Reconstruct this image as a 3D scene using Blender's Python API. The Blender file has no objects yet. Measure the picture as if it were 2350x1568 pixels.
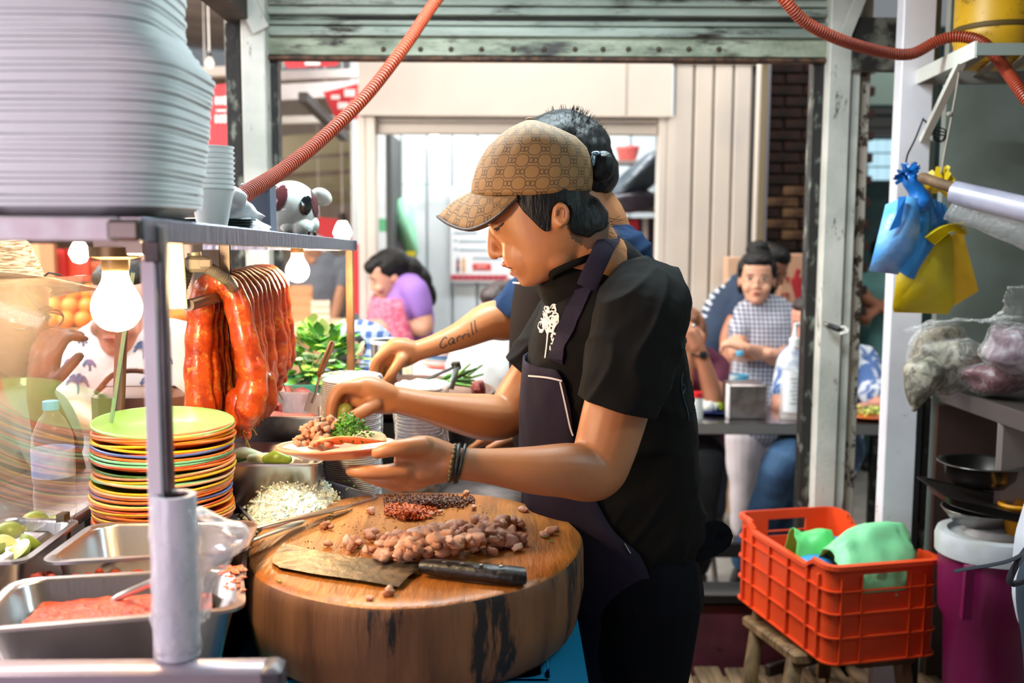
import bpy, bmesh, math, random
import numpy as np
from mathutils import Vector, Matrix, noise
from mathutils.bvhtree import BVHTree

random.seed(11)
PI = math.pi
R = math.radians
V = Vector
SC = bpy.context.scene
COL = SC.collection

# ------------------------------------------------------------------ camera
F = 2285.0
HC = 1.42
CAM_M = (Matrix.Translation((0, 0, HC)) @ Matrix.Rotation(R(90 - 5.9), 4, 'X') @ Matrix.Rotation(R(0.3), 4, 'Z'))
cam_d = bpy.data.cameras.new('camera')
cam = bpy.data.objects.new('camera', cam_d)
COL.objects.link(cam)
cam.matrix_world = CAM_M
cam_d.sensor_width = 36.0
cam_d.lens = F / 2350 * 36
cam_d.clip_start = 0.05
cam_d.dof.use_dof = True
cam_d.dof.focus_distance = 1.62
cam_d.dof.aperture_fstop = 3.5
cam_d.dof.aperture_blades = 0
SC.camera = cam
SC.view_settings.view_transform = 'Standard'
SC.view_settings.look = 'None'
SC.view_settings.gamma = 1
SC.view_settings.use_curve_mapping = False
SC.view_settings.exposure = 0.45
SC.cycles.max_bounces = 10
SC.cycles.transparent_max_bounces = 16
SC.cycles.caustics_reflective = False
SC.cycles.caustics_refractive = False
SC.cycles.sample_clamp_indirect = 6
SC.cycles.use_denoising = True

def lin(h):
    h = h.lstrip('#')
    out = []
    for i in (0, 2, 4):
        c = int(h[i:i + 2], 16) / 255
        out.append(c / 12.92 if c <= .04045 else ((c + .055) / 1.055) ** 2.4)
    return (out[0], out[1], out[2], 1)

# world: bright overcast daylight over the market
w = bpy.data.worlds.new('sky')
SC.world = w
w.use_nodes = True
w.node_tree.nodes['Background'].inputs[0].default_value = (0.86, 0.93, 1.0, 1)
w.node_tree.nodes['Background'].inputs[1].default_value = 0.18

def area(name, loc, target, sx, sy, power, col):
    d = bpy.data.lights.new(name, 'AREA')
    d.shape = 'RECTANGLE'
    d.size, d.size_y, d.energy, d.color = sx, sy, power, col
    o = bpy.data.objects.new(name, d)
    COL.objects.link(o)
    o.location = loc
    o.rotation_euler = (V(target) - V(loc)).to_track_quat('-Z', 'Y').to_euler()
    return o

# daylight that comes in from the open customer side of the stall
area('daylight_customer_side', (-3.4, 1.0, 2.5), (0.3, 1.9, 0.9), 2.6, 1.8, 66, (1.0, 0.93, 0.92))
# daylight through the market's roof lights, above the walkway and the far aisle
area('daylight_walkway', (0.6, 4.6, 3.3), (0.7, 4.9, 0.0), 4.0, 1.0, 56, (1.0, 0.95, 0.88))
area('daylight_aisle', (-3.2, 6.5, 3.6), (-2.6, 7.5, 0.5), 3.5, 5.0, 680, (1.0, 0.94, 0.86))
# unseen light added to brighten the inside of the white shop
area('shop_fill', (0.1, 5.9, 2.75), (0.1, 6.3, 0.6), 1.6, 0.3, 38, (0.95, 0.98, 1.0))
# cool tube above the stall opening
area('tube_light', (-0.05, 2.05, 2.24), (-0.05, 2.15, 0.0), 1.1, 0.06, 34, (0.78, 0.95, 1.0))
# light of the kitchen behind the camera
area('kitchen_light', (-1.0, -0.15, 1.2), (-0.35, 1.2, 1.25), 0.8, 0.6, 8, (1.0, 0.83, 0.99))
# second cool tube, over the kitchen
area('kitchen_tube', (0.95, 1.15, 2.28), (-0.3, 1.1, 1.45), 0.06, 1.0, 8, (0.66, 0.93, 1.0))
# daylight over the side aisle where the customers stand
area('daylight_side_aisle', (-2.6, 3.4, 3.2), (-2.3, 3.6, 0.0), 2.4, 3.2, 260, (1.0, 0.92, 0.86))

# ------------------------------------------------------------------ projection
_R3 = CAM_M.to_3x3()
_C = V((0, 0, HC))

def ray(px, py):
    return _R3 @ V(((px - 1175) / F, -(py - 784) / F, -1.0))

def P(px, py, Y):
    d = ray(px, py)
    return _C + d * (Y / d.y)

def PZ(px, py, z):
    d = ray(px, py)
    return _C + d * ((z - HC) / d.z)

def m(px, Y):
    return px * Y / F

def pix(p):
    q = CAM_M.inverted() @ V(p)
    return (1175 + F * q.x / -q.z, 784 - F * q.y / -q.z)

# ------------------------------------------------------------------ materials
MATS = {}

def _nt(name):
    mt = bpy.data.materials.new(name)
    mt.use_nodes = True
    nt = mt.node_tree
    return mt, nt, nt.nodes['Principled BSDF'], nt.nodes['Material Output']

def _noise(nt, scale, detail=4, rough=.55, stretch=None, coord='Object', distort=0):
    tc = nt.nodes.new('ShaderNodeTexCoord')
    n = nt.nodes.new('ShaderNodeTexNoise')
    n.inputs['Scale'].default_value = scale
    n.inputs['Detail'].default_value = detail
    n.inputs['Roughness'].default_value = rough
    n.inputs['Distortion'].default_value = distort
    if stretch:
        mp = nt.nodes.new('ShaderNodeMapping')
        mp.inputs['Scale'].default_value = stretch
        nt.links.new(tc.outputs[coord], mp.inputs[0])
        nt.links.new(mp.outputs[0], n.inputs['Vector'])
    else:
        nt.links.new(tc.outputs[coord], n.inputs['Vector'])
    return n

def _ramp(nt, src, lo, hi):
    r = nt.nodes.new('ShaderNodeMapRange')
    r.inputs['From Min'].default_value = lo
    r.inputs['From Max'].default_value = hi
    nt.links.new(src, r.inputs['Value'])
    return r.outputs[0]

def _mix(nt, fac, a, b):
    x = nt.nodes.new('ShaderNodeMix')
    x.data_type = 'RGBA'
    nt.links.new(fac, x.inputs[0])
    for s, v in ((6, a), (7, b)):
        if isinstance(v, tuple):
            x.inputs[s].default_value = v
        else:
            nt.links.new(v, x.inputs[s])
    return x.outputs[2]

def mat(name, col, rough=.5, metal=0, var=None, vs=8, vlo=.4, vhi=.65, stretch=None, dirt=None, ds=14, dlo=.58, dhi=.66,
        dstretch=None, bump=0, bs=80, bstretch=None, trans=0, alpha=1, sss=0, emit=None, es=0, coat=0, spec=None, sheen=0, coord='Object', distort=0):
    if name in MATS:
        return MATS[name]
    mt, nt, b, out = _nt(name)
    c = lin(col)
    b.inputs['Base Color'].default_value = c
    b.inputs['Roughness'].default_value = rough
    b.inputs['Metallic'].default_value = metal
    src = c
    if var:
        n = _noise(nt, vs, stretch=stretch, coord=coord, distort=distort)
        src = _mix(nt, _ramp(nt, n.outputs[0], vlo, vhi), src, lin(var))
    if dirt:
        n = _noise(nt, ds, detail=7, rough=.7, stretch=dstretch, coord=coord)
        src = _mix(nt, _ramp(nt, n.outputs[0], dlo, dhi), src, lin(dirt))
    if not isinstance(src, tuple):
        nt.links.new(src, b.inputs['Base Color'])
    if bump:
        n = _noise(nt, bs, stretch=bstretch, coord=coord)
        bp = nt.nodes.new('ShaderNodeBump')
        bp.inputs['Strength'].default_value = bump
        bp.inputs['Distance'].default_value = .01
        nt.links.new(n.outputs[0], bp.inputs['Height'])
        nt.links.new(bp.outputs[0], b.inputs['Normal'])
    b.inputs['Transmission Weight'].default_value = trans
    b.inputs['Alpha'].default_value = alpha
    if sss:
        b.inputs['Subsurface Weight'].default_value = sss
        b.inputs['Subsurface Radius'].default_value = (1, .35, .2)
        b.inputs['Subsurface Scale'].default_value = .008
    if coat:
        b.inputs['Coat Weight'].default_value = coat
        b.inputs['Coat Roughness'].default_value = .12
    if spec is not None:
        b.inputs['Specular IOR Level'].default_value = spec
    if sheen:
        b.inputs['Sheen Weight'].default_value = sheen
    if emit:
        b.inputs['Emission Color'].default_value = lin(emit)
        b.inputs['Emission Strength'].default_value = es
    MATS[name] = mt
    return mt

def _front(nt, fr):
    g = nt.nodes.new('ShaderNodeNewGeometry')
    s = nt.nodes.new('ShaderNodeMath')
    s.operation = 'SUBTRACT'
    s.inputs[0].default_value = 1
    nt.links.new(g.outputs['Backfacing'], s.inputs[1])
    k = nt.nodes.new('ShaderNodeMath')
    k.operation = 'MULTIPLY'
    nt.links.new(fr.outputs[0], k.inputs[0])
    nt.links.new(s.outputs[0], k.inputs[1])
    return k.outputs[0]

def film(name, tint='#ffffff', opac=.25, rough=.15, gloss=.5, bump=.3, bs=40):
    """thin clear sheet: see-through, with a milky share and a sharp sheen"""
    if name in MATS:
        return MATS[name]
    mt, nt, b, out = _nt(name)
    b.inputs['Base Color'].default_value = lin(tint)
    b.inputs['Roughness'].default_value = rough
    b.inputs['Specular IOR Level'].default_value = gloss
    tr = nt.nodes.new('ShaderNodeBsdfTransparent')
    mx = nt.nodes.new('ShaderNodeMixShader')
    fr = nt.nodes.new('ShaderNodeFresnel')
    fr.inputs[0].default_value = 1.45
    add = nt.nodes.new('ShaderNodeMath')
    add.operation = 'ADD'
    add.use_clamp = True
    add.inputs[1].default_value = opac
    nt.links.new(_front(nt, fr), add.inputs[0])
    nt.links.new(add.outputs[0], mx.inputs[0])
    nt.links.new(tr.outputs[0], mx.inputs[1])
    nt.links.new(b.outputs[0], mx.inputs[2])
    nt.links.new(mx.outputs[0], out.inputs[0])
    if bump:
        n = _noise(nt, bs, detail=3)
        bp = nt.nodes.new('ShaderNodeBump')
        bp.inputs['Strength'].default_value = bump
        bp.inputs['Distance'].default_value = .02
        nt.links.new(n.outputs[0], bp.inputs['Height'])
        nt.links.new(bp.outputs[0], b.inputs['Normal'])
        nt.links.new(bp.outputs[0], fr.inputs[1])
    MATS[name] = mt
    return mt

def pane_glass(name, haze=.12):
    mt, nt, b, out = _nt(name)
    tr = nt.nodes.new('ShaderNodeBsdfTransparent')
    gl = nt.nodes.new('ShaderNodeBsdfGlossy')
    gl.inputs['Roughness'].default_value = .03
    df = nt.nodes.new('ShaderNodeBsdfDiffuse')
    df.inputs[0].default_value = lin('#f2e6e0')
    fr = nt.nodes.new('ShaderNodeFresnel')
    fr.inputs[0].default_value = 2.1
    m1 = nt.nodes.new('ShaderNodeMixShader')
    m2 = nt.nodes.new('ShaderNodeMixShader')
    m1.inputs[0].default_value = haze
    nt.links.new(tr.outputs[0], m1.inputs[1])
    nt.links.new(df.outputs[0], m1.inputs[2])
    nt.links.new(_front(nt, fr), m2.inputs[0])
    nt.links.new(m1.outputs[0], m2.inputs[1])
    nt.links.new(gl.outputs[0], m2.inputs[2])
    nt.links.new(m2.outputs[0], out.inputs[0])
    MATS[name] = mt
    return mt

def emit(name, col, s):
    mt, nt, b, out = _nt(name)
    e = nt.nodes.new('ShaderNodeEmission')
    e.inputs[0].default_value = lin(col)
    e.inputs[1].default_value = s
    nt.links.new(e.outputs[0], out.inputs[0])
    MATS[name] = mt
    return mt

# ------------------------------------------------------------------ geometry
def spl(pts, k=6):
    """Catmull-Rom through tuples of any length"""
    a = np.array([list(p) for p in pts], float)
    a = np.vstack([2 * a[0] - a[1], a, 2 * a[-1] - a[-2]])
    out = []
    for i in range(1, len(a) - 2):
        p0, p1, p2, p3 = a[i - 1:i + 3]
        for j in range(k):
            t = j / k
            out.append(.5 * (2 * p1 + (p2 - p0) * t + (2 * p0 - 5 * p1 + 4 * p2 - p3) * t * t + (3 * p1 - p0 - 3 * p2 + p3) * t ** 3))
    out.append(a[-2])
    return out

class MB:
    def __init__(self):
        self.v, self.f, self.mi = [], [], []
        self.cur = 0

    def add(self, vs, fs, M=None):
        k = len(self.v)
        self.v += [tuple(M @ V(p)) if M else tuple(p) for p in vs]
        for f in fs:
            self.f.append([i + k for i in f])
            self.mi.append(self.cur)
        return self

    def rings(self, rings, c0=True, c1=True, wrap=True, M=None):
        n = len(rings[0])
        vs = [p for r in rings for p in r]
        fs = []
        for i in range(len(rings) - 1):
            for j in range(n if wrap else n - 1):
                a, b = i * n + j, i * n + (j + 1) % n
                fs.append((a, b, b + n, a + n))
        if c0:
            fs.append(tuple(reversed(range(n))))
        if c1:
            fs.append(tuple(range((len(rings) - 1) * n, len(rings) * n)))
        return self.add(vs, fs, M)

    def tube(self, pts, r, n=10, cap=True, up=None, M=None, rnd=False):
        pts = [V(p) for p in pts]
        N = len(pts)
        if not isinstance(r, (list, tuple)):
            r = [r] * N
        elif isinstance(r, tuple):
            r = [r] * N
        rr = [(q, q) if not isinstance(q, (tuple, list)) else tuple(q) for q in r]
        tan = []
        for i in range(N):
            t = pts[min(i + 1, N - 1)] - pts[max(i - 1, 0)]
            tan.append(t.normalized() if t.length > 1e-9 else V((0, 0, 1)))
        side = None
        rings = []

        def ring(c, s, u, a, b):
            return [c + s * (a * math.cos(2 * PI * j / n)) + u * (b * math.sin(2 * PI * j / n)) for j in range(n)]
        fr = []
        for i in range(N):
            t = tan[i]
            if up is not None:
                s = t.cross(V(up))
                if s.length < 1e-4:
                    s = side or t.orthogonal()
            elif side is None:
                s = t.orthogonal()
            else:
                s = side - t * side.dot(t)
            side = s.normalized()
            fr.append((side, side.cross(t).normalized()))
        if rnd:
            a, b = rr[0]
            for q in (80, 55, 28):
                q = R(q)
                rings.append(ring(pts[0] - tan[0] * (min(a, b) * math.sin(q)), fr[0][0], fr[0][1], a * math.cos(q), b * math.cos(q)))
        for i in range(N):
            rings.append(ring(pts[i], fr[i][0], fr[i][1], *rr[i]))
        if rnd:
            a, b = rr[-1]
            for q in (28, 55, 80):
                q = R(q)
                rings.append(ring(pts[-1] + tan[-1] * (min(a, b) * math.sin(q)), fr[-1][0], fr[-1][1], a * math.cos(q), b * math.cos(q)))
        return self.rings(rings, cap, cap, True, M)

    def limb(self, pts, n=14, k=5):
        """pts: (x, y, z, r) smoothed, round-ended"""
        s = spl([tuple(p[0]) + (p[1],) if not isinstance(p[1], tuple) else tuple(p[0]) + p[1] for p in pts], k)
        if len(s[0]) == 4:
            return self.tube([q[:3] for q in s], [max(q[3], .001) for q in s], n, rnd=True)
        return self.tube([q[:3] for q in s], [(max(q[3], .001), max(q[4], .001)) for q in s], n, rnd=True, up=(0, 0, 1))

    def ell(self, c, r, rot=None, nu=14, nv=9):
        if not isinstance(r, (tuple, list)):
            r = (r, r, r)
        M = Matrix.Translation(c) @ (rot.to_4x4() if rot is not None else Matrix()) @ Matrix.Diagonal((*r, 1))
        rings = []
        for i in range(1, nv):
            a = PI * i / nv
            rings.append([V((math.sin(a) * math.cos(2 * PI * j / nu), math.sin(a) * math.sin(2 * PI * j / nu), -math.cos(a))) for j in range(nu)])
        k = len(self.v)
        self.rings(rings, False, False, True, M)
        L = (nv - 2) * nu
        self.v += [tuple(M @ V((0, 0, -1))), tuple(M @ V((0, 0, 1)))]
        e = len(self.v)
        for j in range(nu):
            self.f.append([k + (j + 1) % nu, k + j, e - 2])
            self.f.append([k + L + j, k + L + (j + 1) % nu, e - 1])
            self.mi += [self.cur] * 2
        return self

    def box(self, c, s, rot=None, bev=0):
        M = Matrix.Translation(c) @ (rot.to_4x4() if rot is not None else Matrix())
        x, y, z = s[0] / 2, s[1] / 2, s[2] / 2
        if bev <= 0:
            vs = [(-x, -y, -z), (x, -y, -z), (x, y, -z), (-x, y, -z), (-x, -y, z), (x, -y, z), (x, y, z), (-x, y, z)]
            fs = [(0, 3, 2, 1), (4, 5, 6, 7), (0, 1, 5, 4), (1, 2, 6, 5), (2, 3, 7, 6), (3, 0, 4, 7)]
            return self.add(vs, fs, M)
        b = min(bev, x * .95, y * .95, z * .95)

        def oct_(ax, ay, zz):
            return [(-ax + b, -ay, zz), (ax - b, -ay, zz), (ax, -ay + b, zz), (ax, ay - b, zz), (ax - b, ay, zz), (-ax + b, ay, zz), (-ax, ay - b, zz), (-ax, -ay + b, zz)]
        q = b * .99
        r = [oct_(x - q, y - q, -z), oct_(x, y, -z + b), oct_(x, y, z - b), oct_(x - q, y - q, z)]
        return self.rings(r, True, True, True, M)

    def lathe(self, prof, c=(0, 0, 0), n=24, M=None, cap0=False, cap1=False, sx=1, sy=1, wob=None):
        rings = []
        for (r, z) in prof:
            rings.append([V((c[0] + r * sx * math.cos(2 * PI * j / n) * (wob(j / n) if wob else 1), c[1] + r * sy * math.sin(2 * PI * j / n) * (wob(j / n) if wob else 1), c[2] + z)) for j in range(n)])
        return self.rings(rings, cap0, cap1, True, M)

    def prism(self, poly, a, b, M=None):
        """poly: 2-D outline extruded along local Z from a to b"""
        return self.rings([[V((x, y, a)) for x, y in poly], [V((x, y, b)) for x, y in poly]], True, True, True, M)

    def grid(self, f, nu, nv):
        vs = [f(i / nu, j / nv) for j in range(nv + 1) for i in range(nu + 1)]
        fs = [(j * (nu + 1) + i, j * (nu + 1) + i + 1, (j + 1) * (nu + 1) + i + 1, (j + 1) * (nu + 1) + i) for j in range(nv) for i in range(nu)]
        return self.add(vs, fs)

    def mesh(self, name='m'):
        me = bpy.data.meshes.new(name)
        me.from_pydata(self.v, [], self.f)
        if any(self.mi):
            me.polygons.foreach_set('material_index', self.mi)
        me.update()
        return me

ORG = {}

def _finish(me, o, mats, parent, smooth):
    for mm in (mats if isinstance(mats, (list, tuple)) else [mats]):
        if mm is not None:
            me.materials.append(mm)
    if smooth:
        me.polygons.foreach_set('use_smooth', [True] * len(me.polygons))
        if smooth is not True:
            me.set_sharp_from_angle(angle=R(smooth))
    if parent is not None:
        org = ORG.get(parent.name, V((0, 0, 0)))
        if org.length > 0:
            me.transform(Matrix.Translation(-org))
        o.parent = parent
        ORG[o.name] = org
    me.update()
    return o

def obj(name, mb, mats, parent=None, smooth=40, solid=0, inside=False):
    me = mb.mesh(name)
    bm = bmesh.new()
    bm.from_mesh(me)
    bmesh.ops.recalc_face_normals(bm, faces=bm.faces)
    if solid:
        bmesh.ops.solidify(bm, geom=bm.faces[:], thickness=solid)
    bm.to_mesh(me)
    bm.free()
    o = bpy.data.objects.new(name, me)
    COL.objects.link(o)
    return _finish(me, o, mats, parent, smooth)

def thing(name, label, cat, loc=(0, 0, 0), group=None):
    o = bpy.data.objects.new(name, None)
    o.empty_display_size = .05
    COL.objects.link(o)
    o.location = loc
    ORG[o.name] = V(loc)
    o['label'] = label
    o['category'] = cat
    if group:
        o['group'] = group
    return o

def tag(o, label, cat, group=None, kind=None):
    o['label'] = label
    o['category'] = cat
    if group:
        o['group'] = group
    if kind:
        o['kind'] = kind
    return o

def struct(name, mb, mats, smooth=40, label=None):
    o = obj(name, mb, mats, None, smooth)
    o['kind'] = 'structure'
    if label:
        o['label'] = label
    return o

def dup(root, loc=None, rot=None, label=None, group=None, scale=None):
    c = root.copy()
    COL.objects.link(c)
    if loc is not None:
        c.location = loc
    if rot is not None:
        c.rotation_euler = rot
    if scale is not None:
        c.scale = scale
    if label:
        c['label'] = label
    if group:
        c['group'] = group
    for ch in root.children:
        d = ch.copy()
        COL.objects.link(d)
        d.parent = c
        for g in ch.children:
            e = g.copy()
            COL.objects.link(e)
            e.parent = d
    return c

def remesh(mb, vox, sm=4, fac=.5):
    me = mb.mesh('t')
    o = bpy.data.objects.new('t', me)
    COL.objects.link(o)
    r = o.modifiers.new('r', 'REMESH')
    r.mode = 'VOXEL'
    r.voxel_size = vox
    if sm:
        s = o.modifiers.new('s', 'SMOOTH')
        s.iterations = sm
        s.factor = fac
    dg = bpy.context.evaluated_depsgraph_get()
    me2 = bpy.data.meshes.new_from_object(o.evaluated_get(dg))
    bpy.data.objects.remove(o)
    bpy.data.meshes.remove(me)
    return me2

def flesh(name, mb, mats, parent, vox=.005, sm=4, cuts=(), thick=0, disp=None, paint=None, keep=None):
    """one continuous skin grown round the solids in mb; cuts open it (point, direction, reach)"""
    me = remesh(mb, vox, sm)
    if disp:
        n = len(me.vertices)
        co = np.empty(n * 3)
        me.vertices.foreach_get('co', co)
        no = np.empty(n * 3)
        me.vertices.foreach_get('normal', no)
        co, no = co.reshape(-1, 3), no.reshape(-1, 3)
        d = np.array([disp(V(c)) for c in co])
        me.vertices.foreach_set('co', (co + no * d[:, None]).ravel())
    if cuts or thick or keep:
        bm = bmesh.new()
        bm.from_mesh(me)
        for co, no, rad in cuts:
            fs = [f for f in bm.faces if (f.calc_center_median() - co).length < rad]
            g = list({x for f in fs for x in f.verts}) + list({x for f in fs for x in f.edges}) + fs
            bmesh.ops.bisect_plane(bm, geom=g, plane_co=co, plane_no=no, clear_outer=True)
        if keep:
            bmesh.ops.delete(bm, geom=[f for f in bm.faces if not keep(f.calc_center_median())], context='FACES')
        if keep:
            for _ in range(14):
                nw = {}
                for v in bm.verts:
                    nb = [e.other_vert(v).co for e in v.link_edges if e.is_boundary]
                    if len(nb) == 2:
                        nw[v] = v.co * .5 + (nb[0] + nb[1]) * .25
                for v, c in nw.items():
                    v.co = c
        if thick:
            bmesh.ops.solidify(bm, geom=bm.faces[:], thickness=thick)
        bm.to_mesh(me)
        bm.free()
    me.name = name
    if paint:
        for p in me.polygons:
            p.material_index = paint(p.center)
    o = bpy.data.objects.new(name, me)
    COL.objects.link(o)
    return _finish(me, o, mats, parent, True)

def bvh(o):
    org = ORG.get(o.parent.name, V((0, 0, 0))) if o.parent else V(o.location)
    me = o.data
    return BVHTree.FromPolygons([v.co + org for v in me.vertices], [tuple(p.vertices) for p in me.polygons])

def ink(name, strokes, width, tree, mt, parent, off=.0012, step=4, px=True, thick=0):
    """ribbons lying on a surface; strokes are lists of picture points traced on it (width in metres)"""
    mb = MB()
    for st in strokes:
        wd = width
        if isinstance(st, tuple):
            st, wd = st
        pts = []
        s2 = spl(st, max(2, step)) if len(st) > 2 else [np.array(st[0]) + (np.array(st[1]) - np.array(st[0])) * t / 8 for t in range(9)]
        for q in s2:
            d = ray(q[0], q[1]).normalized()
            h = tree.ray_cast(_C, d)
            if h[0] is not None:
                n = h[1] if h[1].dot(d) < 0 else -h[1]
                pts.append((h[0] + n * off, n))
        if len(pts) < 2:
            continue
        rings = []
        for i, (p, n) in enumerate(pts):
            t = pts[min(i + 1, len(pts) - 1)][0] - pts[max(i - 1, 0)][0]
            s = t.cross(n)
            if s.length < 1e-7:
                continue
            s.normalize()
            e = wd / 2
            rings.append([p - s * e, p + s * e, p + s * e - n * (off * .8), p - s * e - n * (off * .8)])
        if len(rings) > 1:
            mb.rings(rings)
    if not mb.v:
        return None
    return obj(name, mb, mt, parent, False)

def patch(name, poly, tree, mt, parent, off=.0015, step=4, back=.0):
    """a filled print lying on a surface, outline given in picture points"""
    xs, ys = [p[0] for p in poly], [p[1] for p in poly]
    nx, ny = max(2, int((max(xs) - min(xs)) / step)), max(2, int((max(ys) - min(ys)) / step))

    def inside(x, y):
        c = False
        j = len(poly) - 1
        for i in range(len(poly)):
            if (poly[i][1] > y) != (poly[j][1] > y) and x < (poly[j][0] - poly[i][0]) * (y - poly[i][1]) / (poly[j][1] - poly[i][1]) + poly[i][0]:
                c = not c
            j = i
        return c
    idx, vs, fs = {}, [], []
    for j in range(ny + 1):
        for i in range(nx + 1):
            x, y = min(xs) + (max(xs) - min(xs)) * i / nx, min(ys) + (max(ys) - min(ys)) * j / ny
            if inside(x, y):
                d = ray(x, y).normalized()
                h = tree.ray_cast(_C, d)
                if h[0] is not None:
                    n = h[1] if h[1].dot(d) < 0 else -h[1]
                    idx[i, j] = len(vs)
                    vs.append(h[0] + n * off)
    for j in range(ny):
        for i in range(nx):
            q = [idx.get(k) for k in ((i, j), (i + 1, j), (i + 1, j + 1), (i, j + 1))]
            if None not in q:
                if max((V(vs[q[a]]) - V(vs[q[(a + 1) % 4]])).length for a in range(4)) < .03:
                    fs.append(q)
    if not fs:
        return None
    mb = MB()
    mb.add(vs, fs)
    return obj(name, mb, mt, parent, True, solid=.0004)

def rotz(a):
    return Matrix.Rotation(a, 3, 'Z')

def eul(x, y, z):
    from mathutils import Euler
    return Euler((x, y, z)).to_matrix()

def align(a, b, up=(0, 0, 1)):
    """3x3 whose local X runs from a to b and local Z is as near to up as it can be"""
    x = (V(b) - V(a)).normalized()
    y = V(up).cross(x).normalized()
    z = x.cross(y)
    return Matrix((x, y, z)).transposed()

def bar(mb, a, b, w, h, up=(0, 0, 1), bev=0):
    a, b = V(a), V(b)
    return mb.box((a + b) / 2, ((b - a).length, w, h), align(a, b, up), bev)

_T = ['', '', 'twenty', 'thirty', 'forty', 'fifty', 'sixty']
ORD = ['first', 'second', 'third', 'fourth', 'fifth', 'sixth', 'seventh', 'eighth', 'ninth', 'tenth', 'eleventh', 'twelfth', 'thirteenth', 'fourteenth',
       'fifteenth', 'sixteenth', 'seventeenth', 'eighteenth', 'nineteenth', 'twentieth', 'twenty-first', 'twenty-second', 'twenty-third', 'twenty-fourth', 'twenty-fifth',
       'twenty-sixth', 'twenty-seventh', 'twenty-eighth', 'twenty-ninth', 'thirtieth', 'thirty-first', 'thirty-second', 'thirty-third', 'thirty-fourth', 'thirty-fifth', 'thirty-sixth']
for _i in range(37, 70):
    ORD.append(_T[_i // 10] + '-' + ORD[_i % 10 - 1] if _i % 10 else _T[_i // 10][:-1] + 'ieth')

# ================================================================== structure
def pbox(mb, x0, y0, x1, y1, Y, d, bev=0, zt=None, zb=None):
    a, b = P(x0, (y0 + y1) / 2, Y), P(x1, (y0 + y1) / 2, Y)
    xm = (x0 + x1) / 2
    t = P(xm, y0, Y).z if zt is None else zt
    k = P(xm, y1, Y).z if zb is None else zb
    return mb.box(((a.x + b.x) / 2, Y + d / 2, (t + k) / 2), (abs(b.x - a.x), d, abs(t - k)), None, bev)

M_white = mat('worn_white_paint', '#cdcac2', .45, var='#aaaba2', vs=4, dirt='#4a382a', ds=26, dlo=.60, dhi=.68, dstretch=(1, 1, .35), bump=.15, bs=60)
M_whiter = mat('lilac_white_paint', '#e6e0e6', .4, var='#d2ccd0', vs=4, dirt='#3b2b28', ds=22, dlo=.66, dhi=.69)
M_green = mat('stained_pale_green_paint', '#b6beb4', .45, var='#8b958b', vs=5, stretch=(.5, 1, 2), dirt='#2c211b', ds=9, dlo=.53, dhi=.66, dstretch=(.45, 1, 2.6), bump=.2, bs=50)
M_black = mat('flaking_black_paint', '#191715', .5, var='#7c7f74', vs=30, vlo=.54, vhi=.68, stretch=(1, 1, .5), bump=.3, bs=60)
M_rust = mat('rusty_edge', '#b9ada0', .7, dirt='#3a261b', ds=26, dlo=.5, dhi=.56, dstretch=(1, 1, .6))
M_wooddk = mat('sooty_beam_wood', '#3b2b22', .8, var='#1d1512', vs=14, bump=.6, bs=30)
M_grey = mat('grey_green_sheet', '#8f9b95', .42, var='#7b8078', vs=3, dirt='#4c443d', ds=12, dlo=.66, dhi=.75)
M_maroon = mat('maroon_floor_paint', '#6a2b35', .55, var='#4c1f29', vs=7, dirt='#2b1518', ds=12, dlo=.62, dhi=.7)
M_conc = mat('market_concrete', '#a7a49c', .55, var='#807d77', vs=2.5, dirt='#55504a', ds=9, dlo=.6, dhi=.75, bump=.15, bs=25)
M_cream = mat('cream_painted_sheet', '#d9d0c4', .5, var='#cbc3b9', vs=1.6)
M_creamw = mat('cream_wall_boards', '#cfc6ba', .5, var='#b9b3ae', vs=2.2, stretch=(1, 1, .5), dirt='#b39a6a', ds=5, dlo=.68, dhi=.8)
M_shopw = mat('pale_shop_wall', '#d6e0e4', .5, var='#c6d2d8', vs=1.5)
M_brick = mat('sooty_brick', '#4a2a20', .85, var='#1e1614', vs=3.5, vlo=.35, vhi=.6, bump=.4, bs=40)
M_brick2 = mat('tan_brick', '#8a6a4c', .85, var='#4a2f22', vs=9, bump=.4, bs=40)
M_mortar = mat('sooty_mortar', '#3a302b', .95)
M_dark = mat('dark_recess', '#1c1513', .8)
M_brown = mat('brown_panel', '#4a332c', .6, var='#38251f', vs=4)

floor = MB()
floor.box((0, 5, -.03), (14, 22, .06))
struct('floor', floor, M_conc)
ce = MB()
ce.box((.4, .95, 2.36), (2.6, 4.2, .04))
struct('ceiling', ce, mat('stall_roof', '#8b8f8c', .6, var='#6d716e', vs=3))
wr = MB()
wr.box((1.72, 1.0, 1.17), (.04, 4.0, 2.34))
struct('wall_right', wr, M_grey)
wf_ = MB(); wf_.box((-.1, -1.15, 1.18), (3.7, .05, 2.36)); struct('wall_front_blocker', wf_, M_brown)  # unseen wall added behind the camera to block sky light
wb = MB()
wb.box((1.5, 2.92, 1.17), (.52, .03, 2.34))
wb_o = struct('wall_back', wb, M_grey)
shelf_shade = MB()
shelf_shade.box((1.5, 2.893, .45), (.50, .02, .98))
obj('brown_panel', shelf_shade, M_brown, wb_o)  # dark brown sheet that paints in the shade below the shelf
# low painted wall under the opening and the black sill bar
lw = MB()
lw.box((.13, 3.05, .145), (1.9, .12, .29))
struct('wall_low', lw, M_maroon)
sl = MB()
pbox(sl, 560, 1363, 1960, 1386, 2.97, .12, .004)
struct('trim_1', sl, mat('black_sill', '#141212', .5))

zt = 2.3
def upright(n, x0, x1, yref, Y, d, mt, top=zt, bottom=0):
    mb = MB()
    a, b = P(x0, yref, Y), P(x1, yref, Y)
    mb.box(((a.x + b.x) / 2, Y + d / 2, (top + bottom) / 2), (b.x - a.x, d, top - bottom), None, .003)
    return struct('trim_%d' % n, mb, mt)

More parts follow.
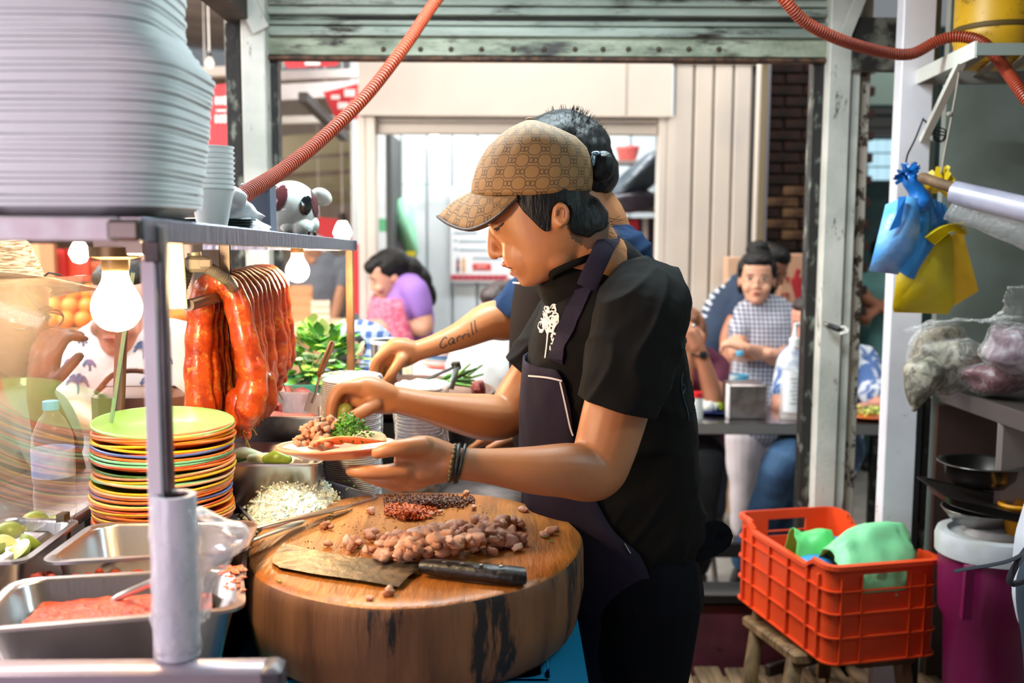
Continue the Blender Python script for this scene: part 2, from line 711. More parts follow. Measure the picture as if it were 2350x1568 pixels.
upright(2, 519, 556, 260, 2.96, .06, M_black, P(530, 50, 2.96).z)
upright(3, 556, 611, 260, 2.94, .07, M_white)
upright(4, 611, 638, 260, 3.00, .05, M_black, P(620, 130, 3.0).z, .29)
upright(5, 1850, 1887, 640, 3.00, .05, M_black, P(1870, 120, 3.0).z, .29)
upright(6, 1886, 1936, 640, 2.95, .08, M_white)
upright(7, 1936, 1957, 640, 2.965, .07, M_white)
upright(8, 1957, 1980, 640, 2.99, .06, M_rust)
upright(9, 2047, 2121, 650, 2.66, .05, M_whiter)
upright(10, 2120, 2143, 420, 2.72, .04, M_grey, zt, P(2130, 700, 2.72).z)
upright(11, 2093, 2112, 1100, 2.66, .04, mat('black_rack_steel', '#1b1819', .4, bump=.1), P(2100, 915, 2.66).z)
upright(12, 2112, 2130, 1100, 2.68, .03, M_black, P(2100, 915, 2.66).z)
# folded corner braces at the head of the posts
br = MB()
bar(br, P(556, -20, 2.93), P(600, 70, 2.93), .02, .05)
bar(br, P(1985, -30, 2.93), P(1938, 85, 2.93), .02, .03)
struct('trim_13', br, M_white)
# sooty timber that runs towards the camera at the top left
bm_ = MB()
bar(bm_, P(548, 26, 2.99), P(395, -120, 2.1), .07, .06)
struct('trim_14', bm_, M_wooddk)
lt = MB()
pbox(lt, 1960, 40, 2085, 160, 2.93, .05)
struct('trim_15', lt, mat('sooty_lintel', '#6d6a60', .7, var='#1d1916', vs=12, vlo=.38, vhi=.5))

# rolling shutter across the head of the opening
sh = thing('rolling_shutter', 'pale green stained metal rolling shutter half rolled up above the stall opening', 'shutter', (0.16, 2.98, 2.0))
for i, (y0, y1, mt) in enumerate([(-75, -40, M_green), (-40, -2, M_green), (0, 17, M_green), (19, 39, M_green), (50, 62, M_green), (63, 88, M_green)]):
    mb = MB()
    a, b = P(604, (y0 + y1) / 2, 3.0), P(1905, (y0 + y1) / 2, 3.0)
    t, k = P(1200, y0, 3.0).z, P(1200, y1, 3.0).z
    prof = [(0, k), (-.012, k + (t - k) * .12), (-.016, k + (t - k) * .5), (-.010, k + (t - k) * .9), (0, t), (.012, t), (.012, k)]
    mb.rings([[V((a.x, 2.995 + y, z)) for y, z in prof], [V((b.x, 2.995 + y, z)) for y, z in prof]])
    obj('slat', mb, mt, sh, 30)
mb = MB(); pbox(mb, 560, -75, 1960, -120, 2.98, .06, zt=2.34, zb=P(1200, -72, 3).z); struct('trim_80', mb, M_green)
mb = MB()
pbox(mb, 604, 38, 1905, 64, 3.005, .02)
obj('slat_gap', mb, mat('soot', '#26201c', .8, var='#8a8f82', vs=16, vlo=.55, vhi=.7, stretch=(.3, 1, 3)), sh)
mb = MB()
pbox(mb, 606, 89, 1902, 130, 2.985, .03, .003)
bb = obj('bottom_bar', mb, mat('stained_bottom_bar', '#adb29c', .5, var='#737a64', vs=9, stretch=(.5, 1, 1.5), dirt='#2a1d15', ds=7, dlo=.53, dhi=.63, dstretch=(.5, 1, 2), bump=.3, bs=60), sh)
for px in (880, 965, 1035, 1105, 1178, 1249, 1320, 1384, 1442, 1512, 1581, 1650):
    mb = MB()
    c = P(px, 113, 2.983)
    mb.lathe([(0, -.006), (.004, -.006), (.0075, -.002), (.008, .002)], (0, 0, 0), 8, Matrix.Translation(c) @ Matrix.Rotation(R(-90), 4, 'X'))
    obj('bolt', mb, mat('rusty_bolt', '#4a3a2c', .7), sh)
mb = MB()
pbox(mb, 612, 130, 1896, 139, 2.975, .045, .002)
obj('bottom_lip', mb, mat('rusty_lip', '#3a2822', .8, var='#6e4c38', vs=40), sh)

# wire with a black grip tied to the right-hand post
hk = thing('hook_wire', 'short black handled hook with white knotted cord on the right door post', 'hook', P(1905, 750, 2.94))
mb = MB(); mb.tube([P(1893, 742, 2.945), P(1900, 746, 2.93), P(1906, 749, 2.92)], .005, 8, rnd=True); obj('hook_eye', mb, mat('dull_metal', '#8a8780', .4, 1), hk)
mb = MB(); mb.tube([P(1903, 748, 2.92), P(1925, 756, 2.90)], .0085, 8, rnd=True); obj('grip', mb, mat('black_plastic', '#151516', .35), hk)
mb = MB(); mb.tube(spl([P(1925, 756, 2.9), P(1936, 750, 2.9), P(1946, 762, 2.89), P(1930, 766, 2.89), P(1948, 756, 2.91)], 5), .004, 6, rnd=True); obj('cord', mb, mat('white_cord', '#d8d4cc', .8), hk)

# pallet on the kitchen floor
pl = thing('floor_pallet', 'worn timber slatted pallet laid on the kitchen floor', 'pallet', (0.7, 2.1, 0))
M_plk = mat('pallet_timber', '#8d7352', .75, var='#54412f', vs=9, stretch=(4, .5, 1), dirt='#2a2019', ds=7, dlo=.58, dhi=.7, bump=.3, bs=30, bstretch=(4, .4, 1))
rs = random.Random(3)
for i in range(14):
    x = .14 + i * .093
    mb = MB()
    mb.box((x, 2.2 + rs.uniform(-.01, .01), .105 + rs.uniform(-.003, .003)), (.076 + rs.uniform(-.012, .006), 1.5, .018), rotz(rs.uniform(-.012, .012)), .003)
    obj('plank', mb, M_plk, pl)
for y in (1.55, 2.2, 2.88):
    mb = MB(); mb.box((.75, y, .05), (1.36, .07, .092)); obj('bearer', mb, M_plk, pl)

# ------------------------------------------------------------------ shop front across the walkway
YS = 5.2
wm = MB()
pbox(wm, 822, 100, 1543, 266, YS, .25, zt=3.2)
w_sh = struct('wall_shop', wm, M_cream)
mb = MB(); pbox(mb, 1437, 100, 1439, 264, YS - .004, .01, zt=3.2); obj('panel_joint', mb, mat('joint_grey', '#9a9488', .7), w_sh)
for x0, x1 in ((824, 841), (842, 863), (1508, 1525), (1526, 1546)):
    mb = MB(); pbox(mb, x0, 266, x1, 900, YS + .02 + .02 * (x0 % 2), .12, .004, zb=0); obj('door_post', mb, M_cream, w_sh)
for y0, y1 in ((258, 270), (272, 283), (285, 309)):
    mb = MB(); pbox(mb, 862, y0, 1510, y1, YS + .06, .05, .006); obj('shutter_slat', mb, M_cream if y0 < 280 else mat('stained_slat', '#d3cabd', .5, dirt='#4a3426', ds=8, dlo=.64, dhi=.72), w_sh)
iw = MB()
for i in range(13):
    x = -1.0 + i * .17
    iw.box((x, 6.72, 1.3), (.158, .04, 2.7), None, .008)
iw.box((.12, 6.76, 1.3), (2.3, .03, 2.7))
struct('wall_shop_inner', iw, M_shopw)
mb = MB(); pbox(mb, 886, 306, 899, 700, 6.0, .5, zb=0); struct('trim_16', mb, mat('dark_frame', '#45494a', .6))
rw = MB(); rw.box((1.25, 6.0, 1.4), (.04, 1.5, 2.8)); struct('wall_shop_side', rw, mat('dim_side', '#6a6a68', .7))
# cream board wall
wv = MB()
pbox(wv, 1543, 100, 1752, 900, YS + .06, .04, zt=3.2, zb=0)
w_bo = struct('wall_boards', wv, mat('board_joint', '#8c7d60', .8))
xs = [1545, 1591, 1636, 1681, 1724]
for i in range(4):
    mb = MB(); pbox(mb, xs[i] + 2, 147, xs[i + 1] - 3, 560, YS + .02, .04, .006, zb=0); obj('board', mb, M_creamw, w_bo)
mb = MB(); pbox(mb, 1543, 100, 1752, 147, YS + .01, .05, zt=3.2); obj('board_head', mb, M_creamw, w_bo)
for x0, x1, Y in ((1725, 1737, YS), (1747, 1757, YS + .1)):
    mb = MB(); a = P((x0 + x1) / 2, 560, Y); mb.tube([(a.x, Y, 0), (a.x, Y, 3.1)], m((x1 - x0) / 2, Y), 10); obj('pole', mb, M_cream if x0 < 1740 else mat('blue_grey_pole', '#9a9ba6', .5), w_bo)
# brick wall
wk = MB(); a, b = P(1745, 400, 5.7), P(1985, 400, 5.7)
wk.box(((a.x + b.x) / 2, 5.76, 1.5), (b.x - a.x, .08, 3.0))
w_br = struct('wall_brick', wk, M_mortar)
bl, bh = .205, .062
zt0 = P(1800, 130, 5.7).z
meshes = []
for k, mt in enumerate((M_brick, M_brick2)):
    mb = MB(); mb.box((0, 0, 0), (bl - .012, .05, bh - .011), None, .004)
    me = mb.mesh('brick'); me.materials.append(mt); meshes.append(me)
for r in range(24):
    for c in range(4):
        x = a.x + .02 + c * bl + (bl / 2 if r % 2 else 0)
        z = zt0 - r * bh
        if x > b.x - .05:
            continue
        q = pix((x, 5.7, z))
        tan_ = 1785 < q[0] < 1850 and 425 < q[1] < 560
        o = bpy.data.objects.new('brick', meshes[1 if tan_ else 0]); COL.objects.link(o)
        o.location = (x, 5.715 + rs.uniform(-.004, .004), z); o.parent = w_br
# things beyond the right-hand gap
wx = MB(); wx.box((2.6, 7.6, 1.5), (2.4, .06, 3.0)); struct('wall_aisle', wx, mat('teal_dim_wall', '#3d5a58', .8, var='#28393a', vs=3))
mb = MB(); pbox(mb, 1975, 165, 2085, 240, 7.2, .04); struct('trim_17', mb, mat('pale_green_panel', '#d5f2e2', .5))
for y0, y1 in ((248, 262), (270, 292), (296, 312)):
    mb = MB(); pbox(mb, 1960, y0, 2100, y1, 7.0, .1); struct('trim_%d' % (18 + y0 % 7), mb, mat('dim_beam', '#6a6a66', .7))
wn = MB(); pbox(wn, 1992, 318, 2058, 416, 7.3, .03)
wno = struct('window_1', wn, mat('window_frame_grey', '#5f7276', .6))
for i in range(3):
    for j in range(3):
        mb = MB(); pbox(mb, 1994 + i * 22, 321 + j * 32, 2013 + i * 22, 349 + j * 32, 7.28, .02); obj('pane', mb, emit('lit_pane', '#bfe6f5', .8) if 'lit_pane' not in MATS else MATS['lit_pane'], wno)

# ------------------------------------------------------------------ market roof and far aisle
M_roof = mat('market_roof_sheet', '#d9d2cc', .6, var='#b9aeb0', vs=2)
M_yel = mat('straw_roof_sheet', '#e3d9b4', .6, var='#c2b283', vs=2)
def slab(name, pts, mt, th=.04):
    mb = MB(); mb.add([V(p) for p in pts], [(0, 1, 2, 3)])
    o = obj(name, mb, mt, None, False, solid=th); o['kind'] = 'structure'; return o
slab('ceiling_aisle', [(-7, 4.2, 3.05), (-.75, 4.2, 2.75), (-.75, 14, 3.7), (-7, 14, 4.2)], M_roof)
for i, (y0, y1, Y, mt) in enumerate([(163, 182, 5.4, M_roof), (188, 222, 5.9, M_roof), (268, 284, 6.6, M_cream), (300, 350, 8.0, M_yel), (362, 392, 8.8, M_yel), (402, 440, 9.6, M_yel), (448, 470, 10.4, M_yel)]):
    mb = MB(); bar(mb, P(600, y1 - 6, Y), P(835, (y0 + y1) / 2 - 4, Y + .5), .12, m(y1 - y0, Y))
    struct('trim_%d' % (30 + i), mb, mt)
mb = MB(); bar(mb, P(430, 168, 5.5), P(530, 165, 5.5), .08, m(20, 5.5)); struct('trim_40', mb, M_cream)
mb = MB(); bar(mb, P(695, 222, 5.5), P(790, 315, 6.4), .05, .05); struct('trim_41', mb, mat('dark_strut', '#4a4644', .7))
wf = MB(); wf.box((-3.6, 13.5, 1.8), (9, .1, 3.6)); struct('wall_far', wf, mat('bright_far_wall', '#e5ddd2', .6, var='#c7a58f', vs=1.2))
wl = MB(); wl.box((-5.2, 8, 1.6), (.1, 9, 3.2)); struct('wall_far_left', wl, mat('warm_far_wall', '#d9bfa8', .6, var='#a87a5f', vs=1.3))

M_red = mat('red_banner', '#d8333c', .6)
def banner(label, quad, Y, marks=(), mt=M_red):
    o = thing('banner', label, 'banner', P(quad[0][0], quad[0][1], Y))
    mb = MB(); mb.add([P(x, y, Y) for x, y in quad], [(0, 1, 2, 3)]); obj('cloth', mb, mt, o, False, solid=.006)
    if marks:
        mb = MB()
        for x0, y0, x1, y1 in marks:
            mb.add([P(x, y, Y - .012) for x, y in ((x0, y0), (x1, y0), (x1, y1), (x0, y1))], [(0, 1, 2, 3)])
        obj('print', mb, mat('banner_white', '#f4eeee', .6), o, False, solid=.002)
    return o
banner('plain red banner high under the market roof', [(645, 128), (790, 128), (772, 152), (660, 157)], 4.9, [(700, 138, 735, 150)])
banner('red and white printed banner hung askew by the cream shop', [(742, 212), (822, 192), (822, 274), (768, 268)], 6.0, [(760, 218, 780, 228), (790, 205, 815, 222), (775, 235, 800, 250), (805, 232, 818, 262)])
banner('red sign with white lettering behind the foam box tower', [(470, 198), (522, 193), (528, 340), (470, 345)], 5.0, [(494, 222, 500, 240), (503, 222, 509, 240), (512, 221, 519, 240), (496, 252, 520, 256), (494, 264, 500, 282), (503, 264, 509, 282), (512, 263, 519, 282)])
banner('red cloth hanging at the far end of the aisle', [(728, 498), (790, 505), (812, 560), (732, 562)], 7.5)
banner('tall red cloth strip beside the cream shop post', [(808, 560), (824, 560), (824, 720), (808, 720)], 6.0)

CEILZ = lambda x, y: 2.75 + (y - 4.2) * .097 + max(0, -.75 - x) * .048
for o in [q for q in COL.objects if q.name.startswith('banner')]:
    c = ORG[o.name]
    ch = o.children[0]
    xs_ = sorted(v.co.x for v in ch.data.vertices)
    zm = max(v.co.z for v in ch.data.vertices)
    for x in (xs_[0] + .01, xs_[-1] - .01):
        mb = MB(); mb.tube([(c.x + x, c.y + .003, c.z + zm - .06), (c.x + x, c.y + .003, CEILZ(c.x + x, c.y) + .03)], .003, 5); obj('cord', mb, mat('white_cord', '#d8d4cc', .8), o)

def hang_bulb(label, px, py, Y, top, r=.03, s=9):
    o = thing('hanging_bulb', label, 'light bulb', P(px, py, Y))
    c = P(px, py, Y)
    mb = MB(); mb.tube([(c.x, Y, c.z + r * 1.2), (c.x, Y, top)], .004, 6); obj('cord', mb, mat('white_cord', '#d8d4cc', .8), o)
    mb = MB(); mb.lathe([(.3 * r, r * 1.3), (.45 * r, r * 1.3), (.45 * r, r * 2.1), (.2 * r, r * 2.3)], c, 10); obj('socket', mb, mat('dark_socket', '#332c28', .5), o)
    mb = MB(); mb.lathe([(.001, -r), (.6 * r, -.8 * r), (r, 0), (.75 * r, .7 * r), (.4 * r, 1.35 * r)], c, 14); obj('bulb_glass', mb, emit('bulb_far_%d' % px, '#fff1dc', s), o)
hang_bulb('unlit looking white bulb on a cord under the roof at top left', 481, 146, 4.6, 2.85, .022, 1.2)
cs = MB(); cs.box((.2, 6.05, 2.80), (2.6, 1.5, .03)); struct('ceiling_shop', cs, M_cream)
hang_bulb('glowing bulb inside the white shop interior', 997, 332, 6.3, 2.79, .05, 8)
hang_bulb('glowing bulb low beside the far red cloth', 786, 535, 7.0, 2.9, .06, 12)
hang_bulb('larger glowing bulb seen under the shelf at far left', 182, 582, 4.2, 2.7, .04, 14)
hang_bulb('glowing bulb at the left edge above the straw hat', 42, 560, 4.4, 2.7, .035, 14)

# ================================================================== cart, trays and food
M_steel = mat('brushed_steel', '#c4c2c4', .28, 1, bump=.04, bs=200, bstretch=(1, 1, .08))
M_steel2 = mat('worn_steel', '#b5aeb0', .36, 1, var='#8d8584', vs=20, bump=.05, bs=120)
M_pewter = mat('dented_steel_edge', '#8f95a6', .33, .9, bump=.5, bs=55, bstretch=(1, 2.4, .3))
M_rod = mat('greasy_rod', '#6b625c', .4, .9)
M_copper = mat('rusty_tan_post', '#8f6a48', .55, .3, var='#5a4230', vs=30, stretch=(1, 1, .3))
M_foam = mat('white_foam', '#eef1f2', .55, bump=.05, bs=200)
M_lilac = mat('lilac_steel_bar', '#a79aa6', .35, .5, bump=.05, bs=60)

CT = .912     # worktop height
cart = thing('taco_cart', 'steel taco serving cart with a raised shelf along its customer side', 'food cart', (-.45, 1.7, 0))
mb = MB()
poly = [(-.74, .98), (-.40, .98), (-.40, 1.80), (.02, 1.80), (.02, 2.62), (-.74, 2.62)]
mb.prism(poly, CT - .03, CT)
obj('worktop', mb, M_steel2, cart)
mb = MB(); mb.prism([(-.72, 1.0), (-.42, 1.0), (-.42, 1.86), (0, 1.86), (0, 2.6), (-.72, 2.6)], .06, CT - .03)
obj('body_panel', mb, mat('black_cart_side', '#141214', .4), cart)
for x, y in ((-.7, 1.03), (-.45, 1.03), (-.7, 2.57), (-.03, 2.57)):
    mb = MB(); mb.tube([(x, y, 0), (x, y, .07)], .02, 8); obj('foot', mb, M_black, cart)
# near end bar
mb = MB()
a = P(-120, 1556, .955); b = P(650, 1550, .965)
bar(mb, (a.x, .955, .975), (b.x, .965, .975), .035, .035, bev=.004)
obj('end_bar', mb, M_lilac, cart)
mb = MB(); bar(mb, (b.x - .022, .963, .975), (b.x + .001, .965, .975), .037, .037, bev=.004); obj('bar_end_cap', mb, mat('dark_cap', '#4b4650', .4), cart)
# shelf: near edge higher than the far one by its old bend
SZ = lambda y: 1.438 - (y - .95) * .0185
x0, x1 = -.70, -.352
mb = MB()
mb.rings([[V((x, y, SZ(y) - .004)) for x, y in ((x0, .95), (x1, .95), (x1 - .006, 2.26), (x0, 2.26))],
          [V((x, y, SZ(y))) for x, y in ((x0, .95), (x1, .95), (x1 - .006, 2.26), (x0, 2.26))]])
obj('shelf_plate', mb, M_steel2, cart)
mb = MB(); bar(mb, (x1, .95, SZ(.95) - .011), (x1 - .006, 2.265, SZ(2.26) - .011), .005, .024, bev=.0015); obj('shelf_edge', mb, M_pewter, cart)
mb = MB(); bar(mb, (x0, .948, SZ(.95) - .011), (x1 - .02, .948, SZ(.95) - .011), .006, .023, bev=.002); obj('shelf_edge', mb, mat('white_taped_edge', '#efe9ec', .4, var='#d7b9c4', vs=14), cart)
mb = MB(); bar(mb, (x1 - .03, .945, SZ(.95) - .012), (x1 + .001, .945, SZ(.95) - .012), .01, .02, bev=.003); obj('shelf_corner', mb, M_rod, cart)
mb = MB(); bar(mb, (x0, 2.262, SZ(2.26) - .011), (x1, 2.262, SZ(2.26) - .011), .004, .022); obj('shelf_edge', mb, M_pewter, cart)
# posts
def vpost(name, px0, px1, yref, Y, d, mt, zt_, zb_, lean=0):
    mb = MB(); a, b = P(px0, yref, Y), P(px1, yref, Y)
    bar(mb, ((a.x + b.x) / 2 - lean, Y + d / 2, zb_), ((a.x + b.x) / 2, Y + d / 2, zt_), d, b.x - a.x, up=(1, 0, 0), bev=.0015)
    return obj(name, mb, mt, cart)
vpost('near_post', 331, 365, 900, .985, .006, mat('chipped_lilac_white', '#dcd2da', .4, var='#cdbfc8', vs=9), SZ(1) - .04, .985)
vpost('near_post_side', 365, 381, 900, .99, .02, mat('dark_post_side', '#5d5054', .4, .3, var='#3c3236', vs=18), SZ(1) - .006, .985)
vpost('post_head', 329, 366, 600, .983, .008, mat('peeled_post_head', '#4a3c3c', .5, var='#2f2528', vs=20), SZ(1) - .006, SZ(1) - .042)
vpost('far_post', 794, 811, 700, 2.235, .016, M_copper, SZ(2.24) - .006, CT)
vpost('outer_post', 275, 298, 860, 1.64, .014, mat('brown_steel_post', '#6a5344', .5, .3), P(290, 640, 1.64).z, CT, .03)
vpost('rear_strip', 503, 529, 600, 1.66, .004, M_rod, SZ(1.66) - .01, P(515, 645, 1.66).z)
vpost('hanging_strip', 379, 422, 640, 1.55, .004, mat('cream_strip', '#efe2cf', .4, dirt='#8c6a48', ds=30, dlo=.66, dhi=.7), SZ(1.55) - .01, P(400, 710, 1.55).z, -.004)
vpost('lamp_strip', 213, 330, 590, 1.2, .05, M_rod, SZ(1.2) - .004, P(270, 585, 1.2).z)
# rod that carries the sausages
RA, RB = P(432, 701, 1.57), P(646, 640, 2.18)
RC = lambda y: RA.lerp(RB, (y - 1.57) / .61)
mb = MB(); mb.tube([RA, RB], .0095, 12); obj('sausage_rod', mb, M_rod, cart)
mb = MB(); bar(mb, (RB.x, RB.y - .02, RB.z - .012), (RB.x, RB.y - .02, SZ(2.16)), .02, .004); obj('rod_hanger', mb, M_rod, cart)
mb = MB(); mb.box((-.55, 1.575, (CT + .955) / 2), (.2, .2, .955 - CT)); obj('plate_riser', mb, M_steel2, cart)
# conduit box under the shelf
mb = MB(); mb.box(P(452, 606, 1.6), (.036, .04, .026), rotz(.5), .006); mb.tube([P(445, 580, 1.6), P(448, 600, 1.6)], .011, 12); mb.box(P(470, 604, 1.59), (.02, .022, .018), rotz(.5), .004)
obj('junction_box', mb, mat('cast_grey', '#a8a196', .5, .4), cart)
for pts in ([P(472, 612, 1.6), P(500, 628, 1.63), P(530, 652, 1.68), P(545, 690, 1.8)], [P(432, 612, 1.595), P(424, 640, 1.6), P(405, 690, 1.62)]):
    mb = MB(); s = spl(pts, 14)
    mb.tube([q for q in s], [.0088 + .0014 * (i % 2) for i in range(len(s))], 10)
    obj('conduit', mb, mat('grey_conduit', '#8b857c', .45, .5), cart)

# glass sneeze guard, leaning out at the foot
gd = thing('glass_guard', 'leaning glass sneeze guard between the plates and the hatted customer', 'glass', P(262, 955, 1.58))
ft, fb = P(302, 626, 1.58), P(228, 1130, 1.58)
lean = (ft - fb)
nt_ = V((ft.x - .004, .80, ft.z + .01)); nb = V((fb.x - .004, .80, fb.z + .01))
mb = MB(); mb.rings([[ft, fb, nb, nt_], [p + V((.004, 0, 0)) for p in (ft, fb, nb, nt_)]])
obj('pane', mb, pane_glass('guard_glass', .03), gd, False)
mb = MB(); mb.tube([ft + V((.002, .001, 0)), fb + V((.002, .001, 0))], .0035, 6); obj('pane_edge', mb, mat('green_glass_edge', '#8fb79d', .2, trans=.3), gd)
for y in (1.0, 1.45):
    q = fb.lerp(nb, (1.58 - y) / .78)
    mb = MB(); mb.box((q.x, y, (q.z + CT) / 2), (.012, .02, q.z - CT)); obj('bracket', mb, M_rod, gd)

# bulbs
def cart_bulb(label, px, py, Y, r, s, nb_):
    c = P(px, py, Y)
    o = thing('light_bulb', label, 'light bulb', c)
    mb = MB(); mb.lathe([(max(.0005, a), b) for a, b in spl([(.0, -r), (.5 * r, -.87 * r), (.87 * r, -.5 * r), (r, 0), (.9 * r, .45 * r), (.68 * r, .85 * r), (.52 * r, 1.2 * r), (.48 * r, 1.55 * r)], 3)], c, 36)
    obj('bulb_glass', mb, emit(nb_, '#ffd9a0', s), o)
    mb = MB(); mb.lathe([(.5 * r, 1.5 * r), (.56 * r, 1.6 * r), (.56 * r, 2.0 * r), (1.0 * r, 2.1 * r), (1.0 * r, 2.5 * r), (.001, 2.5 * r)], c, 18)
    mb.box((c.x, c.y, (c.z + 2.4 * r + SZ(Y) - .004) / 2), (.03, .03, max(.004, SZ(Y) - .004 - c.z - 2.4 * r)))
    obj('socket', mb, mat('brass_socket', '#6e5a40', .4, .7), o)
cart_bulb('glowing bulb hanging under the shelf in front of the straw-hatted customer', 268, 706, 1.22, .0295, 250, 'bulb_glow_a')
cart_bulb('glowing bulb under the far end of the shelf beyond the sausages', 683, 622, 2.08, .0245, 230, 'bulb_glow_b')

# ------------------------------------------------------------------ trays
def rrect(c4, rad, ins=0, z=0, k=5):
    """rounded outline of a four-cornered flat shape pulled in by ins"""
    c4 = [V((p[0], p[1], 0)) for p in c4]
    ctr = sum(c4, V((0, 0, 0))) / 4
    out = []
    n = 4
    q = []
    for i in range(n):
        a, b, c = c4[i - 1], c4[i], c4[(i + 1) % n]
        d1, d2 = (a - b).normalized(), (c - b).normalized()
        s = max(.3, d1.cross(d2).length)
        q.append(b + (d1 + d2) * (ins / s))
    for i in range(n):
        a, b, c = q[i - 1], q[i], q[(i + 1) % n]
        d1, d2 = (a - b).normalized(), (c - b).normalized()
        p0, p1 = b + d1 * rad, b + d2 * rad
        for j in range(k + 1):
            t = j / k
            e = p0 * (1 - t) ** 2 + b * 2 * t * (1 - t) + p1 * t * t
            out.append(V((e.x, e.y, z)))
    return out

def tray(name, label, cat, c4, zr, depth, mt, rim=.012, taper=.014, rad=.03, group=None, lip=.004):
    ctr = sum((V((p[0], p[1], 0)) for p in c4), V((0, 0, 0))) / 4
    o = thing(name, label, cat, (ctr.x, ctr.y, zr - depth), group)
    mb = MB()
    prof = [(0, zr - lip), (0, zr), (rim, zr), (rim + .003, zr - .004), (rim + taper, zr - depth + .008), (rim + taper + .008, zr - depth + .0015)]
    mb.rings([rrect(c4, max(.004, rad - i_ * .3), i_, z) for i_, z in prof], False, True)
    obj('pan', mb, mt, o, 50, solid=.0012)
    return o, ctr

def zp(lst, z):
    return [PZ(x, y, z).to_2d() for x, y in lst]

def mound(c4, z0, hgt, ins, n=10, nz=.004, sc=60, peak=(.5, .5)):
    mb = MB()
    c = [V((p[0], p[1], 0)) for p in c4]
    def f(u, v):
        a = c[0].lerp(c[1], u).lerp(c[3].lerp(c[2], u), v)
        ctr = sum(c, V((0, 0, 0))) / 4
        a = ctr + (a - ctr) * (1 - ins)
        d = min(1, math.hypot((u - peak[0]) * 1.7, (v - peak[1]) * 1.7))
        return (a.x, a.y, z0 + hgt * max(0, (1 - d ** 2.2)) + nz * noise.noise(V((a.x * sc, a.y * sc, 3))))
    mb.grid(f, n, n)
    return mb

TR = 1.0
c_salsa = zp([(-90, 1452), (566, 1398), (556, 1298), (30, 1328)], TR)
o_sal, _ = tray('salsa_tray', 'deep steel tray of red salsa at the near end of the cart', 'tray', c_salsa, TR, .085, M_steel, rim=.010, taper=.020, rad=.035)
mb = mound(c_salsa, TR - .025, .008, .27, 26, .004, 90)
tag(obj('red_salsa', mb, mat('red_salsa', '#d8431c', .25, var='#b8240f', vs=60, bump=.7, bs=160, spec=.6), None), 'chunky red salsa filling the near steel tray', 'salsa', kind='stuff')
rs = random.Random(5)
for k in range(40):
    x = rs.uniform(70, 330)
    q = PZ(x, 1330 + rs.uniform(-6, 10), TR - .018 - rs.random() ** 2 * .016)
    q.y += .012
    sm_ = MB() if k == 0 else sm_
    sm_.ell(q, (rs.uniform(.004, .012), .0012, rs.uniform(.003, .008)), None, 6, 5)
obj('salsa_stain', sm_, mat('salsa_stain', '#b8431c', .4), o_sal)
sm = MB()
for k in range(46):
    q = PZ(rs.uniform(505, 560), rs.uniform(1299, 1325) + (30 if k % 5 == 0 else 0), TR + .002)
    sm.ell(q, (rs.uniform(.002, .006), rs.uniform(.002, .004), .0015), None, 6, 5)
obj('salsa_smear', sm, mat('salsa_smear', '#e0561c', .3), o_sal)
ld = thing('ladle', 'steel ladle with a bent handle standing in the red salsa', 'ladle', PZ(252, 1405, TR - .03))
mb = MB(); mb.tube(spl([PZ(250, 1412, TR - .03), P(252, 1392, 1.17), P(262, 1376, 1.17), P(300, 1358, 1.16), P(352, 1335, 1.13)], 6), (.005, .003), 10, rnd=True); obj('handle', mb, M_steel, ld)
mb = MB(); q = PZ(240, 1416, TR - .03); mb.lathe([(.001, -.015), (.014, -.012), (.022, 0), (.0235, .004)], q, 16); obj('bowl', mb, M_steel, ld, solid=.001)

c_emp = zp([(80, 1294), (566, 1266), (596, 1193), (212, 1199)], TR)
o_emp, _ = tray('steel_tray', 'nearly empty steel tray with green specks behind the salsa tray', 'tray', c_emp, TR, .085, M_steel, rim=.011, taper=.016, rad=.035)
mb = MB()
for k in range(40):
    q = PZ(rs.uniform(150, 330), rs.uniform(1235, 1280), TR - .080)
    mb.ell(q, (.003, .002, .001), rotz(rs.uniform(0, 3)), 6, 4)
obj('green_specks', mb, mat('green_speck', '#9aa83a', .5), o_emp)
c_lime = zp([(-120, 1296), (62, 1288), (188, 1193), (10, 1186)], TR)
tray('lime_tray', 'steel tray of limes at the left edge of the cart', 'tray', c_lime, TR, .085, M_steel, rim=.010, taper=.012, rad=.02)
M_lime = mat('lime_flesh', '#cfd88a', .35, var='#b9c86a', vs=40)
M_limes = mat('lime_skin', '#8fa544', .4)
lb = MB(); lb.ell((0, 0, 0), (.021, .021, .021), None, 16, 10)
lp = [(5, 1250), (40, 1262), (74, 1245), (20, 1225), (58, 1222), (95, 1218), (112, 1205), (80, 1200), (40, 1204), (8, 1280), (-20, 1262), (-10, 1235), (75, 1222), (128, 1208)]
lp.sort()
for i, (x, y) in enumerate(lp):
    q = PZ(x, y, TR - .012 - .01 * (i % 2))
    if i % 3 == 1:
        o = thing('lime', 'whole green lime, %s piece from the left in the lime tray' % ORD[i], 'lime', q, 'limes in the tray')
        mb = MB(); mb.ell(q, (.021, .018, .018), rotz(i), 14, 9); obj('skin', mb, M_limes, o)
    else:
        o = thing('lime_half', 'pale cut lime half, %s piece from the left in the lime tray' % ORD[i], 'lime', q, 'cut limes in the tray')
        T = Matrix.Translation(q) @ eul(rs.uniform(.2, .9), rs.uniform(-.6, .3), rs.uniform(0, 6)).to_4x4()
        mb = MB(); mb.lathe([(.001, -.015), (.010, -.013), (.017, -.006), (.019, 0)], (0, 0, 0), 14, T); obj('skin', mb, M_limes, o)
        mb = MB(); mb.lathe([(.019, 0), (.0165, .001), (.001, .001)], (0, 0, 0), 14, T); obj('flesh', mb, M_lime, o)

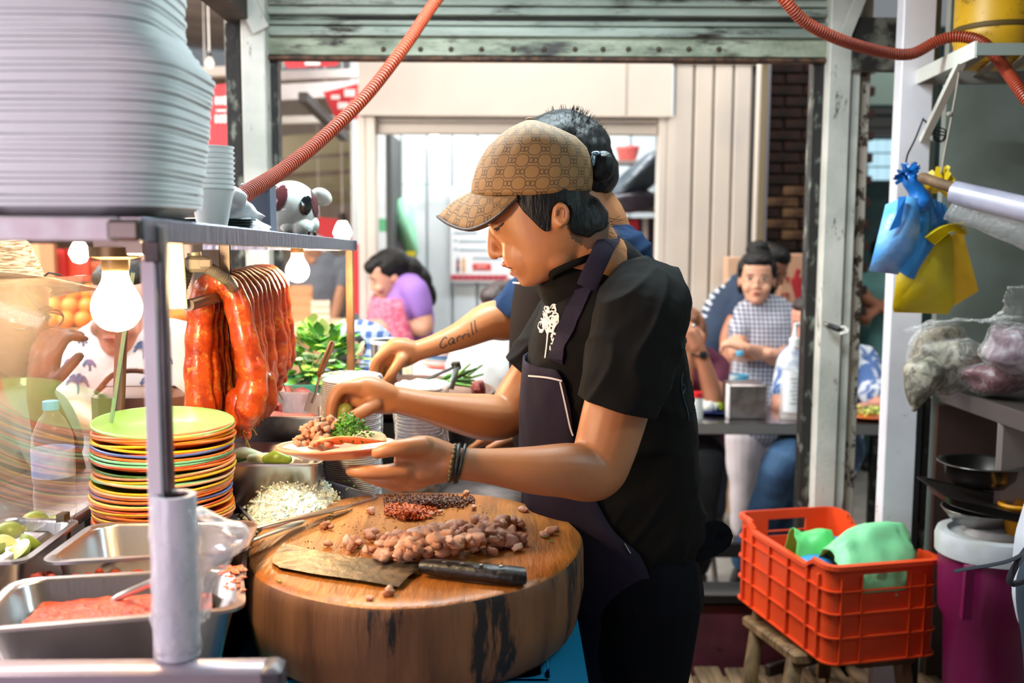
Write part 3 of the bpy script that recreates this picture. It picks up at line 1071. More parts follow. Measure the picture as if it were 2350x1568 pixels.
# onions with coriander
ZO = .966
c_on = zp([(596, 1216), (528, 1142), (702, 1088), (874, 1140)], ZO)
tray('onion_tray', 'steel tray heaped with chopped white onion beside the chopping block', 'tray', c_on, ZO, .052, mat('lilac_steel', '#b9b0bd', .3, .9), rim=.004, taper=.006, rad=.02)
rs = random.Random(9)
mb = MB()
base = mound([PZ(x, y, ZO).to_2d() for x, y in ((600, 1212), (540, 1146), (690, 1098), (800, 1146))], ZO - .016, .050, .02, 14, .004, 60, (.5, .55))
mb.v, mb.f, mb.mi = base.v, base.f, base.mi
hv = [V(p) for p in base.v]
for k in range(2300):
    p = rs.choice(hv) + V((rs.gauss(0, .006), rs.gauss(0, .006), rs.uniform(-.001, .003)))
    s = rs.uniform(.0018, .0036)
    mb.box(p, (s, s * rs.uniform(.7, 1.4), s * rs.uniform(.5, 1)), eul(rs.uniform(0, 6), rs.uniform(0, 6), rs.uniform(0, 6)))
tag(obj('chopped_onion', mb, mat('onion_white', '#f1efda', .4, sss=.3), None, False), 'heap of finely chopped white onion in the tray by the block', 'onion', kind='stuff')
mb = MB()
for k in range(90):
    p = rs.choice(hv) + V((rs.gauss(0, .004), rs.gauss(0, .004), .0035)) if k < 48 else PZ(rs.choice([rs.uniform(740, 872), rs.uniform(580, 640)]), rs.uniform(1098, 1112) if k % 2 else rs.uniform(1110, 1150), ZO + .001)
    if k >= 48 and p.x < -.45:
        continue
    mb.box(p, (rs.uniform(.003, .009), rs.uniform(.0012, .003), .0008), eul(rs.uniform(-.5, .5), rs.uniform(-.5, .5), rs.uniform(0, 6)))
tag(obj('coriander_bits', mb, mat('coriander', '#5f7d1f', .5), None, False), 'green chopped coriander scattered over the onion', 'herb', kind='stuff')

# vegetable tray
ZV = 1.035
c_vg = zp([(420, 1066), (738, 1066), (752, 1016), (468, 1014)], ZV)
tray('vegetable_tray', 'shallow steel tray of grilled scallions and peppers beyond the plates', 'tray', c_vg, ZV, .12, M_steel, rim=.005, taper=.008, rad=.025)
mb = MB(); bar(mb, PZ(440, 1106, .985), PZ(745, 1102, .985), .02, .006); tag(obj('tray_rail', mb, M_steel), 'bright steel rail under the scallion tray', 'rail')
def veg(name, label, cat, pts, r, mt, gl=None):
    o = thing(name, label, cat, pts[0], gl)
    mb = MB(); mb.limb(list(zip(pts, r)), 10, 4); obj('flesh', mb, mt, o)
    return o
M_scal = mat('scallion_white', '#eef0d8', .35, var='#cfdb9a', vs=20)
M_scalg = mat('scallion_green', '#3f6b22', .4, var='#27471a', vs=30)
M_pep = mat('pepper_green', '#93a531', .35, var='#6d8424', vs=30)
veg('scallion', 'white scallion bulb nearest the plate stack in the tray', 'vegetable', [P(530, 1046, 1.70), P(560, 1043, 1.70), P(600, 1048, 1.7)], [.008, .013, .007], M_scal)
veg('scallion', 'pale scallion lying in the middle of the vegetable tray', 'vegetable', [P(575, 1052, 1.69), P(615, 1051, 1.69), P(650, 1052, 1.7)], [.007, .009, .006], M_scal)
veg('pepper', 'pale green pepper at the right end of the vegetable tray', 'vegetable', [P(612, 1054, 1.68), P(635, 1050, 1.68), P(660, 1055, 1.68)], [.008, .012, .008], M_pep)
oo = veg('scallion', 'round white scallion bulb with a dark green top propped on the tray rim', 'vegetable', [P(632, 1046, 1.76), P(648, 1037, 1.76), P(662, 1030, 1.76)], [.006, .014, .007], M_scal)
mb = MB(); mb.limb([(P(660, 1031, 1.76), .006), (P(672, 1024, 1.77), .008), (P(686, 1017, 1.79), .003)], 8); obj('green_top', mb, M_scalg, oo)
veg('scallion_leaf', 'dark green scallion leaf at the left of the vegetable tray', 'vegetable', [P(528, 1056, 1.69), P(545, 1057, 1.69), P(562, 1055, 1.69)], [.002, .004, .002], M_scalg)

# meat pan
ZM = 1.082
c_mp = zp([(470, 955), (742, 958), (738, 902), (545, 896)], ZM)
mp, _ = tray('meat_pan', 'deep brushed steel pan of raw meat below the sausages', 'pan', c_mp, ZM, .165, M_steel2, rim=.006, taper=.006, rad=.012)
mb = MB(); q = P(722, 996, 1.925); mb.box(q, (.020, .004, .02)); mb.box(q + V((.022, 0, -.004)), (.012, .004, .02)); obj('latch', mb, M_steel, mp)
mb = mound(c_mp, ZM - .045, .012, .12, 12, .006, 40)
tag(obj('meat_bed', mb, mat('dark_meat', '#7c3a33', .4, var='#a2564a', vs=40, bump=.6, bs=80), None), 'bed of minced raw meat in the steel pan', 'meat', kind='stuff')
M_raw = mat('raw_pink_meat', '#c66a66', .3, var='#8e3a3c', vs=45, bump=.4, bs=90)
M_rawd = mat('raw_dark_meat', '#7d2f30', .3, var='#a54a4c', vs=45, bump=.4, bs=90)

def lump(r, seed, n=9, am=.38):
    mb = MB(); mb.ell((0, 0, 0), r, None, n, max(5, n - 3))
    o3 = V((seed * 7.3, seed * 1.7, seed * 3.1))
    mb.v = [tuple(V(p) * (1 + am * noise.noise(V(p) / r * (1.1 if am < .5 else 1.7) + o3))) for p in mb.v]
    return mb
names = [('left', 642), ('pale', 664), ('round', 684), ('upper', 700), ('bright', 716), ('far', 655), ('hidden', 690)]
for i, (nm, x) in enumerate(names):
    q = PZ(x, [926, 922, 924, 914, 926, 908, 908][i], ZM - .028)
    mb = lump([.026, .022, .020, .022, .018, .02, .02][i], i)
    mb.v = [tuple(V(p) + q) for p in mb.v]
    tag(obj('meat_lump', mb, M_raw if i % 3 else M_rawd, None), ['dark raw meat lump at the left of the steel pan', 'pale pink raw meat lump beside the dark one', 'round pink raw meat lump in the middle of the pan', 'dark raw meat lump behind the round one', 'bright pink raw meat lump below the spatula', 'pink raw meat lump at the back left of the pan', 'dark red raw meat lump at the back of the pan'][i], 'meat')
sp = thing('spatula', 'spatula with a brown wooden handle standing in the meat pan', 'spatula', P(712, 940, 1.99))
mb = MB(); bar(mb, P(764, 783, 2.02), P(731, 866, 2.0), .012, .017, up=(0, 1, 0), bev=.004); obj('handle', mb, mat('spatula_wood', '#8a5c3c', .6, var='#5e3b27', vs=60, stretch=(1, 1, .2)), sp)
mb = MB(); mb.tube([P(735, 856, 2.0), P(724, 905, 1.99), P(715, 925, 1.99)], .003, 8); bar(mb, P(726, 905, 1.99), P(713, 948, 1.99), .03, .0015, up=(0, 1, 0)); obj('blade', mb, M_steel, sp)

# ------------------------------------------------------------------ plates
cols = {'lime green': '#a9e37e', 'orange': '#f0792f', 'salmon': '#f4976a', 'yellow': '#f0b81e', 'blue': '#5a6fb0', 'brick red': '#cf5426', 'mint': '#7fcf9c', 'dark green': '#3f6b2e', 'peach': '#f7b58c', 'pale yellow': '#e8df7a', 'purple': '#8a3a52'}
seq = ['lime green', 'orange', 'salmon', 'orange', 'orange', 'yellow', 'yellow', 'blue', 'brick red', 'orange', 'mint', 'mint', 'brick red', 'orange', 'dark green', 'salmon', 'yellow', 'yellow', 'peach', 'mint', 'yellow', 'peach', 'orange', 'orange', 'blue', 'pale yellow', 'orange', 'brick red', 'orange', 'yellow', 'orange', 'brick red', 'yellow', 'salmon', 'orange', 'purple']
PX, PY = P(375, 970, 1.575).x, 1.575
PZB = .956
cell = (P(375, 962, 1.575).z - .020 - PZB) / (len(seq) - 1)
def plate_mb(r=.1):
    mb = MB()
    mb.lathe([(.001, .0025), (.058, .0025), (.064, .004), (.082, .010), (.0985, .0172), (.1005, .0180), (.1018, .0168), (.1016, .0140), (.0995, .0132), (.083, .0072), (.065, .0008), (.058, 0), (.001, 0)], (0, 0, 0), 40)
    mb.v = [(x * r / .1, y * r / .1, z) for x, y, z in mb.v]
    return mb
proto = plate_mb(.108)
cnt = {}
pmesh = {}
rs = random.Random(21)
for i, cn in enumerate(seq):
    z = PZB + cell * (len(seq) - 1 - i)
    cnt[cn] = cnt.get(cn, 0) + 1
    if cn not in pmesh:
        me = proto.mesh('plate'); me.materials.append(mat('melamine ' + cn, cols[cn], .28, coat=.3)); me.polygons.foreach_set('use_smooth', [True] * len(me.polygons)); pmesh[cn] = me
    o = bpy.data.objects.new('plate', pmesh[cn]); COL.objects.link(o)
    dr = math.sin(i * .42 + .4) * .0022 + (-.004 if i > 17 else .0)
    o.location = (PX + dr + rs.uniform(-.0012, .0012), PY + rs.uniform(-.001, .001), z)
    o.rotation_euler = (rs.uniform(-.012, .012) + .045 * (i < 8), -.03 + rs.uniform(-.012, .012), rs.uniform(0, 6))
    lab = '%s plate, topmost of the colourful plate stack' % cn if i == 0 else ('%s plate, lowest of the colourful plate stack' % cn if i == len(seq) - 1 else '%s plate, the %s plate from the top of the colourful stack' % (cn, ORD[i]))
    tag(o, lab, 'plate', 'melamine plates in the stack behind the near post')

# ------------------------------------------------------------------ foam boxes, cups and things on the shelf
def sq(r, z, n=32, e=3.2, flat=1):
    out = []
    for j in range(n):
        t = 2 * PI * j / n
        c, s = math.cos(t), math.sin(t)
        out.append(V((r * math.copysign(abs(c) ** (2 / e), c), r * math.copysign(abs(s) ** (2 / e), s) * flat, z)))
    return out
mb = MB()
mb.rings([sq(.080, 0, e=3.8), sq(.0955, .013, e=4.2), sq(.0985, .0128, e=4.4), sq(.0985, .0172, e=4.4), sq(.094, .0172, e=4.2), sq(.078, .003, e=3.8)], True, True)
fb_me = mb.mesh('foam_box'); fb_me.materials.append(M_foam); fb_me.polygons.foreach_set('use_smooth', [True] * len(fb_me.polygons)); fb_me.set_sharp_from_angle(angle=R(40))
zb = SZ(1.06) + .001
for i in range(50):
    o = bpy.data.objects.new('foam_box', fb_me); COL.objects.link(o)
    z = zb + i * .0053
    t = i / 25
    grow = (1 + .055 * min(1, t) if i < 26 else .985 if i > 33 else 1.055 - .07 * (i - 26) / 7)
    ox = .010 * min(1, t) if i < 26 else .010 - .019 * min(1, (i - 26) / 7)
    o.location = (-.445 + ox + rs.uniform(-.0015, .0015), 1.068 + rs.uniform(-.0015, .0015), z)
    o.scale = (grow, grow, 1)
    o.rotation_euler = (rs.uniform(-.006, .006), rs.uniform(-.008, .008) , rs.uniform(-.015, .015) + (.05 if i > 33 else 0))
    tag(o, 'white foam takeaway box, %s from the bottom of the tall shelf stack' % ORD[i], 'takeaway box', 'foam boxes stacked at the near end of the shelf')
c = P(500, 480, 1.36)
mb = MB(); mb.lathe([(.019, 0), (.0295, .052), (.031, .053), (.031, .0555), (.028, .0555), (.0175, .002), (.001, .002)], (0, 0, 0), 28)
cu = mb.mesh('foam_cup'); cu.materials.append(M_foam); cu.polygons.foreach_set('use_smooth', [True] * len(cu.polygons)); cu.set_sharp_from_angle(angle=R(40))
ncup = 9
for i in range(ncup):
    o = bpy.data.objects.new('foam_cup', cu); COL.objects.link(o)
    o.location = (c.x - .008, 1.36, SZ(1.36) + .001 + .0068 * i)
    tag(o, 'white foam cup, %s from the bottom of the column beside the foam boxes' % ORD[i], 'cup', 'foam cups on the shelf')
mb = MB()
for i in range(5):
    mb.lathe([(.001, i * .004), (.055, i * .004), (.058, i * .004 + .002), (.055, i * .004 + .0036), (.001, i * .004 + .0036)], P(500, 512, 1.52) * 1, 24, sx=1, sy=.8)
mb.v = [(x, y, z - P(500, 512, 1.52).z + SZ(1.5) + .001) for x, y, z in mb.v]
for i in range(5):
    pass
tag(obj('dark_lid_pile', mb, mat('dark_green_plastic', '#35413f', .35)), 'flat dark plastic tray lying under the crumpled white bag', 'tray')
# crumpled white bag
def crumple(pts, sx, seed, amp=.012, sc=38, n=22, m_=16, th=0):
    mb = MB()
    rings = []
    s = spl(pts, 5)
    for i, q in enumerate(s):
        r_ = []
        for j in range(n):
            a = 2 * PI * j / n
            d = V((math.cos(a) * q[3], math.sin(a) * q[4], 0))
            p = V(q[:3]) + d
            nn = noise.noise(p * sc + V((seed, 0, 0))) + .5 * noise.noise(p * sc * 2.3 + V((0, seed, 0)))
            p += d.normalized() * amp * nn + V((0, 0, amp * .6 * noise.noise(p * sc * 1.3 + V((9, seed, 2)))))
            r_.append(p)
        rings.append(r_)
    mb.rings(rings, True, True)
    return mb
a = [P(540, 528, 1.56), P(545, 500, 1.55), P(540, 470, 1.52), P(537, 445, 1.5), P(535, 432, 1.5)]
mb = crumple([(*a[0], .038, .03), (*a[1], .036, .03), (*a[2], .022, .02), (*a[3], .016, .016), (*a[4], .007, .007)], 0, 2.2)
bagw = thing('crumpled_bag', 'crumpled white tissue bag on the shelf below the end of the orange hose', 'bag', a[0])
obj('bag_body', mb, mat('white_tissue', '#e9edf2', .6, sss=.2), bagw, 60)
b_ = [P(560, 505, 1.53), P(588, 518, 1.52), P(600, 536, 1.5), P(604, 548, 1.5)]
mb = crumple([(*b_[0], .02, .02), (*b_[1], .02, .014), (*b_[2], .012, .008), (*b_[3], .003, .003)], 0, 5.1, .008)
obj('bag_tail', mb, MATS['white_tissue'], bagw, 60)
mb = MB(); mb.add([P(575, 542, 1.53), P(618, 533, 1.54), P(600, 548, 1.525), P(578, 566, 1.52)], [(0, 1, 2, 3)]); tag(obj('paper_corner', mb, mat('brown_paper', '#c9a98f', .7), None, False, solid=.001), 'corner of brown paper poking over the shelf edge', 'paper')
mb = MB(); c = P(594, 488, 1.72); mb.box((c.x, 1.72, SZ(1.72) + .044), (.05, .05, .087), None, .003); o = obj('grey_box', mb, mat('blue_grey_plastic', '#566377', .4)); tag(o, 'blue grey plastic box next to the ceramic piggy bank', 'box')

# ceramic piggy bank
YP = 1.98
pg = thing('piggy_bank', 'glossy white ceramic animal bank with dark eye patches on the cart shelf', 'piggy bank', (P(668, 545, YP).x, YP, SZ(YP)))
c = P(668, 480, YP)
c.z = SZ(YP) + .056
M_cer = mat('glazed_white', '#dfe6e0', .12, coat=.6)
mb = MB(); mb.ell(c, (.055, .056, .057), None, 24, 16); mb.ell(c + V((-.03, .03, -.005)), (.06, .055, .05), None, 20, 14)
body = flesh('head', mb, M_cer, pg, .004, 6)
mb = MB(); mb.ell(P(692, 522, YP - .03) + V((0, 0, 0)), (.022, .02, .02), None, 16, 12); mb.ell(P(662, 518, YP - .035), (.018, .014, .016), None, 14, 10); mb.ell(P(716, 515, YP - .01), (.015, .014, .018), None, 14, 10)
flesh('snout', mb, M_cer, pg, .003, 5)
tree = bvh(body)
def opoly(cx, cy, rx, ry, rot=0, n=20):
    return [(cx + rx * math.cos(2 * PI * i / n) * math.cos(rot) - ry * math.sin(2 * PI * i / n) * math.sin(rot), cy + rx * math.cos(2 * PI * i / n) * math.sin(rot) + ry * math.sin(2 * PI * i / n) * math.cos(rot)) for i in range(n)]
M_gbk = mat('glazed_black', '#15181b', .1, coat=.6)
patch('eye', opoly(701, 472, 14, 23, .1), tree, M_gbk, pg, .002, 1)
patch('eye_patch', opoly(722, 470, 8, 40, -.2), tree, mat('glazed_maroon', '#5b2f33', .12, coat=.5), pg, .0015, 1.2)
patch('eye_patch', opoly(642, 455, 17, 32, .35), tree, MATS['glazed_maroon'], pg, .0015, 1.2)
mb = MB(); mb.ell(P(633, 448, YP - .035), (.012, .012, .022), eul(0, -.4, 0), 14, 10); obj('ear', mb, mat('glazed_brown', '#6a3330', .12, coat=.6), pg)
mb = MB(); mb.ell(P(738, 452, YP + .01), (.022, .008, .017), eul(0, .5, 0), 14, 10); obj('ear', mb, M_cer, pg)
mb = MB(); mb.ell(P(708, 535, YP - .048), (.004, .004, .006)); mb.ell(P(722, 538, YP - .035), (.004, .004, .006)); obj('nostril', mb, M_gbk, pg)

# ------------------------------------------------------------------ sausages
M_saus = mat('red_longaniza', '#d8541c', .3, var='#9c2a10', vs=34, vlo=.45, vhi=.68, dirt='#f0a04a', ds=52, dlo=.54, dhi=.68, coat=.35, bump=.25, bs=60, sss=.1)
M_twine = mat('twine', '#c9954f', .8)
rs = random.Random(31)
spec = [  # Y, left leg length, right leg length, right swing, radius
    (1.72, .27, .225, .030, .0225), (1.755, .25, .235, .012, .0215), (1.79, .26, .215, .020, .021), (1.825, .24, .225, .012, .0205), (1.86, .25, .205, .024, .020),
    (1.895, .24, .215, .012, .0195), (1.93, .24, .175, .034, .0195), (1.965, .23, .20, .014, .019), (2.0, .22, .19, .016, .019), (2.04, .22, .18, .020, .0185)]
for i, (y, L1, L2, sw, r) in enumerate(spec):
    rc = RC(y)
    RX, RZ = rc.x, rc.z
    o = thing('sausage', ['long red sausage draped over the rod, nearest of the row', 'long red sausage draped over the rod, second of the row'][i] if i < 2 else 'long red sausage draped over the rod, %s of the row counting from the plates' % ORD[i], 'sausage', (RX, y, RZ), 'red sausages hung over the rod')
    w_ = .030
    sw *= .55 if i > 1 else 1
    j = lambda k: rs.uniform(-k, k)
    p = [(RX - w_ + .002 + j(.004), y + j(.006), RZ - L1, r * .55), (RX - w_ - .002 + j(.004), y + j(.006), RZ - L1 * .86, r * 1.12), (RX - w_ - .004 + j(.003), y + j(.004), RZ - L1 * .55, r * 1.05), (RX - w_ - .004, y, RZ - L1 * .25, r * .98), (RX - w_ * .8, y, RZ + .004, r * .96), (RX, y - .002, RZ + r * .85 + .008, r * .9),
         (RX + w_ * .95, y, RZ + .004, r * .98), (RX + w_ + sw * .5, y + j(.004), RZ - L2 * .3, r * 1.0), (RX + w_ + sw, y + j(.005), RZ - L2 * .62, r * 1.1), (RX + w_ + sw * .75, y + j(.006), RZ - L2 * .86, r * 1.12), (RX + w_ + sw * .5, y + j(.006), RZ - L2, r * .55)]
    s = spl(p, 7)
    mb = MB(); mb.tube([q[:3] for q in s], [q[3] * (1 + .06 * math.sin(k * 1.3 + i)) for k, q in enumerate(s)], 14, rnd=True)
    obj('casing', mb, M_saus, o, True)
    e = V(p[-1][:3])
    mb = MB(); mb.ell(e + V((.0, 0, -.016)), (.009, .009, .010), None, 10, 7); obj('knot', mb, M_saus, o)
    mb = MB(); mb.tube(spl([e + V((.006, -.007, -.006)), e + V((-.004, -.009, -.010)), e + V((0, -.008, -.022)), e + V((.004 + j(.01), -.004, -.042))], 4), .0013, 5); obj('twine', mb, M_twine, o)
for i, (pts, r) in enumerate([([P(545, 915, 1.75), P(549, 960, 1.75), P(556, 984, 1.75)], .023), ([P(588, 890, 1.80), P(592, 935, 1.80), P(586, 962, 1.80)], .014), ([P(612, 870, 1.83), P(614, 920, 1.83), P(607, 945, 1.83)], .018)]):
    o = thing('sausage_end', ['thick tied sausage end hanging lowest beside the plates', 'small dark tied sausage end beside the thick one', 'dark tied sausage end hanging over the meat pan'][i], 'sausage', pts[0])
    mb = MB(); mb.limb([(pts[0], r * .9), (pts[1], r * 1.05), (pts[2], r * .75)], 14); obj('casing', mb, M_saus, o, True)
    mb = MB(); mb.tube(spl([pts[2] + V((-.006, -r, 0)), pts[2] + V((0, -r - .002, -.012)), pts[2] + V((.008, -r, .02))], 4), .0012, 5); obj('twine', mb, M_twine, o)

# ------------------------------------------------------------------ wrapped columns of foam lids and bowls
YL = 1.90
c = P(807, 900, YL)
zt_ = P(807, 866, YL).z
n_l = 60
sp_ = (zt_ - CT - .004) / n_l
mb = MB(); rr = m(66, YL)
mb.lathe([(.001, 0), (rr * .86, 0), (rr, .0016), (rr, .0034), (rr * .9, .0034), (rr * .86, .0012), (.001, .0012)], (0, 0, 0), 32)
lm = mb.mesh('foam_lid'); lm.materials.append(M_foam); lm.polygons.foreach_set('use_smooth', [True] * len(lm.polygons)); lm.set_sharp_from_angle(angle=R(35))
for i in range(n_l):
    o = bpy.data.objects.new('foam_plate', lm); COL.objects.link(o)
    o.location = (c.x + rs.uniform(-.0007, .0007), YL, CT + .001 + sp_ * i)
    tag(o, 'small white foam plate, %s from the bottom of the plastic wrapped column' % ORD[i], 'foam plate', 'foam plates in the wrapped column')
M_film = film('clear_film', '#f4f4f6', .10, .18, .6, .5, 60)
mb = crumple([(c.x, YL, CT + .002, rr * 1.05, rr * 1.05), (c.x, YL, CT + .08, rr * 1.06, rr * 1.06), (c.x, YL, zt_ - .03, rr * 1.07, rr * 1.07), (c.x, YL, zt_ + .004, rr * 1.05, rr * 1.05), (c.x, YL, zt_ + .004, rr * .72, rr * .72)], 0, 1.5, .004, 45, 40)
tag(obj('plastic_sleeve', mb, M_film, None, True), 'clear plastic sleeve round the column of foam plates', 'plastic bag')
YB = 1.99
c = P(962, 900, YB); zt_ = P(962, 888, YB).z
mb = MB(); rr = m(56, YB)
mb.lathe([(.001, 0), (rr * .55, 0), (rr * .93, .026), (rr, .0275), (rr, .030), (rr * .92, .030), (rr * .53, .0025), (.001, .0025)], (0, 0, 0), 32)
bm2 = mb.mesh('foam_bowl'); bm2.materials.append(M_foam); bm2.polygons.foreach_set('use_smooth', [True] * len(bm2.polygons)); bm2.set_sharp_from_angle(angle=R(35))
nb2 = 26
for i in range(nb2):
    o = bpy.data.objects.new('foam_bowl', bm2); COL.objects.link(o)
    o.location = (c.x + rs.uniform(-.001, .001), YB, CT + .001 + (zt_ - CT - .03) / (nb2 - 1) * i)
    tag(o, 'white foam bowl, %s from the bottom of the bagged column behind the forearm' % ORD[i], 'bowl', 'foam bowls in the open plastic bag')
mb = crumple([(c.x + .004, YB, CT + .002, rr * 1.0, rr * 1.0), (c.x + .004, YB, CT + .1, rr * 1.10, rr * 1.1), (c.x + .006, YB, zt_ - .02, rr * 1.13, rr * 1.13), (c.x + .008, YB, zt_ + .006, rr * 1.2, rr * 1.2), (c.x + .008, YB, zt_ + .008, rr * .8, rr * .8)], 0, 3.7, .009, 32, 36)
tag(obj('open_bag', mb, film('milky_film', '#f1efee', .30, .25, .5, .5, 50), None, True), 'open milky plastic bag round the column of foam bowls', 'plastic bag')

# ------------------------------------------------------------------ the griddle pan and what lies on it
YG = 2.36
c = P(892, 895, YG)
ZG = P(892, 905, YG).z
gr = thing('griddle_pan', 'wide domed brown steel griddle pan at the back of the cart', 'griddle', (c.x, YG, CT))
mb = MB(); rg = .255
mb.lathe([(rg, -.004), (rg, .012), (rg - .008, .014), (rg - .05, -.02), (rg - .1, -.028), (.001, .01)], (c.x, YG, ZG), 48); obj('pan', mb, mat('oily_brown_steel', '#8a6b5c', .35, .55, var='#6a4f45', vs=6), gr, 40, solid=.002)
mb = MB(); mb.lathe([(.20, CT - ZG), (.22, CT - ZG), (.22, -.03), (.20, -.03)], (c.x, YG, ZG), 32); obj('burner_ring', mb, M_black, gr)
rs = random.Random(8)
for i in range(16):
    o = thing('green_onion', 'grilled green onion lying in the bundle on the griddle', 'green onion', P(1000, 880, 2.3), 'green onions on the griddle')
    a = P(rs.uniform(958, 1000), rs.uniform(880, 893), 2.27 + .012 * i); b = P(rs.uniform(1030, 1050), rs.uniform(858, 882), 2.28 + .012 * i)
    e = P(rs.uniform(1075, 1112), [838, 846, 853, 862, 872, 882, 888, 878][i % 8] + rs.uniform(-4, 4), 2.3 + .012 * i)
    a.z = max(a.z, ZG + .004); 
    mb = MB(); mb.limb([(a, .0075), (a.lerp(b, .3), .006), (a.lerp(b, .5), .0035)], 8, 3); obj('bulb', mb, M_scal, o)
    mb = MB(); mb.limb([(a.lerp(b, .45), .0036), (b, .0045), (e, .0022)], 8, 4); obj('stalk', mb, M_scalg if i % 3 else mat('stalk_light', '#6f9a3c', .4), o)
tg = thing('tongs', 'dark steel tongs lying open over the green onions', 'tongs', P(1050, 840, 2.25))
mb = MB(); bar(mb, P(1048, 840, 2.25), P(940, 888, 2.2), .014, .004, bev=.001); obj('arm', mb, mat('dark_tongs', '#56534e', .35, .8), tg)
mb = MB(); bar(mb, P(1050, 838, 2.25), P(1034, 893, 2.2), .014, .004, up=(0, 1, 0), bev=.001); obj('arm', mb, mat('grey_tongs', '#8d948e', .35, .8), tg)
mb = MB(); mb.tube([P(1040, 836, 2.25), P(1052, 834, 2.25), P(1053, 844, 2.25)], .006, 8, rnd=True); obj('hinge', mb, MATS['dark_tongs'], tg)
mb = lump(.018, 4); q = P(1098, 893, 2.3); mb.v = [tuple(V(p) * 1.1 + q) for p in mb.v]; tag(obj('grilled_meat', mb, M_rawd), 'dark piece of meat at the right rim of the griddle', 'meat')

# canister and bunch of leaves
YC = 2.80
c = P(895, 800, YC)
cn_ = thing('canister', 'shiny steel canister with a white rim behind the tattooed arm', 'canister', (c.x, YC, CT))
zt_ = P(895, 783, YC).z
mb = MB(); rc = m(44, YC); mb.lathe([(.001, CT - zt_ + .004), (rc, CT - zt_ + .004), (rc, 0), (rc * .95, 0)], (c.x, YC, zt_), 32); obj('body', mb, mat('mirror_steel', '#d8d4d8', .12, 1), cn_, solid=.001)
mb = MB(); mb.lathe([(rc * 1.02, -.006), (rc * 1.04, 0), (rc * 1.02, .004), (rc * .97, .002)], (c.x, YC, zt_), 32); obj('rim', mb, mat('white_rim', '#eef0f0', .3), cn_)
mb = MB(); mb.box((c.x - .02, YC + .02, CT - .06), (.3, .25, .1)); tag(obj('rear_ledge', mb, M_steel2), 'steel ledge behind the griddle under the canister', 'ledge')

YF = 2.50
lf = thing('herb_bunch', 'big bunch of fresh green leaves standing in a teal bowl behind the sausages', 'herbs', P(735, 880, YF))
lf.location.z = CT
ORG[lf.name] = V(lf.location)
mb = MB(); c = P(700, 875, YF); mb.lathe([(.05, CT - c.z), (.085, -.05), (.1, .004), (.096, .004), (.08, -.045)], (c.x, YF, c.z), 28); obj('bowl', mb, mat('teal_plastic', '#4fb3a6', .35), lf, solid=.001)
M_lf = [mat('leaf_light', '#8fc23c', .45, var='#a9d35a', vs=14, sss=.1), mat('leaf_mid', '#5fa03a', .45, var='#4a8a34', vs=14), mat('leaf_dark', '#3c7a3a', .45, var='#2f652f', vs=14), mat('leaf_pale', '#b7d69a', .5)]
lms = []
for k, mt in enumerate(M_lf):
    mb = MB()
    mb.grid(lambda u, v: (( (v - .5) * 2 * math.sin(PI * min(1, u * .94 + .03)) ** .7 * .40), u - .1, -.22 * (u - .4) ** 2 - .25 * abs(v - .5) ** 1.5 + .02 * math.sin(u * 14 + v * 6)), 6, 4)
    me = mb.mesh('leaf'); me.materials.append(mt); me.polygons.foreach_set('use_smooth', [True] * len(me.polygons)); lms.append(me)
rs = random.Random(77)
core = P(735, 830, YF)
for i in range(210):
    th, ph = rs.uniform(0, 2 * PI), math.acos(rs.uniform(-.45, 1))
    d = V((math.sin(ph) * math.cos(th), math.sin(ph) * math.sin(th) * .8, math.cos(ph)))
    rad = rs.uniform(.45, 1) ** .6
    p = core + V((d.x * .095, d.y * .08, d.z * .095)) * rad
    nn = noise.noise(d * 2.2) * .02
    p += d * nn
    o = bpy.data.objects.new('leaf', lms[rs.choice([0, 0, 1, 1, 2, 3])]); COL.objects.link(o)
    sc_ = rs.uniform(.024, .046)
    q = (d + V((rs.uniform(-.7, .7), rs.uniform(-.7, .7), rs.uniform(-.3, .5)))).to_track_quat('Y', 'Z').to_euler()
    o.location = p - ORG[lf.name]; o.rotation_euler = q; o.scale = (sc_, sc_, sc_)
    o.parent = lf
for i in range(14):
    a = P(rs.uniform(690, 740), 880, YF); b = core + V((rs.uniform(-.07, .07), rs.uniform(-.05, .05), rs.uniform(.0, .07)))
    mb = MB(); mb.tube([a, a.lerp(b, .5) + V((rs.uniform(-.01, .01), 0, 0)), b], .002, 5); obj('stem', mb, M_lf[1], lf)

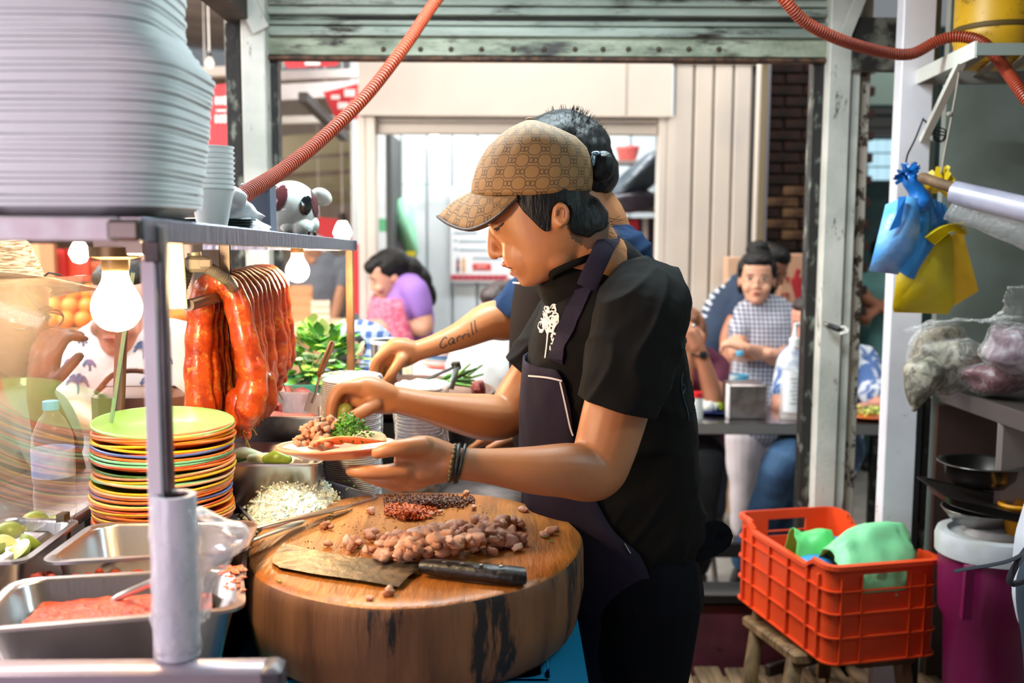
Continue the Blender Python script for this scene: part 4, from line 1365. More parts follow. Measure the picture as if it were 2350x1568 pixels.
# ================================================================== chopping block and its clutter
ZB_ = .963
blk = thing('chopping_block', 'thick round tree trunk chopping block with dark streaked bark sides', 'chopping block', (-.145, 1.485, ZB_ - .13))
def wood(name):
    mt, nt, b, out = _nt(name)
    tc = nt.nodes.new('ShaderNodeTexCoord')
    n1 = _noise(nt, 5, 5, .6)
    n2 = _noise(nt, 60, 4, .6, stretch=(1, .08, 1))
    c = _mix(nt, _ramp(nt, n1.outputs[0], .38, .62), lin('#c07a36'), lin('#a45f24'))
    c = _mix(nt, _ramp(nt, n2.outputs[0], .45, .75), c, lin('#7a4a20'))
    # soaked dark middle-back part and pale knife-worn right part
    sep = nt.nodes.new('ShaderNodeSeparateXYZ'); nt.links.new(tc.outputs['Object'], sep.inputs[0])
    n3 = _noise(nt, 9, 5, .6)
    def blob(cx, cy, r0, r1, soft):
        vm = nt.nodes.new('ShaderNodeVectorMath'); vm.operation = 'DISTANCE'
        mp = nt.nodes.new('ShaderNodeMapping'); mp.inputs['Scale'].default_value = (1, r1, 0)
        nt.links.new(tc.outputs['Object'], mp.inputs[0]); nt.links.new(mp.outputs[0], vm.inputs[0]); vm.inputs[1].default_value = (cx, cy * r1, 0)
        ad = nt.nodes.new('ShaderNodeMath'); ad.operation = 'MULTIPLY_ADD'; nt.links.new(n3.outputs[0], ad.inputs[0]); ad.inputs[1].default_value = .16; nt.links.new(vm.outputs[0], ad.inputs[2])
        r = nt.nodes.new('ShaderNodeMapRange'); nt.links.new(ad.outputs[0], r.inputs[0]); r.inputs[1].default_value = r0 + .08; r.inputs[2].default_value = r0 + .08 + soft; r.inputs[3].default_value = 1; r.inputs[4].default_value = 0
        return r.outputs[0]
    c = _mix(nt, blob(.16, -.05, .05, .55, .16), c, lin('#c99a58'))
    c = _mix(nt, blob(-.02, .07, .06, .8, .12), c, lin('#7b4a22'))
    c = _mix(nt, blob(.0, .2, .03, 1.6, .06), c, lin('#4a3326'))
    nt.links.new(c, b.inputs['Base Color'])
    b.inputs['Roughness'].default_value = .42
    n4 = _noise(nt, 90, 4, .6, stretch=(1, .15, 1))
    bp = nt.nodes.new('ShaderNodeBump'); bp.inputs['Strength'].default_value = .5; bp.inputs['Distance'].default_value = .006
    nt.links.new(n4.outputs[0], bp.inputs['Height']); nt.links.new(bp.outputs[0], b.inputs['Normal'])
    return mt
M_blk = wood('block_top_wood')
M_bark = mat('block_side_wood', '#865b3a', .6, var='#5e3b24', vs=16, stretch=(1, 1, .16), dirt='#1c1516', ds=11, dlo=.555, dhi=.60, dstretch=(1, 1, .16), bump=.5, bs=40, bstretch=(1, 1, .12))
def bw(t):
    return 1 + .012 * math.sin(2 * PI * t * 3 + 1) + .008 * math.sin(2 * PI * t * 7) + .006 * noise.noise(V((t * 40, 0, 0)))
bc = (-.145, 1.485, ZB_)
mb = MB(); n = 120
mb.lathe([(.93, -.13), (.975, -.118), (1.01, -.07), (1.006, -.02), (1.0, -.007), (.992, -.003)], bc, n, sx=.252, sy=.285, wob=bw)
obj('bark_side', mb, M_bark, blk, True)
mb = MB()
mb.lathe([(.992, -.003), (.98, .0), (.9, -.0005), (.7, -.002), (.4, -.004), (.1, -.005), (.001, -.005)], bc, n, sx=.252, sy=.285, wob=bw)
obj('cutting_face', mb, M_blk, blk, True)
# blue plastic crate that carries the block
st = thing('blue_crate', 'bright blue plastic crate holding up the chopping block', 'crate', (-.14, 1.49, 0))
M_blue = mat('blue_plastic', '#1489b8', .4)
zc = ZB_ - .131
for i, (sx, sy) in enumerate(((-1, 0), (1, 0), (0, -1), (0, 1))):
    mb = MB()
    if sx:
        mb.box((-.14 + sx * .19, 1.48, zc / 2), (.015, .40, zc), None, .004)
    else:
        mb.box((-.14, 1.48 + sy * .2, zc / 2), (.395, .015, zc), None, .004)
    obj('side', mb, M_blue, st)
mb = MB(); mb.rings([rrect([(-.385, 1.235), (.105, 1.235), (.105, 1.70), (-.385, 1.70)], .05, i_, z) for i_, z in ((0.02, zc - .028), (0, zc - .026), (0, zc - .004), (.02, zc - .0), (.05, zc), (.05, zc - .028))], True, True); obj('rim', mb, M_blue, st)

# cleaver
cl = thing('cleaver', 'broad dark steel cleaver with a black handle lying on the block', 'knife', PZ(900, 1300, ZB_))
def zq(x, y, h=0):
    return PZ(x, y, ZB_ + h)
topl = [(651, 1246), (720, 1262), (806, 1277), (890, 1285), (968, 1291), (966, 1303), (938, 1322), (914, 1347), (820, 1331), (720, 1317), (640, 1302), (625, 1291), (628, 1272)]
mb = MB()
mb.rings([[zq(x, y, .0005) for x, y in topl], [zq(x, y, .0045) for x, y in topl]])
obj('blade', mb, mat('sooty_blade', '#5d564c', .38, .75, var='#94826a', vs=14, vlo=.45, vhi=.7, dirt='#2a2622', ds=34, dlo=.54, dhi=.64, bump=.15, bs=70), cl, False)
ax = [zq(966, 1300, .012), zq(1000, 1303, .012), (zq(1100, 1314, .013)), zq(1180, 1322, .013), zq(1203, 1322, .012)]
mb = MB(); mb.tube(ax, [(.010, .009), (.0135, .0115), (.0145, .012), (.0165, .0125), (.0155, .011)], 16, up=(0, 0, 1), rnd=False)
obj('handle', mb, mat('black_handle', '#15110f', .4, var='#4a3f38', vs=70, vlo=.62, vhi=.7, bump=.2, bs=90), cl, 50)
for i, x in enumerate((1020, 1060, 1105, 1150)):
    mb = MB(); mb.ell(zq(x, 1290 + i * 3, .026), (.003, .002, .001)); obj('rivet', mb, M_steel2, cl)

# chopped meat
M_pork = mat('cooked_pork', '#d8a488', .38, var='#b87c62', vs=50, bump=.4, bs=110, sss=.15)
M_pork2 = mat('pale_pork', '#ecc4ac', .38, var='#d09c82', vs=50, bump=.4, bs=110, sss=.15)
M_pork3 = mat('browned_pork', '#b0704c', .4, var='#d49c7c', vs=50, bump=.4, bs=110)
lump_me = []
for k in range(9):
    mb = lump(1.0, k + .5, 11, .62)
    me = mb.mesh('meat_piece'); me.materials.append((M_pork, M_pork2, M_pork, M_pork3, M_pork, M_pork2, M_pork, M_pork, M_pork3)[k]); me.polygons.foreach_set('use_smooth', [True] * len(me.polygons)); lump_me.append(me)
rs = random.Random(12)
def piece(p, r, label, group):
    o = bpy.data.objects.new('meat_piece', rs.choice(lump_me)); COL.objects.link(o)
    o.location = p; o.scale = (r * rs.uniform(.8, 1.35), r * rs.uniform(.7, 1.1), r * rs.uniform(.6, .95)); o.rotation_euler = (rs.uniform(-.4, .4), rs.uniform(-.4, .4), rs.uniform(0, 6))
    tag(o, label, 'meat', group)
    return o
def heap_h(x, y):
    # ridge from left-front to right-back
    t = max(0, min(1, (x - 880) / 310))
    yc = 1262 - 52 * t
    d = abs(y - yc) / (30 + 8 * t)
    e = (math.sin(PI * min(1, max(0, (x - 850) / 360)) ** .85)) ** .7 if 850 < x < 1210 else 0
    return max(0, 1 - d * d) * e
k = 0
tries = 0
while k < 210 and tries < 4000:
    tries += 1
    x, y = rs.uniform(872, 1200), rs.uniform(1190, 1290)
    h = heap_h(x, y)
    if h < .08 or rs.random() > h + .25:
        continue
    z = rs.uniform(0, 1) ** .7 * h * .034
    piece(zq(x, y, z + .003), rs.uniform(.0058, .0118), 'cooked pork piece in the heap in the middle of the block', 'chopped pork in the heap')
    k += 1
for i, (x, y, r) in enumerate(sorted([(742, 1207, .007), (752, 1203, .006), (760, 1209, .005), (853, 1172, .006), (846, 1170, .004), (795, 1240, .008), (808, 1250, .007), (815, 1238, .008), (824, 1246, .006), (803, 1258, .006), (752, 1247, .006), (840, 1262, .007), (855, 1262, .006), (850, 1232, .009), (860, 1220, .008), (870, 1233, .007), (843, 1222, .007), (890, 1230, .006), (1262, 1219, .009), (1248, 1227, .006), (1272, 1214, .006), (1203, 1170, .006), (1196, 1167, .005), (1188, 1257, .008), (1130, 1266, .007), (892, 1360, .007), (893, 1350, .005), (848, 1373, .005), (1088, 1164, .006), (1010, 1175, .004), (990, 1180, .005), (1180, 1200, .009), (1172, 1208, .008), (1195, 1205, .007), (1070, 1132, .007)])):
    piece(zq(x, y, r * .55), r, 'loose cooked pork piece on the block, %s from the left of the scattered ones' % ORD[i], 'pork pieces scattered on the block')
# crumbs
def crumbs(name, label, cat, mt, gen, n, r0, r1, hh):
    mb = MB()
    for k in range(n):
        x, y, w_ = gen()
        r = rs.uniform(r0, r1)
        p = zq(x, y, r * .5 + w_ * hh * rs.random())
        mb.box(p, (r * rs.uniform(1.2, 2.6), r * rs.uniform(1.1, 2), r * rs.uniform(1, 1.8)), eul(rs.uniform(0, 3), rs.uniform(0, 3), rs.uniform(0, 3)), r * .5)
    tag(obj(name, mb, mt, None, True), label, cat, kind='stuff')
g2 = lambda cx, cy, sx, sy: (lambda: (lambda a, b: (cx + a * sx, cy + b * sy + .0 * a, max(0, 1 - (a * a + b * b) / 3)))(max(-2.2, min(2.2, rs.gauss(0, 1))), max(-2, min(2, rs.gauss(0, 1)))))
crumbs('red_meat_crumbs', 'bright rust red minced meat crumbs at the back of the block', 'meat', mat('red_crumb', '#cf6426', .45, var='#a5441a', vs=90), g2(942, 1172, 26, 8.5), 620, .0018, .0042, .010)
crumbs('dark_meat_crumbs', 'dark scorched meat crumbs along the back edge of the block', 'meat', mat('dark_crumb', '#4a2c1e', .6, var='#7d4c34', vs=90), g2(985, 1150, 46, 7), 800, .0014, .0036, .009)
crumbs('fine_crumbs', 'fine pale crumbs dusted over the wet middle of the block', 'crumbs', mat('fine_crumb', '#b98a5e', .5), lambda: (rs.gauss(900, 130), min(1330, max(1150, rs.gauss(1215, 32))), 0), 320, .0006, .0018, 0)
mb = MB()
for x, y in ((1282, 1178), (1250, 1232), (1265, 1242), (1242, 1222), (640, 1334), (755, 1196), (758, 1186), (1080, 1290), (760, 1178)):
    mb.box(zq(x, y, .002), (.008, .003, .0012), rotz(x))
tag(obj('green_scraps', mb, mat('green_scrap', '#7f8f2a', .5), None, False), 'few green herb scraps dropped on the block', 'herb', kind='stuff')

# two spoons whose handles rest on the block's left rim
for nm, a, b, wd, mt, lab in (('spoon', (806, 1160), (566, 1216), 1, mat('greasy_spoon', '#a8917c', .3, .9), 'long greasy spoon resting on the left rim of the block, farther of two'), ('spoon', (697, 1195), (548, 1252), 1, M_steel, 'shiny steel spoon resting on the left rim of the block, nearer of two')):
    p0, p1 = PZ(*a, ZB_ + .006), PZ(*b, ZB_ + .03)
    o = thing(nm, lab, 'spoon', p0)
    s_ = [p0, p0.lerp(p1, .12), p0.lerp(p1, .35), p0.lerp(p1, .7), p1]
    mb = MB(); mb.tube(s_, [(.004, .001), (.011, .0022), (.010, .0022), (.006, .002), (.0055, .002)], 12, up=(0, 0, 1), rnd=True); obj('handle', mb, mt, o)
    d = (p1 - p0).normalized(); q = p1 + d * .022
    mb = MB(); mb.lathe([(.001, -.009), (.012, -.007), (.02, .0), (.0215, .001)], q, 16, sx=1.25); obj('spoon_bowl', mb, mt, o, solid=.0008)

# roll of produce bags standing at the near end of the cart
YR = .985
c = P(399, 1135, YR)
rl = thing('bag_roll', 'upright roll of clear plastic bags at the near end of the cart', 'plastic roll', (c.x, YR, .993))
rr = m(51, YR)
mb = MB(); mb.lathe([(rr, .993 - c.z), (rr, -.003), (rr * .97, 0), (rr * .70, 0), (rr * .66, -.004), (rr * .66, -.12)], (c.x, YR, c.z), 36); obj('roll', mb, mat('cloudy_roll', '#e3dfe8', .25, var='#c3c6d0', vs=10, stretch=(3, 3, .6), bump=.25, bs=14, bstretch=(2, 2, .5), sss=.1), rl)
mb = MB(); mb.lathe([(rr * .66, -.004), (rr * .6, -.002), (rr * .56, -.006), (rr * .56, -.14)], (c.x, YR, c.z), 28); obj('core', mb, mat('brown_core', '#5b4338', .8), rl)
q0 = c + V((rr * .9, .012, -.02))
pts = [(*(c + V((rr * .6, .0, -.035))), .02, .03), (*(P(468, 1200, YR + .02)), .02, .034), (*(P(502, 1228, YR + .03)), .022, .036), (*(P(540, 1240, YR + .03)), .012, .02)]
mb = crumple([(P(452, 1180, YR + .02).x, YR + .02, P(452, 1180, YR).z, .004, .012), (P(468, 1215, YR).x, YR + .02, P(470, 1210, YR).z, .016, .018), (P(498, 1245, YR).x, YR + .025, P(498, 1245, YR).z, .026, .016), (P(480, 1300, YR).x, YR + .02, P(480, 1300, YR).z, .016, .014), (P(462, 1345, YR).x, YR + .02, P(462, 1345, YR).z, .006, .012), (P(455, 1420, YR).x, YR + .02, P(455, 1440, YR).z, .004, .012)], 0, 4.4, .008, 42, 26)
obj('loose_bag', mb, film('bag_film', '#f3eef2', .38, .25, .5, .6, 45), rl, True)
mb = crumple([(c.x, YR, 1.0, rr * 1.10, rr * 1.08), (c.x, YR, 1.06, rr * 1.08, rr * 1.06), (c.x, YR, 1.12, rr * 1.02, rr * 1.02), (c.x, YR, c.z - .012, rr * 1.01, rr * 1.01)], 0, 8.8, .005, 40, 36)
obj('outer_wrap', mb, film('wrap_film', '#f3eef2', .22, .2, .6, .5, 40), rl, True)

# water bottle on the customers' ledge behind the glass
def bottle(name, label, base, h, r, cap, lab, water=.0, capr=.36):
    o = thing(name, label, 'bottle', base)
    prof = [(.001, .004), (r * .9, 0), (r, .012), (r * .97, h * .12), (r, h * .2), (r * .93, h * .3), (r, h * .36), (r, h * .62), (r * .93, h * .72), (r * .62, h * .84), (r * .36, h * .9), (r * .34, h * .94)]
    mb = MB(); mb.lathe(prof, base, 24); obj('bottle_body', mb, film('bottle_plastic', '#f2f8fb', .05, .06, .8, .2, 60), o, True)
    mb = MB(); mb.lathe([(r * capr, h * .925), (r * (capr + .03), h * .93), (r * (capr + .03), h * .995), (r * capr, h), (.001, h)], base, 20); obj('cap', mb, cap, o)
    mb = MB(); mb.lathe([(r * 1.012, h * .37), (r * 1.012, h * .6)], base, 28); obj('label_band', mb, lab, o, solid=.0006)
    return o
M_cap = mat('blue_cap', '#4f9fd0', .4)
M_lab = mat('pale_blue_label', '#8f9fce', .5, var='#c8d0e6', vs=18)
YW = 1.50
c = P(128, 1190, YW)
lg = MB(); lg.box((c.x - .09, 1.5, c.z - .012), (.22, .9, .02), None, .003); lgo = tag(obj('customer_ledge', lg, M_steel2), 'narrow steel ledge for customers outside the glass guard', 'ledge')
for y in (1.15, 1.9):
    lg2 = MB(); lg2.box((c.x - .14, y, (c.z - .02) / 2), (.03, .03, c.z - .02)); obj('ledge_leg', lg2, M_rod, lgo)
bo = bottle('water_bottle', 'clear water bottle with a blue cap on the ledge behind the glass', c, P(128, 920, YW).z - c.z, m(47, YW), M_cap, M_lab)
# ================================================================== right-hand side of the kitchen
M_or = mat('orange_crate_plastic', '#e2491c', .42, var='#d3421a', vs=6, dirt='#7a2a12', ds=40, dlo=.68, dhi=.76)
# crate frame: origin at near-left bottom corner region
A = P(1897, 1532, 2.36); Bc = P(2148, 1505, 2.43); Dc = P(1712, 1388, 2.86)
zc0 = A.z
ux = (V((Bc.x, Bc.y, 0)) - V((A.x, A.y, 0))); cw = ux.length; ux.normalize()
uy = V((-ux.y, ux.x, 0))
cl_ = .50
chh = P(1897, 1302, 2.36).z - zc0
crate = thing('orange_crate', 'open orange plastic crate with handle holes standing on the wooden stool', 'crate', (A.x, A.y, zc0))
def cp(u, v, z):
    return V((A.x, A.y, 0)) + ux * u + uy * v + V((0, 0, zc0 + z))
def cbox(mb, u0, u1, v0, v1, z0, z1, bev=.002):
    q = cp((u0 + u1) / 2, (v0 + v1) / 2, (z0 + z1) / 2)
    mb.box(q, (u1 - u0, v1 - v0, z1 - z0), rotz(math.atan2(ux.y, ux.x)), bev)
H = chh
t = .006
rc_ = .03
def wallshape(mb, axis, off, L, hole, dip):
    # wall sheet with a hand hole (end walls) or dipped rim (long walls), built as columns of boxes
    n = 24
    for i in range(n):
        s0, s1 = rc_ + (L - 2 * rc_) * i / n, rc_ + (L - 2 * rc_) * (i + 1) / n
        sm_ = (s0 + s1) / 2
        top = H
        if dip:
            e = min(sm_, L - sm_)
            top = H - .026 * max(0, min(1, (e - .075) / .03))
        parts = [(0, top)]
        if hole and L * .30 < sm_ < L * .70:
            sl_ = .004 * abs(sm_ / L - .5) * 0
            parts = [(0, H * .70), (H * .90, top)]
        for z0, z1 in parts:
            if axis == 'u':
                cbox(mb, s0, s1, off, off + t, z0, z1, 0)
            else:
                cbox(mb, off, off + t, s0, s1, z0, z1, 0)
mb = MB()
for nm, axis, off, L, hole, dip in (('end_wall', 'u', 0, cw, True, False), ('end_wall', 'u', cl_ - t, cw, True, False), ('side_wall', 'v', 0, cl_, False, True), ('side_wall', 'v', cw - t, cl_, False, True)):
    mb = MB(); wallshape(mb, axis, off, L, hole, dip)
    obj(nm, mb, M_or, crate, False)
for (u, v, a0) in ((rc_, rc_, PI), (cw - rc_, rc_, 1.5 * PI), (cw - rc_, cl_ - rc_, 0), (rc_, cl_ - rc_, .5 * PI)):
    mb = MB()
    for k in range(6):
        b0 = a0 + (PI / 2) * k / 6; b1 = a0 + (PI / 2) * (k + 1) / 6
        vs = [cp(u + r_ * math.cos(b), v + r_ * math.sin(b), z) for z in (0, H) for b, r_ in ((b0, rc_), (b1, rc_), (b1, rc_ - t), (b0, rc_ - t))]
        mb.add(vs, [(0, 1, 2, 3), (7, 6, 5, 4), (0, 4, 5, 1), (1, 5, 6, 2), (2, 6, 7, 3), (3, 7, 4, 0)])
    obj('corner', mb, M_or, crate, False)
mb = MB(); cbox(mb, .01, cw - .01, .01, cl_ - .01, .004, .012); obj('bottom', mb, M_or, crate)
# ribs
def outline(off, z, k=5):
    pts = []
    for (u, v, a0) in ((rc_, rc_, PI), (cw - rc_, rc_, 1.5 * PI), (cw - rc_, cl_ - rc_, 0), (rc_, cl_ - rc_, .5 * PI)):
        for j in range(k + 1):
            b = a0 + (PI / 2) * j / k
            pts.append(cp(u + (rc_ + off) * math.cos(b), v + (rc_ + off) * math.sin(b), z))
    return pts
for z in (.006, H * .28, H * .52, H * .745):
    mb = MB(); o1, o2 = outline(.007, z - .0018), outline(0, z - .0018); o3, o4 = outline(0, z + .0018), outline(.007, z + .0018)
    mb.rings([o2, o1, o4, o3], False, False); obj('rib', mb, M_or, crate, False)
mb = MB()
def rimz(p, dz):
    return p
for seg in range(1):
    o1 = outline(.008, H - .006); o2 = outline(-.004, H - .006)
# rim follows the dipped sides
def rim_pts(off):
    pts = []
    k = 5
    def zz(L, s):
        e = min(s, L - s); return H - .026 * max(0, min(1, (e - .075) / .03))
    cs = ((rc_, rc_, PI), (cw - rc_, rc_, 1.5 * PI), (cw - rc_, cl_ - rc_, 0), (rc_, cl_ - rc_, .5 * PI))
    for i_, (u, v, a0) in enumerate(cs):
        for j in range(k + 1):
            b = a0 + (PI / 2) * j / k
            pts.append((u + (rc_ + off) * math.cos(b), v + (rc_ + off) * math.sin(b), H))
        if i_ in (1, 3):
            for s_ in [rc_ + (cl_ - 2 * rc_) * q / 24 for q in range(1, 24)]:
                v_ = s_ if i_ == 1 else cl_ - s_
                pts.append(((cw + off) if i_ == 1 else -off, v_, zz(cl_, v_)))
    return pts
r1, r2 = rim_pts(.009), rim_pts(-.005)
mb = MB()
mb.rings([[cp(u, v, z - .011) for u, v, z in r1], [cp(u, v, z) for u, v, z in r1], [cp(u, v, z + .002) for u, v, z in r2], [cp(u, v, z - .004) for u, v, z in r2]], False, False)
obj('rim', mb, M_or, crate, False)
for L, axis in ((cl_, 'v'), (cw, 'u')):
    fr_ = (.045, .10, .20, .30, .40, .455) if axis == 'v' else (.03, .085, .255 if cw < .3 else .22, cw - .045)
    for f_ in fr_:
        for side in (0, 1):
            mb = MB()
            wd_ = .009 if axis == 'v' else .003
            hh_ = H * (.70 if axis == 'u' and .3 < f_ / L < .7 else .88)
            if axis == 'v':
                cbox(mb, (cw if side else -.008), (cw + .008 if side else 0), f_ - wd_ / 2, f_ + wd_ / 2, .004, hh_, .001)
            else:
                cbox(mb, f_ - wd_ / 2, f_ + wd_ / 2, (cl_ if side else -.007), (cl_ + .007 if side else 0), .004, hh_, 0)
            obj('upright_rib', mb, M_or, crate, False)
# bags in the crate
def sheetbag(name, label, mt, pts, seed, amp=.01, group=None, sc=30, th=.001):
    """crumpled sheet through a grid of points (rows of equal length)"""
    rows = [spl([tuple(p) for p in r], 5) for r in pts]
    cols_ = list(zip(*rows))
    mb = MB()
    g = [spl([tuple(p) for p in c], 5) for c in cols_]
    nu, nv = len(g), len(g[0])
    vs = []
    for i in range(nu):
        for j in range(nv):
            p = V(g[i][j][:3])
            a_ = amp * (noise.noise(p * sc + V((seed, 0, 0))) + .5 * noise.noise(p * sc * 2.4 + V((0, seed, 0))))
            vs.append(p + V((a_ * .5, a_ * -.6, a_ * .5)))
    mb.add(vs, [(i * nv + j, (i + 1) * nv + j, (i + 1) * nv + j + 1, i * nv + j + 1) for i in range(nu - 1) for j in range(nv - 1)])
    return tag(obj(name, mb, mt, None, True, solid=th), label, 'plastic bag', group)
M_gbag = mat('mint_bag', '#86d69a', .4, sss=.3)
M_gbag2 = mat('bright_green_bag', '#5fcf74', .4, sss=.3)
M_bbag = mat('blue_bag', '#1f7fc4', .35, sss=.15, var='#3f97d6', vs=9)
q = lambda u, v, z: cp(u, v, z)
sheetbag('green_bag', 'large mint green plastic bag bulging over the near end of the orange crate', M_gbag, [
    [q(.03, .02, .06), q(.12, .015, .07), q(.21, .014, .07), q(cw - .02, .02, .06)],
    [q(.05, .013, H * .82), q(.12, .012, H * .85), q(.19, .012, H * .85), q(cw - .04, .013, H * .8)],
    [q(.05, .07, H + .00), q(.12, .06, H + .03), q(.2, .05, H + .035), q(cw - .045, .05, H + .015)],
    [q(.04, .12, H * .98), q(.11, .12, H + .045), q(.17, .11, H + .062), q(cw - .06, .09, H + .062)],
    [q(.03, .20, .05), q(.1, .24, .06), q(.16, .24, .06), q(cw - .05, .22, .05)]], 3, .016)
sheetbag('green_bag', 'smaller bright green plastic bag on the left inside the orange crate', M_gbag2, [
    [q(.012, .16, .08), q(.03, .14, .09), q(.07, .13, .09), q(.1, .14, .08)],
    [q(.005, .17, H + .012), q(.03, .15, H + .0), q(.07, .14, H + .005), q(.105, .15, H - .02)],
    [q(.005, .22, H + .022), q(.03, .22, H + .014), q(.075, .20, H + .028), q(.1, .18, H + .03)],
    [q(.012, .28, .1), q(.03, .3, .1), q(.07, .29, .1), q(.1, .27, .1)]], 7, .014)
mb = MB(); mb.ell(q(.13, .22, H - .02), (.06, .05, .02)); mb.ell(q(.05, .14, H - .035), (.05, .04, .02)); tag(obj('blue_bag_bit', mb, M_bbag), 'folded blue plastic bag under the green ones in the crate', 'plastic bag')

# stool under the crate
M_stool = mat('worn_stool_wood', '#8b6d48', .6, var='#57412a', vs=14, stretch=(3, 3, .5), dirt='#231a14', ds=9, dlo=.6, dhi=.7)
stl = thing('wooden_stool', 'low worn wooden stool with splayed legs under the orange crate', 'stool', (A.x + .1, A.y + .2, .115))
zs = zc0 - .002
mb = MB(); bar(mb, P(1722, 1402, 2.84) * 1, P(1845, 1490, 2.44), .05, .03, bev=.006)
mb.v = [(x, y, z - 0) for x, y, z in mb.v]
dz = zs - max(v[2] for v in mb.v)
mb.v = [(x, y, z + dz) for x, y, z in mb.v]
obj('seat_rail', mb, M_stool, stl)
mb = MB(); bar(mb, cp(.19, .03, -.017), cp(.19, .46, -.017), .17, .026, bev=.005); obj('seat', mb, mat('dark_stool_seat', '#5d4a35', .6, var='#3c2e20', vs=14), stl)
for a_, b_ in ((P(1745, 1412, 2.80), P(1716, 1590, 2.72)), (P(1826, 1492, 2.48), P(1800, 1660, 2.4)), (cp(.25, .06, -.02), cp(.27, .03, -zc0 + .118)), (cp(.25, .42, -.02), cp(.27, .46, -zc0 + .118))):
    e = b_.copy()
    k_ = (a_.z - .118) / max(.01, (a_.z - b_.z)); e = a_.lerp(b_, k_)
    a2 = a_.copy(); a2.z = zs - .02
    mb = MB(); bar(mb, a2, e, .038, .032, up=(0, 1, 0), bev=.004); obj('leg', mb, M_stool, stl)
mb = MB(); bar(mb, P(1760, 1540, 2.73), cp(.255, .43, -zc0 + .20), .02, .035, bev=.003); obj('stretcher', mb, mat('dark_stretcher', '#3b2d22', .6), stl)

# magenta bin with white lid
YN = 2.32
c = P(2275, 1290, YN)
bn = thing('magenta_bin', 'magenta plastic bin with a domed off-white lid at the right', 'bin', (c.x, YN, .115))
rb = m(122, YN)
zl = P(2275, 1275, YN - .1).z
M_mag = mat('magenta_plastic', '#741548', .35)
mb = MB(); mb.lathe([(rb * .70, .115 - zl), (rb * .78, -.30), (rb * .82, -.19), (rb * .93, -.165), (rb * .96, -.06), (rb * .97, 0)], (c.x, YN, zl), 40, cap0=True); obj('tub', mb, M_mag, bn)
mb = MB(); mb.lathe([(rb * 1.0, -.035), (rb * 1.03, -.035), (rb * 1.04, .0), (rb * 1.0, .016), (rb * .82, .018), (rb * .78, .006), (rb * .5, .010), (rb * .46, .026), (rb * .3, .03), (.001, .031)], (c.x, YN, zl + .01), 40); obj('lid', mb, mat('off_white_lid', '#c9ccd2', .4, var='#b3b3ae', vs=8), bn)
mb = MB(); bar(mb, P(2225, 1300, YN - .12), P(2215, 1420, YN - .11), .02, .02); obj('handle', mb, M_mag, bn)
ztop = zl + .041
# pans stacked on the lid
M_pan = mat('dark_steel_bowl', '#7d7672', .25, .95, var='#4a4442', vs=8)
pc = P(2250, 1180, YN + .03)
mb = MB(); r0 = m(88, YN); mb.lathe([(.001, 0), (r0 * .7, 0), (r0 * .98, .03), (r0, .034), (r0 * .96, .034), (r0 * .68, .004), (.001, .004)], (pc.x, YN + .03, ztop), 36); tag(obj('steel_basin', mb, mat('grey_steel_basin', '#9a9896', .35, .9), None, True), 'grey steel basin at the bottom of the pans on the white lid', 'basin')
mb = MB(); pts = rrect([(pc.x - .13, YN - .09), (pc.x + .13, YN - .11), (pc.x + .14, YN + .14), (pc.x - .12, YN + .15)], .05, 0)
mb.rings([[V((p.x, p.y, ztop + .060 + (p.x - pc.x) * -.22)) for p in rrect([(pc.x - .14, YN - .09), (pc.x + .13, YN - .11), (pc.x + .14, YN + .14), (pc.x - .12, YN + .15)], .05, i_)] for i_, zz_ in ((0, 0), (0, 0))][:1] +
         [[V((p.x, p.y, ztop + zz_ + (p.x - pc.x) * -.22)) for p in rrect([(pc.x - .14, YN - .09), (pc.x + .13, YN - .11), (pc.x + .14, YN + .14), (pc.x - .12, YN + .15)], .05, i_)] for i_, zz_ in ((0, .063), (.016, .063), (.022, .04), (.03, .036))], True, True)
tag(obj('dark_tray', mb, mat('dark_tray_steel', '#2e2927', .35, .7), None, 40), 'dark oven tray tilted under the steel bowl on the white lid', 'tray')
mb = MB(); r1_ = m(82, YN); mb.lathe([(.001, 0), (r1_ * .72, 0), (r1_ * .95, .022), (r1_ * 1.0, .05), (r1_ * 1.2, .054), (r1_ * 1.2, .056), (r1_ * .97, .054), (r1_ * .9, .02), (.001, .003)], (pc.x - .005, YN + .03, ztop + .092), 40); tag(obj('steel_bowl', mb, M_pan, None, True), 'shallow steel bowl topping the pan stack on the white lid', 'bowl')
yb_ = P(2332, 1165, YN - .05)
mb = MB(); ry = m(34, YN); mb.lathe([(.001, -.075), (ry * .55, -.075), (ry * .95, -.012), (ry * 1.15, -.008), (ry * 1.15, -.002), (ry * .98, .0), (ry * .9, -.012), (ry * .5, -.07), (.001, -.07)], (yb_.x, yb_.y, yb_.z + .012), 32); tag(obj('yellow_colander', mb, mat('amber_plastic', '#d08a12', .4), None, True), 'amber yellow plastic colander at the right edge above the bin', 'colander')

# shelf with bagged food
shf = thing('wall_shelf', 'grey metal shelf bracket board holding bags of tripe', 'shelf', P(2250, 930, 2.5))
a_, b_ = P(2162, 902, 2.62), P(2420, 985, 2.05)
zsh = (a_.z + b_.z) / 2
a_.z = b_.z = zsh
a_ = V((P(2162, 902, 2.62).x, 2.62, P(2162, 903, 2.62).z)); b_ = P(2400, 986, 2.12)
mb = MB(); bar(mb, a_, b_, .012, .045, bev=.002); obj('front_rail', mb, mat('shelf_rail', '#6d635f', .35, .6), shf)
mb = MB(); n_ = V((.35, .25, 0)); mb.add([a_ + V((0, 0, .012)), b_ + V((0, 0, .012)), b_ + V((.25, .3, .012)), V((1.68, 2.88, a_.z + .012)), V((a_.x, 2.88, a_.z + .012))], [(0, 1, 2, 3, 4)]); obj('board', mb, mat('dark_board', '#3a302c', .6), shf, False, solid=.008)
